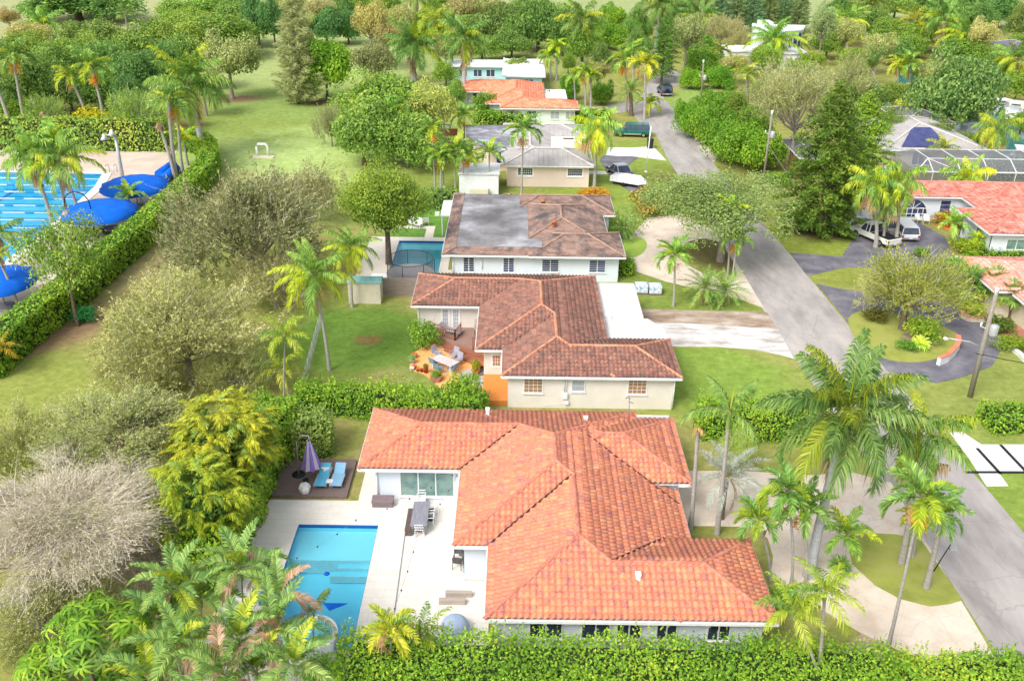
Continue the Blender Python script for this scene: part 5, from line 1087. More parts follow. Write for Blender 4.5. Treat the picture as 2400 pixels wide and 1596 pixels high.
# planter walls of right house island
def arcwall(name, label, pts, h, w, m, capm):
    t = thing(name, label, 'wall'); P_ = [Vector((*G(*p, h), 0)) for p in pts]; a_, b_ = MB(), MB()
    for i in range(len(P_) - 1):
        a_.bar(P_[i] + Vector((0, 0, h / 2 - .03)), P_[i + 1] + Vector((0, 0, h / 2 - .03)), w, h); b_.bar(P_[i] + Vector((0, 0, h)), P_[i + 1] + Vector((0, 0, h)), w + .1, .08)
    a_.build('wall_body', m, t); b_.build('coping', capm, t)
arcwall('curved_wall', 'curved white wall with terracotta coping at the island tip', [(2202, 838), (2222, 830), (2238, 815), (2248, 800), (2246, 785)], .7, .3, mt['white'], CAP5)
arcwall('planter_wall', 'curved cream planter edging beside the pillars of the salmon-tile house', [(2253, 726), (2258, 735), (2275, 743), (2310, 744)], .45, .3, mt['cream'], CAPR)
arcwall('garden_edging', 'white curved garden edging right of the dark loop driveway', [(2342, 800), (2352, 806), (2372, 812), (2390, 826), (2405, 842)], .3, .25, mt['white'], mt['white'])
sheet('brick_walk', GP([(2325, 748), (2400, 770), (2400, 800), (2368, 790), (2332, 772)]), .06, M('brick_paving', (.50, .22, .15), .85, c2=(.38, .16, .11), scale=2))
# ---------------- POLES ----------------
def upole(label, base, top_px, r, xf=False, arm=False, arml=2.5):
    x, y = G(*base, 0); h = ZT(x, y, top_px[1]); tx = G(*top_px, h)[0] - x
    t = thing('utility_pole', label, 'utility pole', (x, y, 0)); part(t, 'pole', lambda mb: mb.tube([(0, 0, 0), (tx, 0, h)], [r, r * .7], 10), mt['pole'])
    part(t, 'pole_cap', lambda mb: mb.tube([(tx, 0, h - .45), (tx, 0, h + .15)], .14, 8), mt['white'])
    f = .62 if not xf else xf
    if xf:
        part(t, 'transformer', lambda mb: mb.lathe((tx * f + .36, -.25, h * f - .1), [(0, -.45), (.26, -.42), (.3, -.3), (.3, .35), (.26, .42), (0, .48)], 14), mt['steel'])
        part(t, 'insulator', lambda mb: (mb.bar((tx * f - .5, 0, h * f + .1), (tx * f, 0, h * f - .1), .05, .05), mb.tube([(tx * f - .5, 0, h * f + .05), (tx * f - .5, 0, h * f + .4)], .07, 6)), mt['white'])
    if arm:
        la = part(t, 'lamp_arm', lambda mb: mb.tube([(tx * .45, 0, h * .47), (tx * .45 - 1.0, 0, h * .47 + .5), (tx * .45 - arml, 0, h * .47 + .75)], .045, 6), mt['steel'])
        part(t, 'lamp_head', lambda mb: mb.lathe((tx * .45 - arml - .2, 0, h * .47 + .72), [(0, -.08), (.16, -.05), (.2, .02), (.1, .1), (0, .12)], 10), mt['white'])
    return Vector((x + tx, y, h)), t
pA, tA = upole('weathered wooden pole with grey transformer and street-lamp arm above the dark loop driveway', (2273, 930), (2337, 680), .2, xf=.66, arm=True, arml=2.6)
pB, tB = upole('leaning utility pole with grey transformer among green shrubs beside the street', (1788, 430), (1810, 262), .17, xf=.7)
pC, tC = upole('distant utility pole with small transformer at the far bend of the street', (1643, 236), (1649, 143), .15, xf=.6)
wire('power_line', 'black cable from the transformer pole down to the right edge', 'cable', [(pA.x - .4, pA.y, pA.z * .42), (60, 50, 5.5)], .03, mt['dark'], .8)
wire('power_line', 'thin cable running from the leaning pole down past the dark conifer', 'cable', [(pB.x, pB.y, pB.z * .55), (*G(1962, 536, 1.5), 1.5)], .03, mt['grey'], .6)
wire('power_line', 'thin cable from the distant pole across to the street palms', 'cable', [(pC.x, pC.y, pC.z * .6), (*G(1500, 250, 4), 4)], .03, mt['grey'], .8)
# flood light
x, y = G(290, 433, 0); h = ZT(x, y, 318); tx = G(270, 318, h)[0] - x
fl = thing('flood_light', 'tall grey floodlight pole with twin lamp heads above the blue pool umbrellas', 'floodlight', (x, y, 0)); part(fl, 'pole', lambda mb: mb.tube([(0, 0, 0), (tx * .2, 0, h)], [.28, .17], 10), mt['steel'])
for s, dz in ((-1, 0), (.0, .9)): part(fl, 'lamp_head', lambda mb: (mb.lathe((tx * .2 + s * 1.0 - .2, -.4, h + dz * .6 - .4), [(0, .66), (.16, .64), (.2, .4), (.46, 0), (0, .06)], 12), mb.bar((tx * .2, 0, h + .1), (tx * .2 + s * 1.0 - .2, -.3, h + dz * .6 + .1), .1, .1)), mt['plastic_white'])
def gooselamp(label, base, top, side):
    x, y = G(*base, 0); h = ZT(x, y, top[1]); t = thing('curved_lamp', label, 'lamp post', (x, y, 0)); r = 1.3
    part(t, 'post', lambda mb: mb.tube([(0, 0, 0), (0, 0, h * .55)], [.14, .1], 8), mt['dark']); part(t, 'arm', lambda mb: mb.tube([(0, 0, h * .55), (0, 0, h - r)] + [(side * (r - r * math.cos(a)), 0, h - r + r * math.sin(a)) for a in np.linspace(0, math.pi, 9)] + [(side * 2 * r, 0, h - r - .6)], .06, 6), mt['dark'])
    part(t, 'lamp_shade', lambda mb: mb.lathe((side * 2 * r, 0, h - r - 1.1), [(.5, 0), (.35, .2), (.1, .4), (0, .5)], 12), M('copper_shade', (.45, .28, .22), .5) if 'copper_shade' not in bpy.data.materials else bpy.data.materials['copper_shade'])
gooselamp('black gooseneck pool lamp with copper shade at the front blue umbrella', (226, 560), (198, 450), -1)
ml = thing('garden_lamp', 'small black roadside lamp with pale square head at the driveway island', 'lamp', (*G(2187, 1340, 0), 0)); part(ml, 'post', lambda mb: mb.tube([(0, 0, 0), (.55, 0, 1.9)], .03, 6), mt['dark']); part(ml, 'lamp_head', lambda mb: mb.box(.55, .95, -.12, .12, 1.55, 1.7), mt['steel'])
# ---------------- CLUB POOL UMBRELLAS ETC ----------------
def clubumb(label, px, py, rx, ry, z=2.9, rz=0.):
    x, y = G(px, py, z); t = thing('pool_umbrella', label, 'umbrella', (x, y, 0)); n = 24
    def can(mb):
        rings = [(0.0, .55), (.35, .42), (.7, .15), (1.0, -.35), (1.02, -.8)]
        vs = [(0, 0, z + .5)]
        for q, dz in rings[1:]:
            for i in range(n):
                a = 2 * math.pi * i / n; f = 1 - .05 * abs(math.sin(a * 6)); vs.append((rx * q * f * math.cos(a + rz), ry * q * f * math.sin(a), z + dz + (.12 * abs(math.cos(a * 6)) if q > .9 else 0)))
        fs = [(0, 1 + i, 1 + (i + 1) % n) for i in range(n)]
        for r_ in range(3): fs += [(1 + r_ * n + i, 1 + (r_ + 1) * n + i, 1 + (r_ + 1) * n + (i + 1) % n, 1 + r_ * n + (i + 1) % n) for i in range(n)]
        mb.add(vs, fs, 0, True)
    part(t, 'canopy', can, mt['bluefab']); part(t, 'pole', lambda mb: mb.tube([(0, 0, 0), (0, 0, z + .4)], .08, 8), mt['steel'])
    part(t, 'base', lambda mb: mb.lathe((0, 0, 0), [(0, .25), (.9, .2), (1.0, 0)], 12), mt['concrete']); return t
clubumb('large round bright blue umbrella nearest the lane pool edge, front of two', 232, 486, 3.7, 3.9)
clubumb('large round bright blue umbrella behind the front one, beside the rolled covers', 314, 427, 3.7, 3.9)
clubumb('bright blue umbrella cut by the left edge below the tree', -6, 648, 3.0, 3.4)
for i, (a, b, lab) in enumerate((((372, 410), (406, 386), 'rolled blue pool cover by the palm trunks, upper of two'), ((380, 425), (412, 395), 'rolled blue pool cover by the palm trunks, lower of two'))):
    A_, B_ = Vector((*G(*a, .5), .55)), Vector((*G(*b, .5), .55)); o = MB().tube([A_, B_], .55, 12).build('cover_roll', mt['bluefab']); tag(o, lab, 'pool cover')
for i, (px, py, rz) in enumerate(((208, 548, 30), (222, 545, 200), (238, 540, -60), (250, 548, 90), (228, 560, 160))): chair('brown pool chair beneath the front blue umbrella, ' + ('far left', 'middle left', 'middle right', 'far right', 'nearest')[i], (*G(px, py, .4), .04), R(rz), mt['brownwood'], w=.6, name='pool_chair')
t = thing('round_table', 'round pale table under the blue umbrella by the hedge', 'table', (*G(260, 536, .7), .04)); part(t, 'top', lambda mb: mb.lathe((0, 0, .72), [(0, .04), (.9, .04), (.9, 0)], 18, sm=False), mt['concrete']); part(t, 'leg', lambda mb: mb.tube([(0, 0, 0), (0, 0, .72)], .08, 8), mt['grey'])
def ladder(label, px, py):
    x, y = G(px, py, 0); t = thing('pool_ladder', label, 'pool ladder', (x, y, 0))
    for s in (-.5, .5): part(t, 'handrail', lambda mb: mb.tube([(s, .6, 0), (s, .6, .9), (s, .3, 1.1), (s, -.3, 1.1), (s, -.6, .8), (s, -.7, -.6)], .045, 6), mt['chrome'])
ladder('steel pool ladder at the far rim of the lane pool', 262, 407); ladder('steel pool ladder at the near rim beside the spreading tree', 105, 560)
gt = thing('golf_marker', 'white arch marker on the bright golf fairway', 'marker', (*G(616, 367, 0), 0)); part(gt, 'arch', lambda mb: mb.tube([(-.75, 0, 0), (-.75, 0, 1.3), (-.5, 0, 1.7), (.5, 0, 1.7), (.75, 0, 1.3), (.75, 0, 0)], .16, 8), mt['trim']); part(gt, 'board', lambda mb: mb.box(-1.3, 1.6, -1.0, .3, 0, .1), mt['cream'])
# boats & canal bits
for px, py, rz, L, lab in ((2345, 255, 20, 6, 'white motorboat under the tilted dock at the right canal'), (2378, 262, 60, 5, 'white boat with dark engines beside the dock'), (2390, 372, 70, 7, 'white boat with rails at the right edge of the canal'), (2285, 290, 60, 7, 'white cabin boat half hidden by the big round tree'), (2265, 310, 30, 5, 'small white dinghy below the big round tree')):
    x, y = G(px, py, .8); t = thing('motor_boat', lab, 'boat', (x, y, 0), R(rz)); h = L / 2
    part(t, 'hull', lambda mb: mb.add([(-h, -1, 0), (-h, 1, 0), (h * .4, 1, 0), (h, 0, .3), (h * .4, -1, 0), (-h, -1.2, 1), (-h, 1.2, 1), (h * .4, 1.2, 1.1), (h * 1.1, 0, 1.3), (h * .4, -1.2, 1.1)], [(0, 1, 6, 5), (1, 2, 7, 6), (2, 3, 8, 7), (3, 4, 9, 8), (4, 0, 5, 9), (5, 6, 7, 8, 9)]), mt['plastic_white']); part(t, 'cabin', lambda mb: mb.box(-h * .3, h * .3, -.7, .7, 1.0, 1.9), mt['glasspale'], bevel=.1); part(t, 'canopy', lambda mb: mb.box(-h * .5, h * .35, -.9, .9, 2.3, 2.4), mt['white'])
t = thing('dock', 'pale slanted boat dock with planks at the upper right', 'dock'); part(t, 'planks', lambda mb: mb.prism(GP([(2346, 226), (2370, 234), (2400, 238), (2440, 262), (2400, 252), (2362, 246)], .6), .3, .7), mt['cream']); part(t, 'piling', lambda mb: mb.tube([(*G(2352, 222), 0), (*G(2352, 222), 4)], .2, 8), mt['white'])
# ================= VEGETATION =================
LF = {}
LF['dark'] = leafmat('dark_broad_leaf', [(0, (0.068, 0.147, 0.055)), (.35, (0.147, 0.274, 0.068)), (.6, (0.255, 0.392, 0.088)), (1, (0.431, 0.530, 0.138))])
LF['mid'] = leafmat('mid_green_leaf', [(0, (0.077, 0.154, 0.031)), (.35, (0.169, 0.308, 0.054)), (.6, (0.293, 0.447, 0.077)), (1, (0.524, 0.585, 0.123))])
LF['bright'] = leafmat('bright_green_leaf', [(0, (0.060, 0.156, 0.018)), (.35, (0.156, 0.336, 0.036)), (.65, (0.264, 0.468, 0.042)), (1, (0.504, 0.600, 0.072))])
LF['yellow'] = leafmat('yellow_green_leaf', [(0, (0.126, 0.200, 0.016)), (.35, (0.336, 0.410, 0.021)), (.65, (0.525, 0.546, 0.037)), (1, (0.756, 0.672, 0.084))])
LF['olive'] = leafmat('olive_fine_leaf', [(0, (0.174, 0.209, 0.078)), (.35, (0.348, 0.383, 0.139)), (.65, (0.540, 0.540, 0.227)), (1, (0.731, 0.696, 0.348))], trans=.25)
LF['tan'] = leafmat('pale_twiggy_leaf', [(0, (0.286, 0.260, 0.169)), (.35, (0.468, 0.429, 0.286)), (.65, (0.624, 0.559, 0.416)), (1, (0.780, 0.702, 0.572))], trans=.2)
LF['silver'] = leafmat('silver_leaf', [(0, (0.312, 0.372, 0.312)), (.5, (0.504, 0.552, 0.480)), (1, (0.672, 0.696, 0.648))])
LF['palm'] = leafmat('palm_leaflet', [(0, (0.059, 0.151, 0.049)), (.35, (0.151, 0.300, 0.067)), (.65, (0.283, 0.451, 0.100)), (1, (0.534, 0.634, 0.200))], rough=.45)
LF['palmy'] = leafmat('yellow_palm_leaflet', [(0, (0.154, 0.242, 0.022)), (.4, (0.352, 0.462, 0.033)), (.7, (0.550, 0.594, 0.055)), (1, (0.726, 0.682, 0.132))], rough=.45)
LF['dead'] = leafmat('dead_frond', [(0, (0.308, 0.187, 0.110)), (.5, (0.528, 0.341, 0.209)), (1, (0.726, 0.550, 0.396))])
LF['orange'] = leafmat('orange_leaf', [(0, (0.450, 0.120, 0.020)), (.5, (0.700, 0.300, 0.050)), (1, (0.750, 0.500, 0.100))])
LF['teal'] = leafmat('teal_green_leaf', [(0, (0.020, 0.100, 0.080)), (.5, (0.040, 0.170, 0.120)), (1, (0.100, 0.260, 0.170))])
RACH = M('frond_stem', (.36, .36, .14), .6)
def unit(v): return v / (np.linalg.norm(v, axis=-1, keepdims=True) + 1e-9)
class LB:
    """numpy quad collector with material index"""
    def __init__(s): s.V = []; s.F = []; s.M = []; s.n = 0
    def quads(s, Q, mi):      # Q (n,4,3)
        n = len(Q); s.V.append(Q.reshape(-1, 3)); s.F.append(np.arange(n * 4).reshape(n, 4) + s.n); s.M.append(np.full(n, mi) if np.isscalar(mi) else mi); s.n += n * 4
    def strips(s, P0, P1, P2, W, mi):   # two-segment leaflets sharing verts: P (n,3), W (n,3) half-width vector
        n = len(P0); V = np.stack([P0 - W * .6, P0 + W * .6, P1 + W, P1 - W, P2 + W * .12, P2 - W * .12], 1).reshape(-1, 3)
        b = np.arange(n)[:, None] * 6 + s.n; F = np.concatenate([b + np.array([0, 1, 2, 3]), b + np.array([3, 2, 4, 5])]); s.V.append(V); s.F.append(F); s.M.append(np.full(len(F), mi)); s.n += n * 6
    def tube(s, pts, rs, mi, n=4):
        pts = np.array(pts, float); m = len(pts); T = unit(np.gradient(pts, axis=0)); ref = np.array([.31, .17, .93])
        X = unit(np.cross(T, ref)); Y = np.cross(T, X); A = np.linspace(0, 2 * np.pi, n, endpoint=False); rs = np.broadcast_to(np.array(rs, float), (m,))
        V = (pts[:, None] + (X[:, None] * np.cos(A)[None, :, None] + Y[:, None] * np.sin(A)[None, :, None]) * rs[:, None, None]).reshape(-1, 3)
        F = [[i * n + k, i * n + (k + 1) % n, (i + 1) * n + (k + 1) % n, (i + 1) * n + k] for i in range(m - 1) for k in range(n)]
        s.V.append(V); s.F.append(np.array(F) + s.n); s.M.append(np.full(len(F), mi)); s.n += len(V)
    def mesh(s, name, mats):
        me = bpy.data.meshes.new(name); V = np.concatenate(s.V).astype(np.float32); F = np.concatenate(s.F).astype(np.int32)
        me.vertices.add(len(V)); me.vertices.foreach_set('co', V.ravel()); me.loops.add(F.size); me.loops.foreach_set('vertex_index', F.ravel())
        me.polygons.add(len(F)); me.polygons.foreach_set('loop_start', np.arange(0, F.size, 4, dtype=np.int32))
        for m in mats: me.materials.append(m)
        me.polygons.foreach_set('material_index', np.concatenate(s.M).astype(np.int32)); me.update(calc_edges=True); return me
def leaves(L, C, N, size, mi, rg, aspect=.5, up=.0, jit=.8):
    """leaf quads at C with rough normals N"""
    n = len(C); nn = unit(N + rg.normal(0, jit, (n, 3)) + np.array([0, 0, up])); a = unit(np.cross(nn, rg.normal(0, 1, (n, 3)))); b = np.cross(nn, a)
    sz = size * rg.uniform(.6, 1.3, (n, 1)); L.quads(np.stack([C - a * sz / 2, C + b * sz * aspect / 2, C + a * sz / 2, C - b * sz * aspect / 2], 1), mi)
def clumps(rg, n, rx, ry, rz, flat=-.35, inner=.62):
    d = unit(rg.normal(0, 1, (n * 4, 3))); d = d[d[:, 2] > flat][:n]; r = rg.uniform(inner, 1.0, (len(d), 1))
    return d * r * np.array([rx, ry, rz])
def limbs(L, rg, base_h, cl, r0, mi=0, cz=0, k=10, n=5, lean=0):
    """trunk to base_h then limbs to clump centres (crown-centre relative + cz)"""
    L.tube([(0, 0, -.1), (lean * .2, .03, base_h * .35), (lean * .6, -.03, base_h * .7), (lean, 0, base_h)], [r0 * 1.35, r0, r0 * .85, r0 * .75], mi, 8)
    idx = rg.permutation(len(cl))[:k]
    for i in idx:
        e = cl[i] * .85 + np.array([0, 0, cz]); s_ = np.array([lean, 0, base_h * rg.uniform(.75, 1.0)]); m = s_ * .5 + e * .5 + rg.normal(0, .25, 3) + np.array([0, 0, -.1 * np.linalg.norm(e - s_)])
        L.tube([s_, s_ * .65 + m * .35 + rg.normal(0, .08, 3), m, m * .45 + e * .55 + rg.normal(0, .12, 3), e], [r0 * .5, r0 * .4, r0 * .3, r0 * .18, r0 * .06], mi, n)
        for _ in range(2):
            q = e + rg.normal(0, 1.0, 3) * np.array([1, 1, .6]); L.tube([m, (m + q) / 2 + rg.normal(0, .15, 3), q], [r0 * .2, r0 * .12, r0 * .03], mi, 3)
TEMPL = {}
def broad(key, leafk, seed, R_=5.0, H=9.0, rz=3.6, ncl=46, clr=1.5, nleaf=260, size=.34, bark='bark', flat=-.3, up=.5, r0=.3, aspect=.55, inner=.62, k=12, fill=.12, twigs=0):
    rg = np.random.default_rng(seed); cl = clumps(rg, ncl, R_ - clr * .6, R_ - clr * .6, rz - clr * .4, flat, inner); cl += rg.normal(0, .085 * R_, cl.shape); cz = H - rz
    T = LB(); limbs(T, rg, max(.5, cz - rz * .35), cl, r0, 0, cz, k)
    L = LB()
    for c in cl:
        cr_ = clr * rg.uniform(.5, 1.4); n = int(nleaf * (cr_ / clr) ** 2); d = unit(rg.normal(0, 1, (n, 3)) + np.array([0, 0, .35])); rr = cr_ * rg.uniform(.55, 1.05, (n, 1)) ; P_ = c + d * rr * np.array([1, 1, .75]) + np.array([0, 0, cz])
        leaves(L, P_, d, size, 0, rg, aspect, up)
    n = int(ncl * nleaf * fill); d = unit(rg.normal(0, 1, (n, 3))); P_ = d * rg.uniform(.2, .75, (n, 1)) * np.array([R_, R_, rz]) + np.array([0, 0, cz]); P_ = P_[P_[:, 2] > cz - rz * .45]; leaves(L, P_, unit(P_ - np.array([0, 0, cz])), size * 1.5, 0, rg, .7, .3)
    TEMPL[key] = (T.mesh(key + '_trunk', [mt[bark]]), L.mesh(key + '_crown', [LF[leafk]]))
def wispy(key, leafk, seed, R_=6.0, H=8.5, rz=3.6, ncl=60, bark='greybark', r0=.28, nleaf=560, size=.26, twl=1.3, ntw=34, tws=.012, stream=(0, 0, .8), inner=.35, k=22):
    """thin feathery tree: streaming twigs with narrow leaves"""
    rg = np.random.default_rng(seed); cl = clumps(rg, ncl, R_ * .86, R_ * .86, rz * .85, -.45, inner); cz = H - rz; cl += rg.normal(0, .07 * R_, cl.shape)
    T = LB(); limbs(T, rg, max(.5, cz - rz * .5), cl, r0, 0, cz, k, 5)
    L = LB(); st = np.array(stream)
    for c in cl:
        o = unit(c * np.array([1, 1, .6]) + np.array([0, 0, .3]))
        n = ntw; P0 = c + rg.normal(0, .55, (n, 3)) + np.array([0, 0, cz]); D = unit(o * .9 + st + rg.normal(0, .55, (n, 3))); Ln = twl * rg.uniform(.5, 1.3, (n, 1)); P1 = P0 + D * Ln * .5; P2 = P0 + D * Ln + rg.normal(0, .12, (n, 3)); W_ = unit(np.cross(D, rg.normal(0, 1, (n, 3)))) * tws
        L.strips(P0, P1, P2, W_, 1)
        if nleaf:
            q = rg.integers(0, n, nleaf); t_ = rg.uniform(0.1, 1.1, (nleaf, 1)); C_ = P0[q] + (P2[q] - P0[q]) * t_ + rg.normal(0, .10, (nleaf, 3)); a = unit(D[q] + rg.normal(0, .45, (nleaf, 3))); b = unit(np.cross(a, rg.normal(0, 1, (nleaf, 3)))); sz = size * rg.uniform(.5, 1.2, (nleaf, 1))
            L.quads(np.stack([C_ - a * sz / 2, C_ + b * sz * .2, C_ + a * sz / 2, C_ - b * sz * .2], 1), 0)
    TEMPL[key] = (T.mesh(key + '_trunk', [mt[bark]]), L.mesh(key + '_crown', [LF[leafk], mt['palegrey']]))
def frond(L, rg, az, Ln, e0, droop, o=(0, 0, 0), nl=26, ll=.7, wd=.03, hang=.35, mi=0, vee=.25, rmi=3, start=.14, fluff=.15, rr=.03):
    n = 12; s = np.linspace(0, 1, n); e = e0 - droop * s ** 1.25; ds = Ln / (n - 1)
    r = np.concatenate([[0], np.cumsum(np.cos((e[:-1] + e[1:]) / 2) * ds)]); z = np.concatenate([[0], np.cumsum(np.sin((e[:-1] + e[1:]) / 2) * ds)])
    dx, dy = math.cos(az), math.sin(az); sw = rg.normal(0, .10) * s ** 2 * Ln
    P_ = np.stack([dx * r - dy * sw, dy * r + dx * sw, z], 1) + np.array(o); T_ = unit(np.gradient(P_, axis=0))
    L.tube(P_[::2] if n > 8 else P_, np.linspace(rr, rr * .3, len(P_[::2])), rmi, 3)
    for sd in (-1, 1):
        t = np.linspace(start, .995, nl) + rg.normal(0, .006, nl); t = np.clip(t, 0, 1); ix = t * (n - 1); i0 = np.minimum(ix.astype(int), n - 2); f = (ix - i0)[:, None]
        Pp = P_[i0] * (1 - f) + P_[i0 + 1] * f; Tt = unit(T_[i0] * (1 - f) + T_[i0 + 1] * f)
        side = np.array([-dy, dx, 0.]) * sd; upv = unit(np.cross(Tt, np.array([-dy, dx, 0.]))); upv *= np.sign(upv[:, 2:3] + 1e-6)
        a = (.55 + .75 * t)[:, None]; v = vee + rg.normal(0, fluff, (nl, 1))
        D = unit(side * np.cos(a * .9) + Tt * np.sin(a * .9) + upv * v + rg.normal(0, .06, (nl, 3)))
        le = (ll * (.35 + .65 * np.sin(np.pi * np.clip(t * .92 + .06, 0, 1))) * rg.uniform(.85, 1.1, nl))[:, None]
        P1 = Pp + D * le * .55 - np.array([0, 0, 1]) * le * hang * .15; P2 = Pp + D * le * .95 - np.array([0, 0, 1]) * le * hang
        L.strips(Pp, P1, P2, unit(Tt + rg.normal(0, .15, (nl, 3))) * wd, mi)
def palmcrown(key, seed, nf=18, Ln=3.0, e=(1.35, -.5), droop=(.7, 1.5), nl=28, ll=.75, wd=.03, hang=.4, dead=0, yel=.15, shaft=1.0, shr=.13, leaf='palm', yl='palmy', fluff=.2, fruit=False, vee=.25, spear=True):
    rg = np.random.default_rng(seed); L = LB()
    for i in range(nf):
        q = i / (nf - 1); e0 = e[0] + (e[1] - e[0]) * q + rg.normal(0, .07); az = i * 2.39996 + rg.normal(0, .15)
        isd = i >= nf - dead; mi = 2 if isd else (1 if rg.random() < yel or (key == 'royal' and i in (1, 2, 4)) else 0)
        frond(L, rg, az, Ln * rg.uniform(.88, 1.1) * (.85 if isd else 1), e0 - (.5 if isd else 0), droop[0] + (droop[1] - droop[0]) * q, (0, 0, 0), nl, ll * rg.uniform(.9, 1.1), wd, hang + (.4 if isd else 0), mi, vee, fluff=fluff)
    if spear: L.tube([(0, 0, -.1), (.05, 0, Ln * .35), (.1, .05, Ln * .62)], [.06, .05, .01], 1, 4)
    if shaft: L.tube([(0, 0, -shaft), (0, 0, -shaft * .5), (0, 0, .1)], [shr, shr * 1.15, shr * .6], 4, 8)
    if fruit:
        for i in range(5):
            a = rg.uniform(0, 6.28); C_ = np.array([math.cos(a) * .35, math.sin(a) * .35, -shaft - .35]) + rg.normal(0, .15, (90, 3)) * np.array([1, 1, 1.6]); leaves(L, C_, C_ * 0 + 1, .10, 5, rg, .9)
    TEMPL[key] = (None, L.mesh(key + '_crown', [LF[leaf], LF[yl], LF['dead'], RACH, mt['shaft'], LF['orange']]))
palmcrown('royal', 11, nf=26, Ln=3.7, e=(1.35, -.6), droop=(.7, 1.25), nl=88, ll=.98, wd=.04, hang=.55, dead=2, yel=.12, shaft=1.5, shr=.20, fluff=.35)
palmcrown('royalb', 12, nf=24, Ln=3.4, e=(1.3, -.7), droop=(.8, 1.4), nl=44, ll=.85, wd=.06, hang=.6, dead=3, yel=.15, shaft=1.4, shr=.2, fluff=.35)
palmcrown('coco', 13, nf=24, Ln=3.4, e=(1.25, -.6), droop=(.8, 1.6), nl=46, ll=.8, wd=.05, hang=.75, dead=2, yel=.35, shaft=0, fluff=.12)
palmcrown('slim', 14, nf=15, Ln=2.0, e=(1.15, -.15), droop=(1.0, 1.7), nl=32, ll=.66, wd=.055, hang=.25, yel=.25, shaft=.8, shr=.09, vee=.5, fruit=True)
palmcrown('slimb', 15, nf=13, Ln=1.9, e=(1.2, -.05), droop=(1.1, 1.9), nl=30, ll=.64, wd=.055, hang=.3, yel=.45, dead=1, shaft=.8, shr=.09, vee=.5)
palmcrown('slimc', 16, nf=12, Ln=2.1, e=(1.3, -.0), droop=(.9, 1.7), nl=30, ll=.64, wd=.055, hang=.35, yel=.2, shaft=.9, shr=.09, vee=.4)
palmcrown('queen', 17, nf=22, Ln=3.2, e=(1.2, -.9), droop=(1.0, 1.7), nl=48, ll=.75, wd=.045, hang=.9, dead=3, yel=.4, shaft=0, fluff=.5)
palmcrown('yellowp', 18, nf=13, Ln=2.6, e=(1.2, -.2), droop=(.8, 1.5), nl=28, ll=.7, wd=.045, hang=.5, yel=.9, shaft=.6, shr=.12)
palmcrown('date', 19, nf=30, Ln=2.5, e=(1.3, -.6), droop=(.6, 1.0), nl=30, ll=.45, wd=.03, hang=.2, dead=2, yel=.1, shaft=0, vee=.4)
palmcrown('silverp', 20, nf=22, Ln=3.0, e=(1.2, -.4), droop=(.5, 1.1), nl=34, ll=.6, wd=.035, hang=.25, yel=.0, dead=1, shaft=0, leaf='silver', vee=.4)
palmcrown('sparse', 21, nf=7, Ln=2.7, e=(1.35, .1), droop=(.8, 1.7), nl=30, ll=.6, wd=.04, hang=.7, yel=.3, shaft=1.0, shr=.12, vee=.1, fluff=.05)
palmcrown('deadtop', 22, nf=6, Ln=.9, e=(.6, -.9), droop=(.8, 1.4), nl=14, ll=.3, wd=.03, hang=.6, dead=6, shaft=0)
palmcrown('arecac', 23, nf=11, Ln=2.4, e=(1.35, .3), droop=(.9, 1.7), nl=54, ll=.68, wd=.034, hang=.35, yel=.35, dead=1, shaft=.6, shr=.06, vee=.55, fluff=.05, spear=False)
palmcrown('arecad', 24, nf=11, Ln=2.5, e=(1.3, .2), droop=(.8, 1.6), nl=54, ll=.7, wd=.034, hang=.35, yel=.3, dead=2, shaft=.6, shr=.06, vee=.5, fluff=.05, yl='dead', spear=False)
def fan(key, seed, nf=16, pet=.9, fr=.8, leaf='palm', e=(1.2, -.6), ns=20, yel=.1, wd=.05):
    rg = np.random.default_rng(seed); L = LB()
    for i in range(nf):
        q = i / (nf - 1); el = e[0] + (e[1] - e[0]) * q; az = i * 2.39996; d = np.array([math.cos(az) * math.cos(el), math.sin(az) * math.cos(el), math.sin(el)]); c = d * pet
        L.tube([(0, 0, 0), c * .5, c], [.03, .025, .02], 3, 3); s_ = np.array([-math.sin(az), math.cos(az), 0]); A = np.linspace(-2.2, 2.2, ns); D = unit(np.cos(A)[:, None] * d + np.sin(A)[:, None] * s_ + rg.normal(0, .08, (ns, 3)))
        P0 = np.repeat(c[None], ns, 0); P1 = P0 + D * fr * .6; P2 = P0 + D * fr - np.array([0, 0, .2 * fr]); u_ = unit(np.cross(D, np.cross(d, s_)[None])); L.strips(P0, P1, P2, u_ * wd, 1 if rg.random() < yel else 0)
    TEMPL[key] = (None, L.mesh(key + '_crown', [LF[leaf], LF['palmy'], LF['dead'], RACH]))
fan('fanp', 31); fan('spiky', 32, nf=26, pet=.15, fr=.75, ns=9, wd=.03, e=(1.4, -.3))
def traveller(key, seed):
    rg = np.random.default_rng(seed); L = LB()
    for i in range(22): frond(L, rg, rg.uniform(0, 6.28), rg.uniform(3, 4.5), rg.uniform(.8, 1.45), rg.uniform(.3, .9), (0, 0, 0), 30, .5, .05, .2, 0 if rg.random() > .15 else 2, .3)
    TEMPL[key] = (None, L.mesh(key + '_crown', [LF['palm'], LF['palmy'], LF['dead'], RACH]))
traveller('fountain', 33)
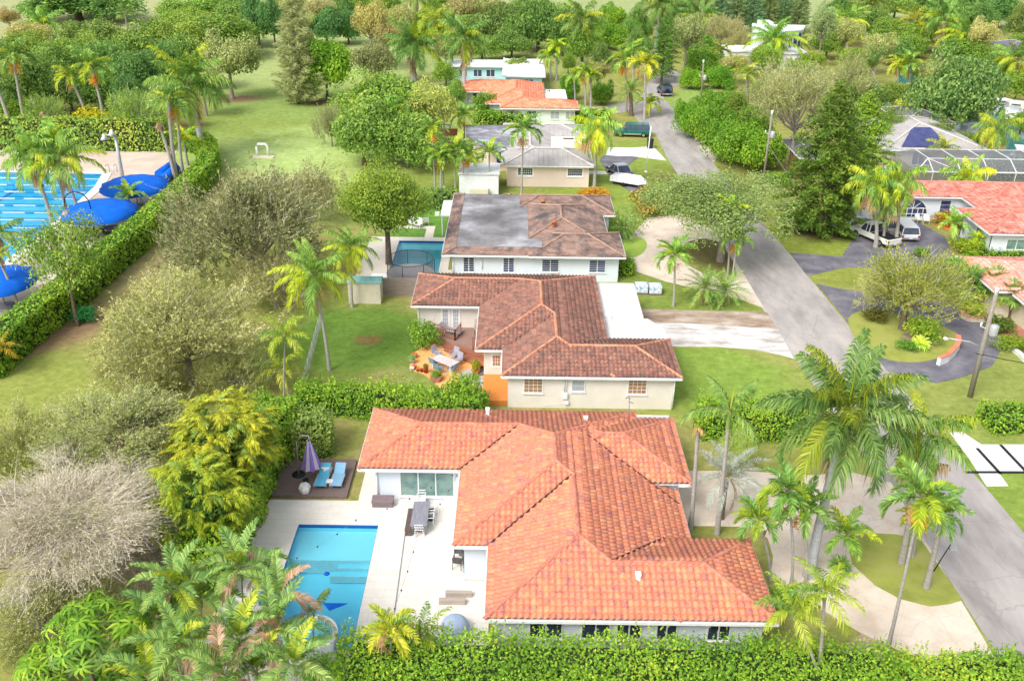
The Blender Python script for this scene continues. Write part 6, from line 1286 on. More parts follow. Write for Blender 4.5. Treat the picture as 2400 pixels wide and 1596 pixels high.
def umbrella_tree(key, seed, R_=2.6, H=6.5, n=90, leafk='bright'):
    rg = np.random.default_rng(seed); L = LB(); T = LB(); cl = clumps(rg, n, R_, R_, 2.6, -.3, .55); cz = H - 2.6; limbs(T, rg, cz * .6, cl, .12, 0, cz, 16)
    for c in cl:
        c = c + np.array([0, 0, cz]); m = 9; A = np.linspace(0, 6.283, m, endpoint=False) + rg.uniform(0, 1); ax = unit(c - np.array([0, 0, cz]) + np.array([0, 0, 1.6]) + rg.normal(0, .2, 3)); x = unit(np.cross(ax, [0.2, .9, .1])); y = np.cross(ax, x)
        D = np.cos(A)[:, None] * x + np.sin(A)[:, None] * y; W_ = np.cross(np.broadcast_to(ax, D.shape), D) * .085; P0 = c + D * .08; P1 = c + D * .42 + ax * .02; P2 = c + D * .75 - ax * .28 - np.array([0, 0, .08]); hi = c[2] > cz + .6
        L.strips(P0, P1, P2, W_, 0 if hi or rg.random() < .4 else 1)
    leaves(L, cl * .6 + np.array([0, 0, cz]), cl, .5, 1, rg)
    TEMPL[key] = (T.mesh(key + '_trunk', [mt['bark']]), L.mesh(key + '_crown', [LF['bright'], LF['dark']]))
umbrella_tree('schef', 41, n=70); umbrella_tree('schefb', 42, R_=1.9, H=5.2, n=45)
def pinnate_tree(key, seed, R_=3.2, H=9, rz=3.6, n=75, leafk='yellow'):
    rg = np.random.default_rng(seed); L = LB(); T = LB(); cl = clumps(rg, n, R_, R_, rz, -.55, .6); cz = H - rz; limbs(T, rg, cz * .5, cl, .2, 0, cz, 16)
    for c in cl:
        p = c + np.array([0, 0, cz]); az = math.atan2(c[1], c[0])
        for j in range(6): frond(L, rg, az + rg.normal(0, .9), rg.uniform(1.1, 1.7), rg.uniform(.0, .9), rg.uniform(1.0, 1.7), p, 13, .42, .06, .35, 0 if rg.random() > .2 else 1, .1, 2, start=.08, rr=.012)
    n = 2500; d = unit(rg.normal(0, 1, (n, 3))); leaves(L, d * rg.uniform(.2, .8, (n, 1)) * np.array([R_, R_, rz]) + np.array([0, 0, cz]), d, .4, 1, rg)
    TEMPL[key] = (T.mesh(key + '_trunk', [mt['bark']]), L.mesh(key + '_crown', [LF[leafk], LF['mid'], RACH]))
pinnate_tree('pinnate', 43)
def conifer(key, seed, leafk, H=17, Rb=4.4, wis=False, n=260, per=110, size=.4, dr=-.12):
    rg = np.random.default_rng(seed); L = LB(); T = LB(); T.tube([(0, 0, -.1), (.1, 0, H * .5), (0, 0, H * .97)], [.34, .2, .03], 0, 8)
    for i in range(n):
        t = (i + .5) / n; z = 1.6 + (H - 1.8) * t ** .95; rr = Rb * ((1 - t) ** .72 if wis else (1 - t ** 2.6) * (.72 + .28 * min(1, t * 5))) * rg.uniform(.55, 1.15) + .25; az = i * 2.39996 + rg.normal(0, .2); d = np.array([math.cos(az), math.sin(az), dr + (.5 if wis else 0)])
        m = max(12, int(per * rr / Rb)); s_ = rg.uniform(.15, 1, (m, 1)) ** .7; P_ = np.array([0, 0, z]) + d * rr * s_ + rg.normal(0, 1, (m, 3)) * np.array([.30, .30, .16]) * (1.1 - .4 * s_)
        if wis:
            a = unit(np.array([0, 0, -.5]) + d + rg.normal(0, .4, (m, 3))); b = unit(np.cross(a, rg.normal(0, 1, (m, 3)))); L.quads(np.stack([P_ - a * size, P_ + b * .04, P_ + a * size, P_ - b * .04], 1), 0)
        else: leaves(L, P_, np.array([0, 0, .8]) + d * .3, size, 0, rg, .35, .4, .5)
        if i % 3 == 0: T.tube([(0, 0, z), tuple(np.array([0, 0, z]) + d * rr * .5), tuple(np.array([0, 0, z]) + d * rr * .9)], [.06, .04, .01], 0, 3)
    TEMPL[key] = (T.mesh(key + '_trunk', [mt['bark']]), L.mesh(key + '_crown', [LF[leafk]]))
conifer('conifer', 44, 'mid', H=15, Rb=4.3); conifer('casuarina', 45, 'olive', H=20, Rb=4.2, wis=True, n=240, per=130, size=.45)
broad('ficus', 'dark', 51, ncl=52, nleaf=250); broad('ficusb', 'dark', 52, R_=5.5, H=8.5, rz=3.8, ncl=60, nleaf=230); broad('midt', 'mid', 53, ncl=48, nleaf=230); broad('midb', 'mid', 54, R_=4.5, H=8, rz=3.4, ncl=36, clr=1.4, nleaf=210, size=.32)
broad('brightt', 'bright', 55, R_=4, H=5.5, rz=2.6, ncl=44, clr=1.15, nleaf=230, size=.30, r0=.18)
broad('yellowt', 'yellow', 56, R_=4, H=8, rz=3.4, ncl=36, clr=1.1, nleaf=170, size=.30)
broad('airy', 'mid', 57, R_=4.8, H=6.2, rz=2.3, ncl=60, clr=1.0, nleaf=130, size=.22, r0=.16, k=18, fill=.02, inner=.4, up=.8)
broad('mott', 'mid', 71, R_=5, H=9, rz=3.8, ncl=72, clr=1.25, nleaf=330, size=.21, inner=.35, k=20, up=.6)
broad('spread', 'olive', 58, R_=6.2, H=7.2, rz=1.9, ncl=90, clr=1.25, nleaf=430, size=.165, r0=.24, flat=.0, k=20, fill=.02, inner=.35, up=1.0, bark='greybark')
broad('shrub', 'mid', 59, R_=1.2, H=1.5, rz=.85, ncl=20, clr=.45, nleaf=90, size=.16, r0=.05, k=6); broad('shrubb', 'bright', 60, R_=1.2, H=1.6, rz=.9, ncl=20, clr=.45, nleaf=90, size=.15, r0=.05, k=6)
broad('gum', 'olive', 61, R_=5, H=10, rz=3.5, ncl=44, clr=1.3, nleaf=200, size=.30, bark='greybark', inner=.4, k=18, r0=.26)
wispy('olivea', 'olive', 62); wispy('oliveb', 'olive', 63, R_=6.5, H=9, rz=4.0, ncl=70); wispy('bare', 'tan', 64, R_=6, H=7.5, rz=3.2, ncl=70, nleaf=520, ntw=190, twl=1.7, tws=.011, size=.18, bark='palegrey', stream=(.35, .1, .45))
wispy('greyt', 'olive', 65, R_=6.5, H=10, rz=4.2, ncl=80, nleaf=260, ntw=16)
wispy('yolive', 'yellow', 66, R_=4.6, H=6.6, rz=2.5, ncl=56, nleaf=200, ntw=22, bark='bark', size=.26)
wispy('feather', 'mid', 67, R_=3.0, H=5, rz=2.2, ncl=30, nleaf=240, ntw=14, r0=.12, size=.24)
def kids(root, key, tint, seed_scale=1):
    tm, cm = TEMPL[key]
    if tm: o = bpy.data.objects.new('trunk', tm); S.collection.objects.link(o); o.parent = root
    c = bpy.data.objects.new('crown', cm); S.collection.objects.link(c); c.parent = root; c.color = (*tint, 1); return c
BASEH = dict(mott=(5, 9), ficus=(5, 9), ficusb=(5.5, 8.5), midt=(5, 9), midb=(4.5, 8), brightt=(4, 5.5), yellowt=(4, 8), airy=(4.8, 6.2), spread=(6.2, 7.2), shrub=(1.2, 1.5), shrubb=(1.2, 1.6), gum=(5, 10), olivea=(6, 8.5), oliveb=(6.5, 9), bare=(6, 7.5), greyt=(6.5, 10), yolive=(4.6, 6.6), feather=(3, 5), conifer=(4.3, 15), casuarina=(4.2, 20), schef=(2.6, 6.5), schefb=(1.9, 5.2), pinnate=(3.2, 9))
_r = random.Random(5)
def treem(key, px, py, R_, H, label, tint=(1, 1, 1), name='tree', cat='tree', group=None, cz=.62, rz=None, ry=None):
    """px,py: where the crown's middle shows; R_ radius, H height (m)"""
    x, y = G(px, py, H * cz); b = BASEH[key]; t = thing(name, label, cat, (x, y, 0), _r.uniform(0, 6.28) if rz is None else rz, group); s = R_ / b[0]; t.scale = (s, s if ry is None else ry / b[0], H / b[1]); kids(t, key, tint); return t

RZ = dict(mott=(3.8, 9), ficus=(3.6, 9), ficusb=(3.8, 8.5), midt=(3.6, 9), midb=(3.4, 8), brightt=(2.6, 5.5), yellowt=(3.4, 8), airy=(2.3, 6.2), spread=(1.9, 7.2), gum=(3.5, 10), olivea=(3.6, 8.5), oliveb=(4.0, 9), bare=(3.2, 7.5), greyt=(4.2, 10), yolive=(2.5, 6.6), feather=(2.2, 5), conifer=(7.2, 15), casuarina=(9.5, 20), schef=(2.6, 6.5), schefb=(2.0, 5.2), pinnate=(3.6, 9))
WZ = ('olivea', 'oliveb', 'bare', 'greyt', 'yolive', 'feather')
def tree(key, px, py, hw, hh, label, tint=(1, 1, 1), base=None, name='tree', cat='tree', hs=1.0):
    """crown middle px,py with half width/height in photo pixels; base = where the trunk meets the ground"""
    rzt, Ht = RZ[key]; Rt = BASEH[key][0]; zt_ = Ht - rzt; zc = 5.0; wz = key in WZ; hw *= 1.04 if wz else 1.16; hh *= .98 if wz else 1.18; low = .66 if key in ('ficus', 'ficusb', 'midt', 'midb', 'brightt', 'greyt', 'olivea', 'oliveb') else 1.0
    if base: x, y = G(*base); zc = ZT(x, y, py)
    for _ in range(6):
        if not base: x, y = G(px, py, zc)
        v = CRT @ Vector((x, y, zc - CH)); d = -v.z; th = math.atan2(CH - zc, y); R_ = hw * d / FPX
        rz = math.sqrt(max((hh * d / FPX) ** 2 - (R_ * math.sin(th)) ** 2, (.35 * hh * d / FPX) ** 2)) / math.cos(th); sz = rz / rzt
        if not base: zc = zt_ * sz * hs * low
    if wz: zc -= .12 * rz
    dx = G(px, py, zc)[0] - x; s = R_ / Rt; az = _r.uniform(0, 6.28)
    t = thing(name, label, cat, (x, y, 0), 0); kids(t, key, tint)
    for ch in t.children:
        if ch.name.startswith('trunk'): ch.scale = (s, s, zc / zt_)
        else: ch.scale = (s, s, sz); ch.location = (dx, 0, zc - zt_ * sz)
        ch.rotation_euler.z = az
    return t
def palm(key, cx, cy, bx, by, label, r=.11, sc=1.0, tint=(1, 1, 1), name='palm_tree', tk='palmtrunk', h=None, group=None, rz=None, bulge=0):
    if sc > 1.3: sc *= .76
    if h is None: x, y = G(bx, by, 0); h = ZT(x, y, cy); dx = G(cx, cy, h)[0] - x
    else:
        X, Y = G(cx, cy, h); x, y = X + (bx or 0), Y; dx = X - x
    t = thing(name, label, 'palm', (x, y, 0), 0, group); L = LB(); n = 7; q = np.linspace(0, 1, n)
    sh = max(0, h - .3); L.tube([(dx * (u ** 1.6), .0, sh * u - .05 * (u == 0)) for u in q], [r * (1.35 - .35 * min(1, u * 5) + bulge * math.sin(u * 3.1) - .25 * u) for u in q], 0, 10)
    o = bpy.data.objects.new('trunk', L.mesh('palm_trunk', [mt[tk]])); S.collection.objects.link(o); o.parent = t
    for p in o.data.polygons: p.use_smooth = True
    c = kids(t, key, tint); c.location = (dx, 0, h); c.scale = (sc, sc, sc); c.rotation_euler = (0, 0, _r.uniform(0, 6.28) if rz is None else rz); return t
def hedge(label, pts, w, h, leafk, dens=95, size=.16, name='hedge', jit=.12, top=None, z0=0, seed=1, boxy=False, amp=.25, tint=(1.3, 1.2, 1.05)):
    """clipped or loose hedge along world points"""
    rg = np.random.default_rng(seed); P_ = np.array(pts, float); sg = np.linalg.norm(np.diff(P_, axis=0), axis=1); cum = np.concatenate([[0], np.cumsum(sg)]); Lt = cum[-1]
    per = w + 2 * h; n = int(Lt * per * dens); s_ = rg.uniform(0, Lt, n); i = np.clip(np.searchsorted(cum, s_) - 1, 0, len(sg) - 1); f = ((s_ - cum[i]) / sg[i])[:, None]; C_ = P_[i] * (1 - f) + P_[i + 1] * f
    # smoothed tangents
    tg = unit(np.gradient(P_, axis=0)); T_ = unit(tg[i] * (1 - f) + tg[i + 1] * f); Nn = np.stack([-T_[:, 1], T_[:, 0]], 1)
    u = rg.uniform(0, per, n); off = np.where(u < h, -w / 2, np.where(u < h + w, u - h - w / 2, w / 2)); z = np.where(u < h, u, np.where(u < h + w, h, per - u)); nl = np.where(u < h, -1, np.where(u < h + w, 0, 1)); nz = (nl == 0) * 1.0
    wob = amp * (np.sin(s_ * 2.1 + z * 1.7 + seed) * .4 + np.sin(s_ * 5.3 - z * 3.1) * .3 + np.sin(s_ * .9 + 2) * .4); bulk = rg.normal(0, jit, n) + wob * .7
    X = C_ + Nn * (off + nl * bulk)[:, None]; Z = z0 + z + nz * bulk * 1.2
    V = np.concatenate([X, Z[:, None]], 1); N3 = np.concatenate([Nn * nl[:, None], nz[:, None]], 1); L = LB(); leaves(L, V, N3, size, 0, rg, .6, .35, .7)
    for en, q_ in ((0, P_[0]), (1, P_[-1])):      # leafy ends
        m = int(w * h * dens); tt = (P_[0] - P_[1]) if en == 0 else (P_[-1] - P_[-2]); tt = tt / np.linalg.norm(tt); nn_ = np.array([-tt[1], tt[0]]); o_ = rg.uniform(-w / 2, w / 2, (m, 1)); B_ = q_ + nn_ * o_ + tt * rg.normal(0, jit, (m, 1)); leaves(L, np.concatenate([B_, z0 + rg.uniform(0, h, (m, 1))], 1), np.tile(np.array([tt[0], tt[1], 0.]), (m, 1)), size, 0, rg, .6, .35, .7)
    if not boxy:      # shoots above the top
        m = int(Lt * w * 10); k_ = rg.integers(0, n, m); B_ = np.stack([X[k_][:, 0], X[k_][:, 1], np.full(m, z0 + h) + wob[k_] * .8], 1); D = unit(rg.normal(0, .3, (m, 3)) + np.array([0, 0, 1.])); q = 5
        for j in range(q): leaves(L, B_ + D * (.08 + .09 * j), D, size * .9, 0, rg, .5, .2, .9)
    e = max(.12, jit * 1.2 + amp * .55)      # solid core boxes against see-through; the dark inside is painted colour
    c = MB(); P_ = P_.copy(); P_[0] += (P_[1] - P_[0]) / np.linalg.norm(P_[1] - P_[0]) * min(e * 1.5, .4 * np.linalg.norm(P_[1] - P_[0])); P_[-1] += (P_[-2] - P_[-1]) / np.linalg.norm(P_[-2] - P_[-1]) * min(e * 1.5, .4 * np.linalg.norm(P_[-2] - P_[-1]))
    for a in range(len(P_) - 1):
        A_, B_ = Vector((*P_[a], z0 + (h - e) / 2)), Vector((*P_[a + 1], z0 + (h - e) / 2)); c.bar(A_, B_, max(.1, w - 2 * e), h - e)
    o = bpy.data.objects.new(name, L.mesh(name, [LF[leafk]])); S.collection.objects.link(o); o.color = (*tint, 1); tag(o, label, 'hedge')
    c.build('dark_core', MI, o); return o
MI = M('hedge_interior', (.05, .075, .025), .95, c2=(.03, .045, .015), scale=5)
def gp(pts): return [G(*p) for p in pts]
def dens(pts, k=6):
    out = []
    for a, b in zip(pts[:-1], pts[1:]): out += [(a[0] + (b[0] - a[0]) * i / k, a[1] + (b[1] - a[1]) * i / k) for i in range(k)]
    return out + [pts[-1]]
# ---------------- hedges ----------------
hedge('broad bright green hedge along the bottom in front of the salmon roof house', dens([(-7.6, 31.6), (4, 31.5), (17.2, 31.3)]), 2.2, 3.05, 'bright', dens=150, size=.17, seed=2, jit=.15, amp=.3)
hedge('bright green hedge in the lower right corner beside the beige driveway', dens([(17.4, 31.3), (23.6, 31.7)]), 2.0, 2.4, 'bright', dens=170, size=.19, seed=3)
hedge('loose bright hedge between the salmon roof and the beige house', dens([G(700, 962, 0), G(900, 968, 0), (-1.9, 56.0)]), 1.9, 1.9, 'bright', dens=120, size=.2, seed=4, amp=.35)
hedge('green hedge beside the round lawn at the right of the beige house', dens([(12.8, 55.4), (20.3, 55.0)]), 2.0, 2.2, 'bright', dens=110, size=.2, seed=5, amp=.3)
hedge('tall green hedge along the left side of the near pool', dens([(-15.9, 38.2), (-15.8, 45), (-15.6, 51), (-15.2, 54)]), 2.2, 3.2, 'bright', dens=130, size=.2, seed=6, amp=.45)
hedge('dark green hedge behind the purple umbrella', dens([(-14.2, 52.2), (-11.8, 52.6)], 3), 2.0, 2.6, 'dark', dens=150, size=.2, seed=7, amp=.4)
clb = cr(gp([(500, 385), (497, 420), (450, 480), (395, 530), (310, 612), (262, 645)]), 1)
hedge('long clipped yellow-green hedge curving round the club pool', dens(gp([(440, 352), (470, 358), (492, 374), (499, 398), (480, 438), (440, 478), (395, 520), (330, 582), (258, 642), (190, 706), (120, 762), (60, 810), (-30, 890)]), 3), 2.0, 2.8, 'bright', dens=55, size=.28, jit=.1, seed=8, boxy=True, amp=.12, name='clipped_hedge')
hedge('straight dark clipped hedge behind the club pool deck', dens(gp([(-60, 348), (150, 350), (398, 352)]), 6), 2.2, 4.2, 'mid', dens=22, size=.42, jit=.12, seed=10, boxy=True, amp=.15, name='clipped_hedge')
hedge('clipped hedge in front of the orange roof house', dens([G(1112, 294), G(1250, 292), G(1428, 288)]), 2.4, 2.0, 'bright', dens=26, size=.4, seed=11, boxy=True, amp=.2)
hedge('short dark hedge behind the white canopy and green lawn', dens([G(1012, 486), G(1072, 486)], 3), 1.6, 2.0, 'dark', dens=60, size=.3, seed=12, boxy=True, amp=.1)
hedge('low clipped hedge at the right edge below the dark loop driveway', dens([G(2305, 998), G(2480, 998)], 4), 2.4, 1.3, 'bright', dens=80, size=.22, seed=13, boxy=True, amp=.15)
hedge('low hedge strip between the white wing and the salmon tile roof at right', dens([G(2262, 604), G(2480, 604)], 4), 1.2, .9, 'bright', dens=60, size=.25, seed=14, boxy=True, amp=.1)
hedge('tall green shrub mass behind the arched-window house at right', dens([G(2320, 424), G(2480, 424)], 4), 3.0, 2.5, 'mid', dens=26, size=.4, seed=15, amp=.5)
hedge('low clipped hedge bar by the leaning utility pole', dens([G(1797, 428), G(1848, 430)], 3), 1.8, 1.0, 'bright', dens=60, size=.3, seed=16, boxy=True, amp=.1)
hedge('low green strip beside the corner of the white house with four windows', dens([G(1462, 650), G(1466, 622)], 3), 1.6, .8, 'bright', dens=70, size=.25, seed=17, boxy=True, amp=.1)
# ---------------- foreground left trees ----------------
tree('olivea', 590, 535, 200, 140, 'large grey-olive feathery tree between the clipped hedge and the mottled tree', (.74, .76, .78), (612, 672))
tree('greyt', 722, 455, 95, 82, 'smaller grey-brown feathery tree touching the big grey-olive one', (.8, .76, .78))
tree('oliveb', 430, 770, 200, 135, 'pale olive feathery tree in the middle of the golf strip', (1.05, 1.05, .9), (450, 900))
tree('greyt', 545, 870, 95, 85, 'low olive feathery tree just left of the two yellow-green palms', (1.0, 1.05, .8))
tree('olivea', 290, 1010, 195, 125, 'olive feathery tree below the middle one with dark trunk base showing', (.85, .92, .74), (322, 1172))
tree('oliveb', 70, 1060, 130, 115, 'olive feathery tree at the left edge above the bare one', (1.05, 1.1, .85))
tree('greyt', 640, 660, 110, 85, 'grey feathery tree between the big grey-olive one and the middle one', (1.05, 1.0, .95))
tree('oliveb', 330, 880, 110, 75, 'low pale olive tree in front of the middle feathery tree', (1.1, 1.1, .95))
tree('greyt', 425, 1030, 75, 90, 'olive tree just left of the bright yellow pinnate tree', (.95, 1.0, .7))
tree('bare', 130, 1210, 250, 122, 'pale leafless twiggy tree at the lower left edge', (1.0, 1.0, .85), (150, 1400))
tree('bare', 345, 1290, 125, 85, 'smaller pale twiggy tree right of the large leafless one', (1.1, 1.03, .9))
tree('greyt', 90, 1450, 165, 125, 'dark olive fine-leaved tree in the bottom left corner', (.85, .92, .68))
tree('greyt', 300, 1420, 120, 85, 'dull olive tree behind the umbrella tree leaves', (.85, .95, .72))
tree('pinnate', 515, 1045, 98, 98, 'bright yellow-green pinnate tree, upper crown beside the pool hedge', (1.05, 1.02, 1))
tree('pinnate', 468, 1185, 88, 96, 'yellow-green drooping pinnate tree in front of the upper one', (.85, .95, .9))
tree('midb', 615, 985, 65, 60, 'mid green tree behind the yellow pinnate crown', (1.1, 1.1, .8))
tree('schef', 225, 1480, 100, 85, 'umbrella tree with big glossy leaf rosettes, larger of two at the bottom left', (1.15, 1.1, .9), (230, 1640))
tree('schefb', 105, 1555, 60, 50, 'smaller umbrella tree with glossy leaf rosettes at the bottom left', (1.15, 1.1, .9))
tree('schefb', 290, 1580, 80, 55, 'dark umbrella tree foliage at the bottom beneath the larger rosettes', (.5, .6, .6))
for i, (px, py, h, sc, k, lab) in enumerate((
    (415, 1380, 4.6, 1.0, 'arecac', 'upper left areca palm of the clump at the pool corner'), (565, 1335, 4.8, 1.0, 'arecac', 'light green areca palm nearest the pool rim, top of the clump'), (470, 1400, 3.9, .95, 'arecac', 'areca palm in the middle of the clump below the light green one'),
    (430, 1520, 4.4, 1.0, 'arecac', 'areca palm with broad green arches at the bottom of the clump'), (560, 1500, 4.6, 1.0, 'arecac', 'areca palm with upright fronds at the bottom centre of the clump'), (640, 1480, 4.8, 1.0, 'arecad', 'orange-yellow tinted areca palm beside the raised spa'),
    (655, 1400, 4.6, .85, 'arecad', 'reddish fronded areca palm over the blue float mat'), (520, 1580, 4.2, 1.0, 'arecad', 'areca palm with yellowing tips at the bottom edge'), (690, 1560, 4.3, .95, 'arecac', 'areca palm at the bottom edge left of the broad hedge'),
    (620, 1345, 4.4, .65, 'arecad', 'small brownish palm frond tuft above the blue shade cloth'), (380, 1450, 3.6, .9, 'arecac', 'dark shaded areca palm at the left of the clump'), (350, 1590, 3.6, 1.0, 'arecac', 'low areca palm by the umbrella trees at the bottom'), (600, 1575, 3.4, 1.0, 'arecac', 'low grey-green areca palm under the orange tinted one'))):
    palm(k, px, py, _r.uniform(-.4, .4), None, lab, r=.05, sc=sc, h=h, name='areca_palm', tint=(1.25, 1.2, 1.25) if i not in (10,) else (.9, 1.0, 1.1))  # the shaded palm gets its shade from a darker tint
palm('sparse', 735, 1440, 735, 1545, 'thin palm with arching orange fronds standing in front of the raised spa', r=.06, sc=.62, tint=(1.3, 1, .8))
treem('shrub', 745, 1565, 1.0, 1.6, 'pale feathery shrub right of the areca palms at the bottom', (1.6, 1.7, 1.7), 'shrub', 'shrub'); treem('shrub', 900, 1570, .5, 2.2, 'small grey-green shrub poking from the bottom hedge', (1.6, 1.8, 1.9), 'shrub', 'shrub')
palm('slimb', 915, 1475, 918, 1640, 'young palm with drooping dead fronds in front of the white terrace', r=.07, sc=.75, tint=(1.2, 1.1, .9)); palm('yellowp', 985, 1490, 0.0, None, 'young palm with broad bright paddle fronds beside the dying one', h=2.8, sc=.72, r=.06, tint=(.85, .95, .8))
# airy & others on the left
tree('airy', 150, 608, 102, 88, 'spreading light green tree growing against the clipped club hedge', (1.15, 1.15, .9)); treem('shrub', 193, 733, 1.2, 1.3, 'low teal-green bush on the leaf litter below the spreading tree', (.25, .9, 1.4), 'bush', 'bush')
palm('yellowp', 0, 815, -20, 880, 'orange-tinted palm tuft cut by the left edge below the blue umbrella', r=.07, sc=.6, tint=(1.3, .75, .6)); palm('coco', -6, 548, -40, 650, 'dark palm fronds reaching in from the left edge over the lane pool', r=.12, sc=.8)
palm('slimb', -5, 600, 47, 733, 'thin leaning palm trunk at the left edge crossing the deck', r=.14, sc=.7)
palm('coco', 735, 645, 772, 868, 'coconut palm with golden lower fronds on the backyard lawn', r=.13, sc=.93, tint=(1.25, 1.25, .9)); palm('coco', 822, 580, 825, 720, 'coconut palm right behind the cream shed', r=.13, sc=.78, tint=(1.15, 1.15, .9))
palm('yellowp', 668, 785, 668, 960, 'bright yellow-green palm, upper of the pair left of the wire fence', r=.07, sc=.78, tint=(.9, 1, .9)); palm('yellowp', 655, 865, 676, 925, 'bright yellow-green palm, lower of the pair left of the wire fence', r=.07, sc=.8)
tree('mott', 905, 482, 100, 92, 'mottled mid green tree beside the trampoline', (1.05, 1.0, .65))
treem('shrub', 995, 775, 1.35, 2.6, 'rounded lemon shrub beside the wooden deck', (1.1, 1.2, .8), 'bush', 'bush'); treem('shrubb', 1088, 915, 1.6, 3.0, 'bright green rounded bush rising from the hedge by the orange patio', (1.3, 1.15, 1), 'bush', 'bush')
for (t, r, h, kd, ph, sd_) in POTS:
    o = bpy.data.objects.new('plant', TEMPL['shrub' if kd != 'green' else 'shrubb'][1]); S.collection.objects.link(o); o.parent = t; o.location = (0, 0, h * .8); s = r * 1.3 / 1.2; o.scale = (s, s, ph / 1.5); o.color = dict(grey=(1.5, 1.5, 2.5, 1), brown=(1.6, .7, .6, 1), croton=(1.7, 1.1, .5, 1), green=(1, 1, 1, 1))[kd]
# mid mass
tree('ficusb', 900, 245, 102, 66, 'huge round dark green tree left of the orange roof house', (1.35, 1.3, .9)); tree('ficus', 850, 315, 75, 65, 'dark green tree below the huge round one, by the grey shrub', (1.2, 1.2, .9)); tree('ficusb', 955, 335, 78, 62, 'dense green tree behind the slender palms left of the metal roof', (1.25, 1.25, .9))
tree('greyt', 775, 292, 40, 58, 'grey-olive rounded shrub tree at the fairway edge', (.8, .85, .8)); tree('gum', 1010, 250, 62, 55, 'green leafy tree right of the huge round tree', (1.1, 1.2, .7))
tree('brightt', 760, 158, 58, 62, 'bright green tree on the fairway right of the feathery pine', (1.15, 1.15, .9), (768, 236)); tree('casuarina', 694, 110, 52, 122, 'tall grey feathery pine on the fairway', (1.0, 1.05, 1.1), (700, 243))
tree('gum', 880, 145, 50, 46, 'dark olive rounded tree right of the fairway', (.62, .66, .6)); tree('gum', 548, 140, 68, 58, 'leaning grey-green gum tree on red mulch', (.85, .95, .8), (545, 232))
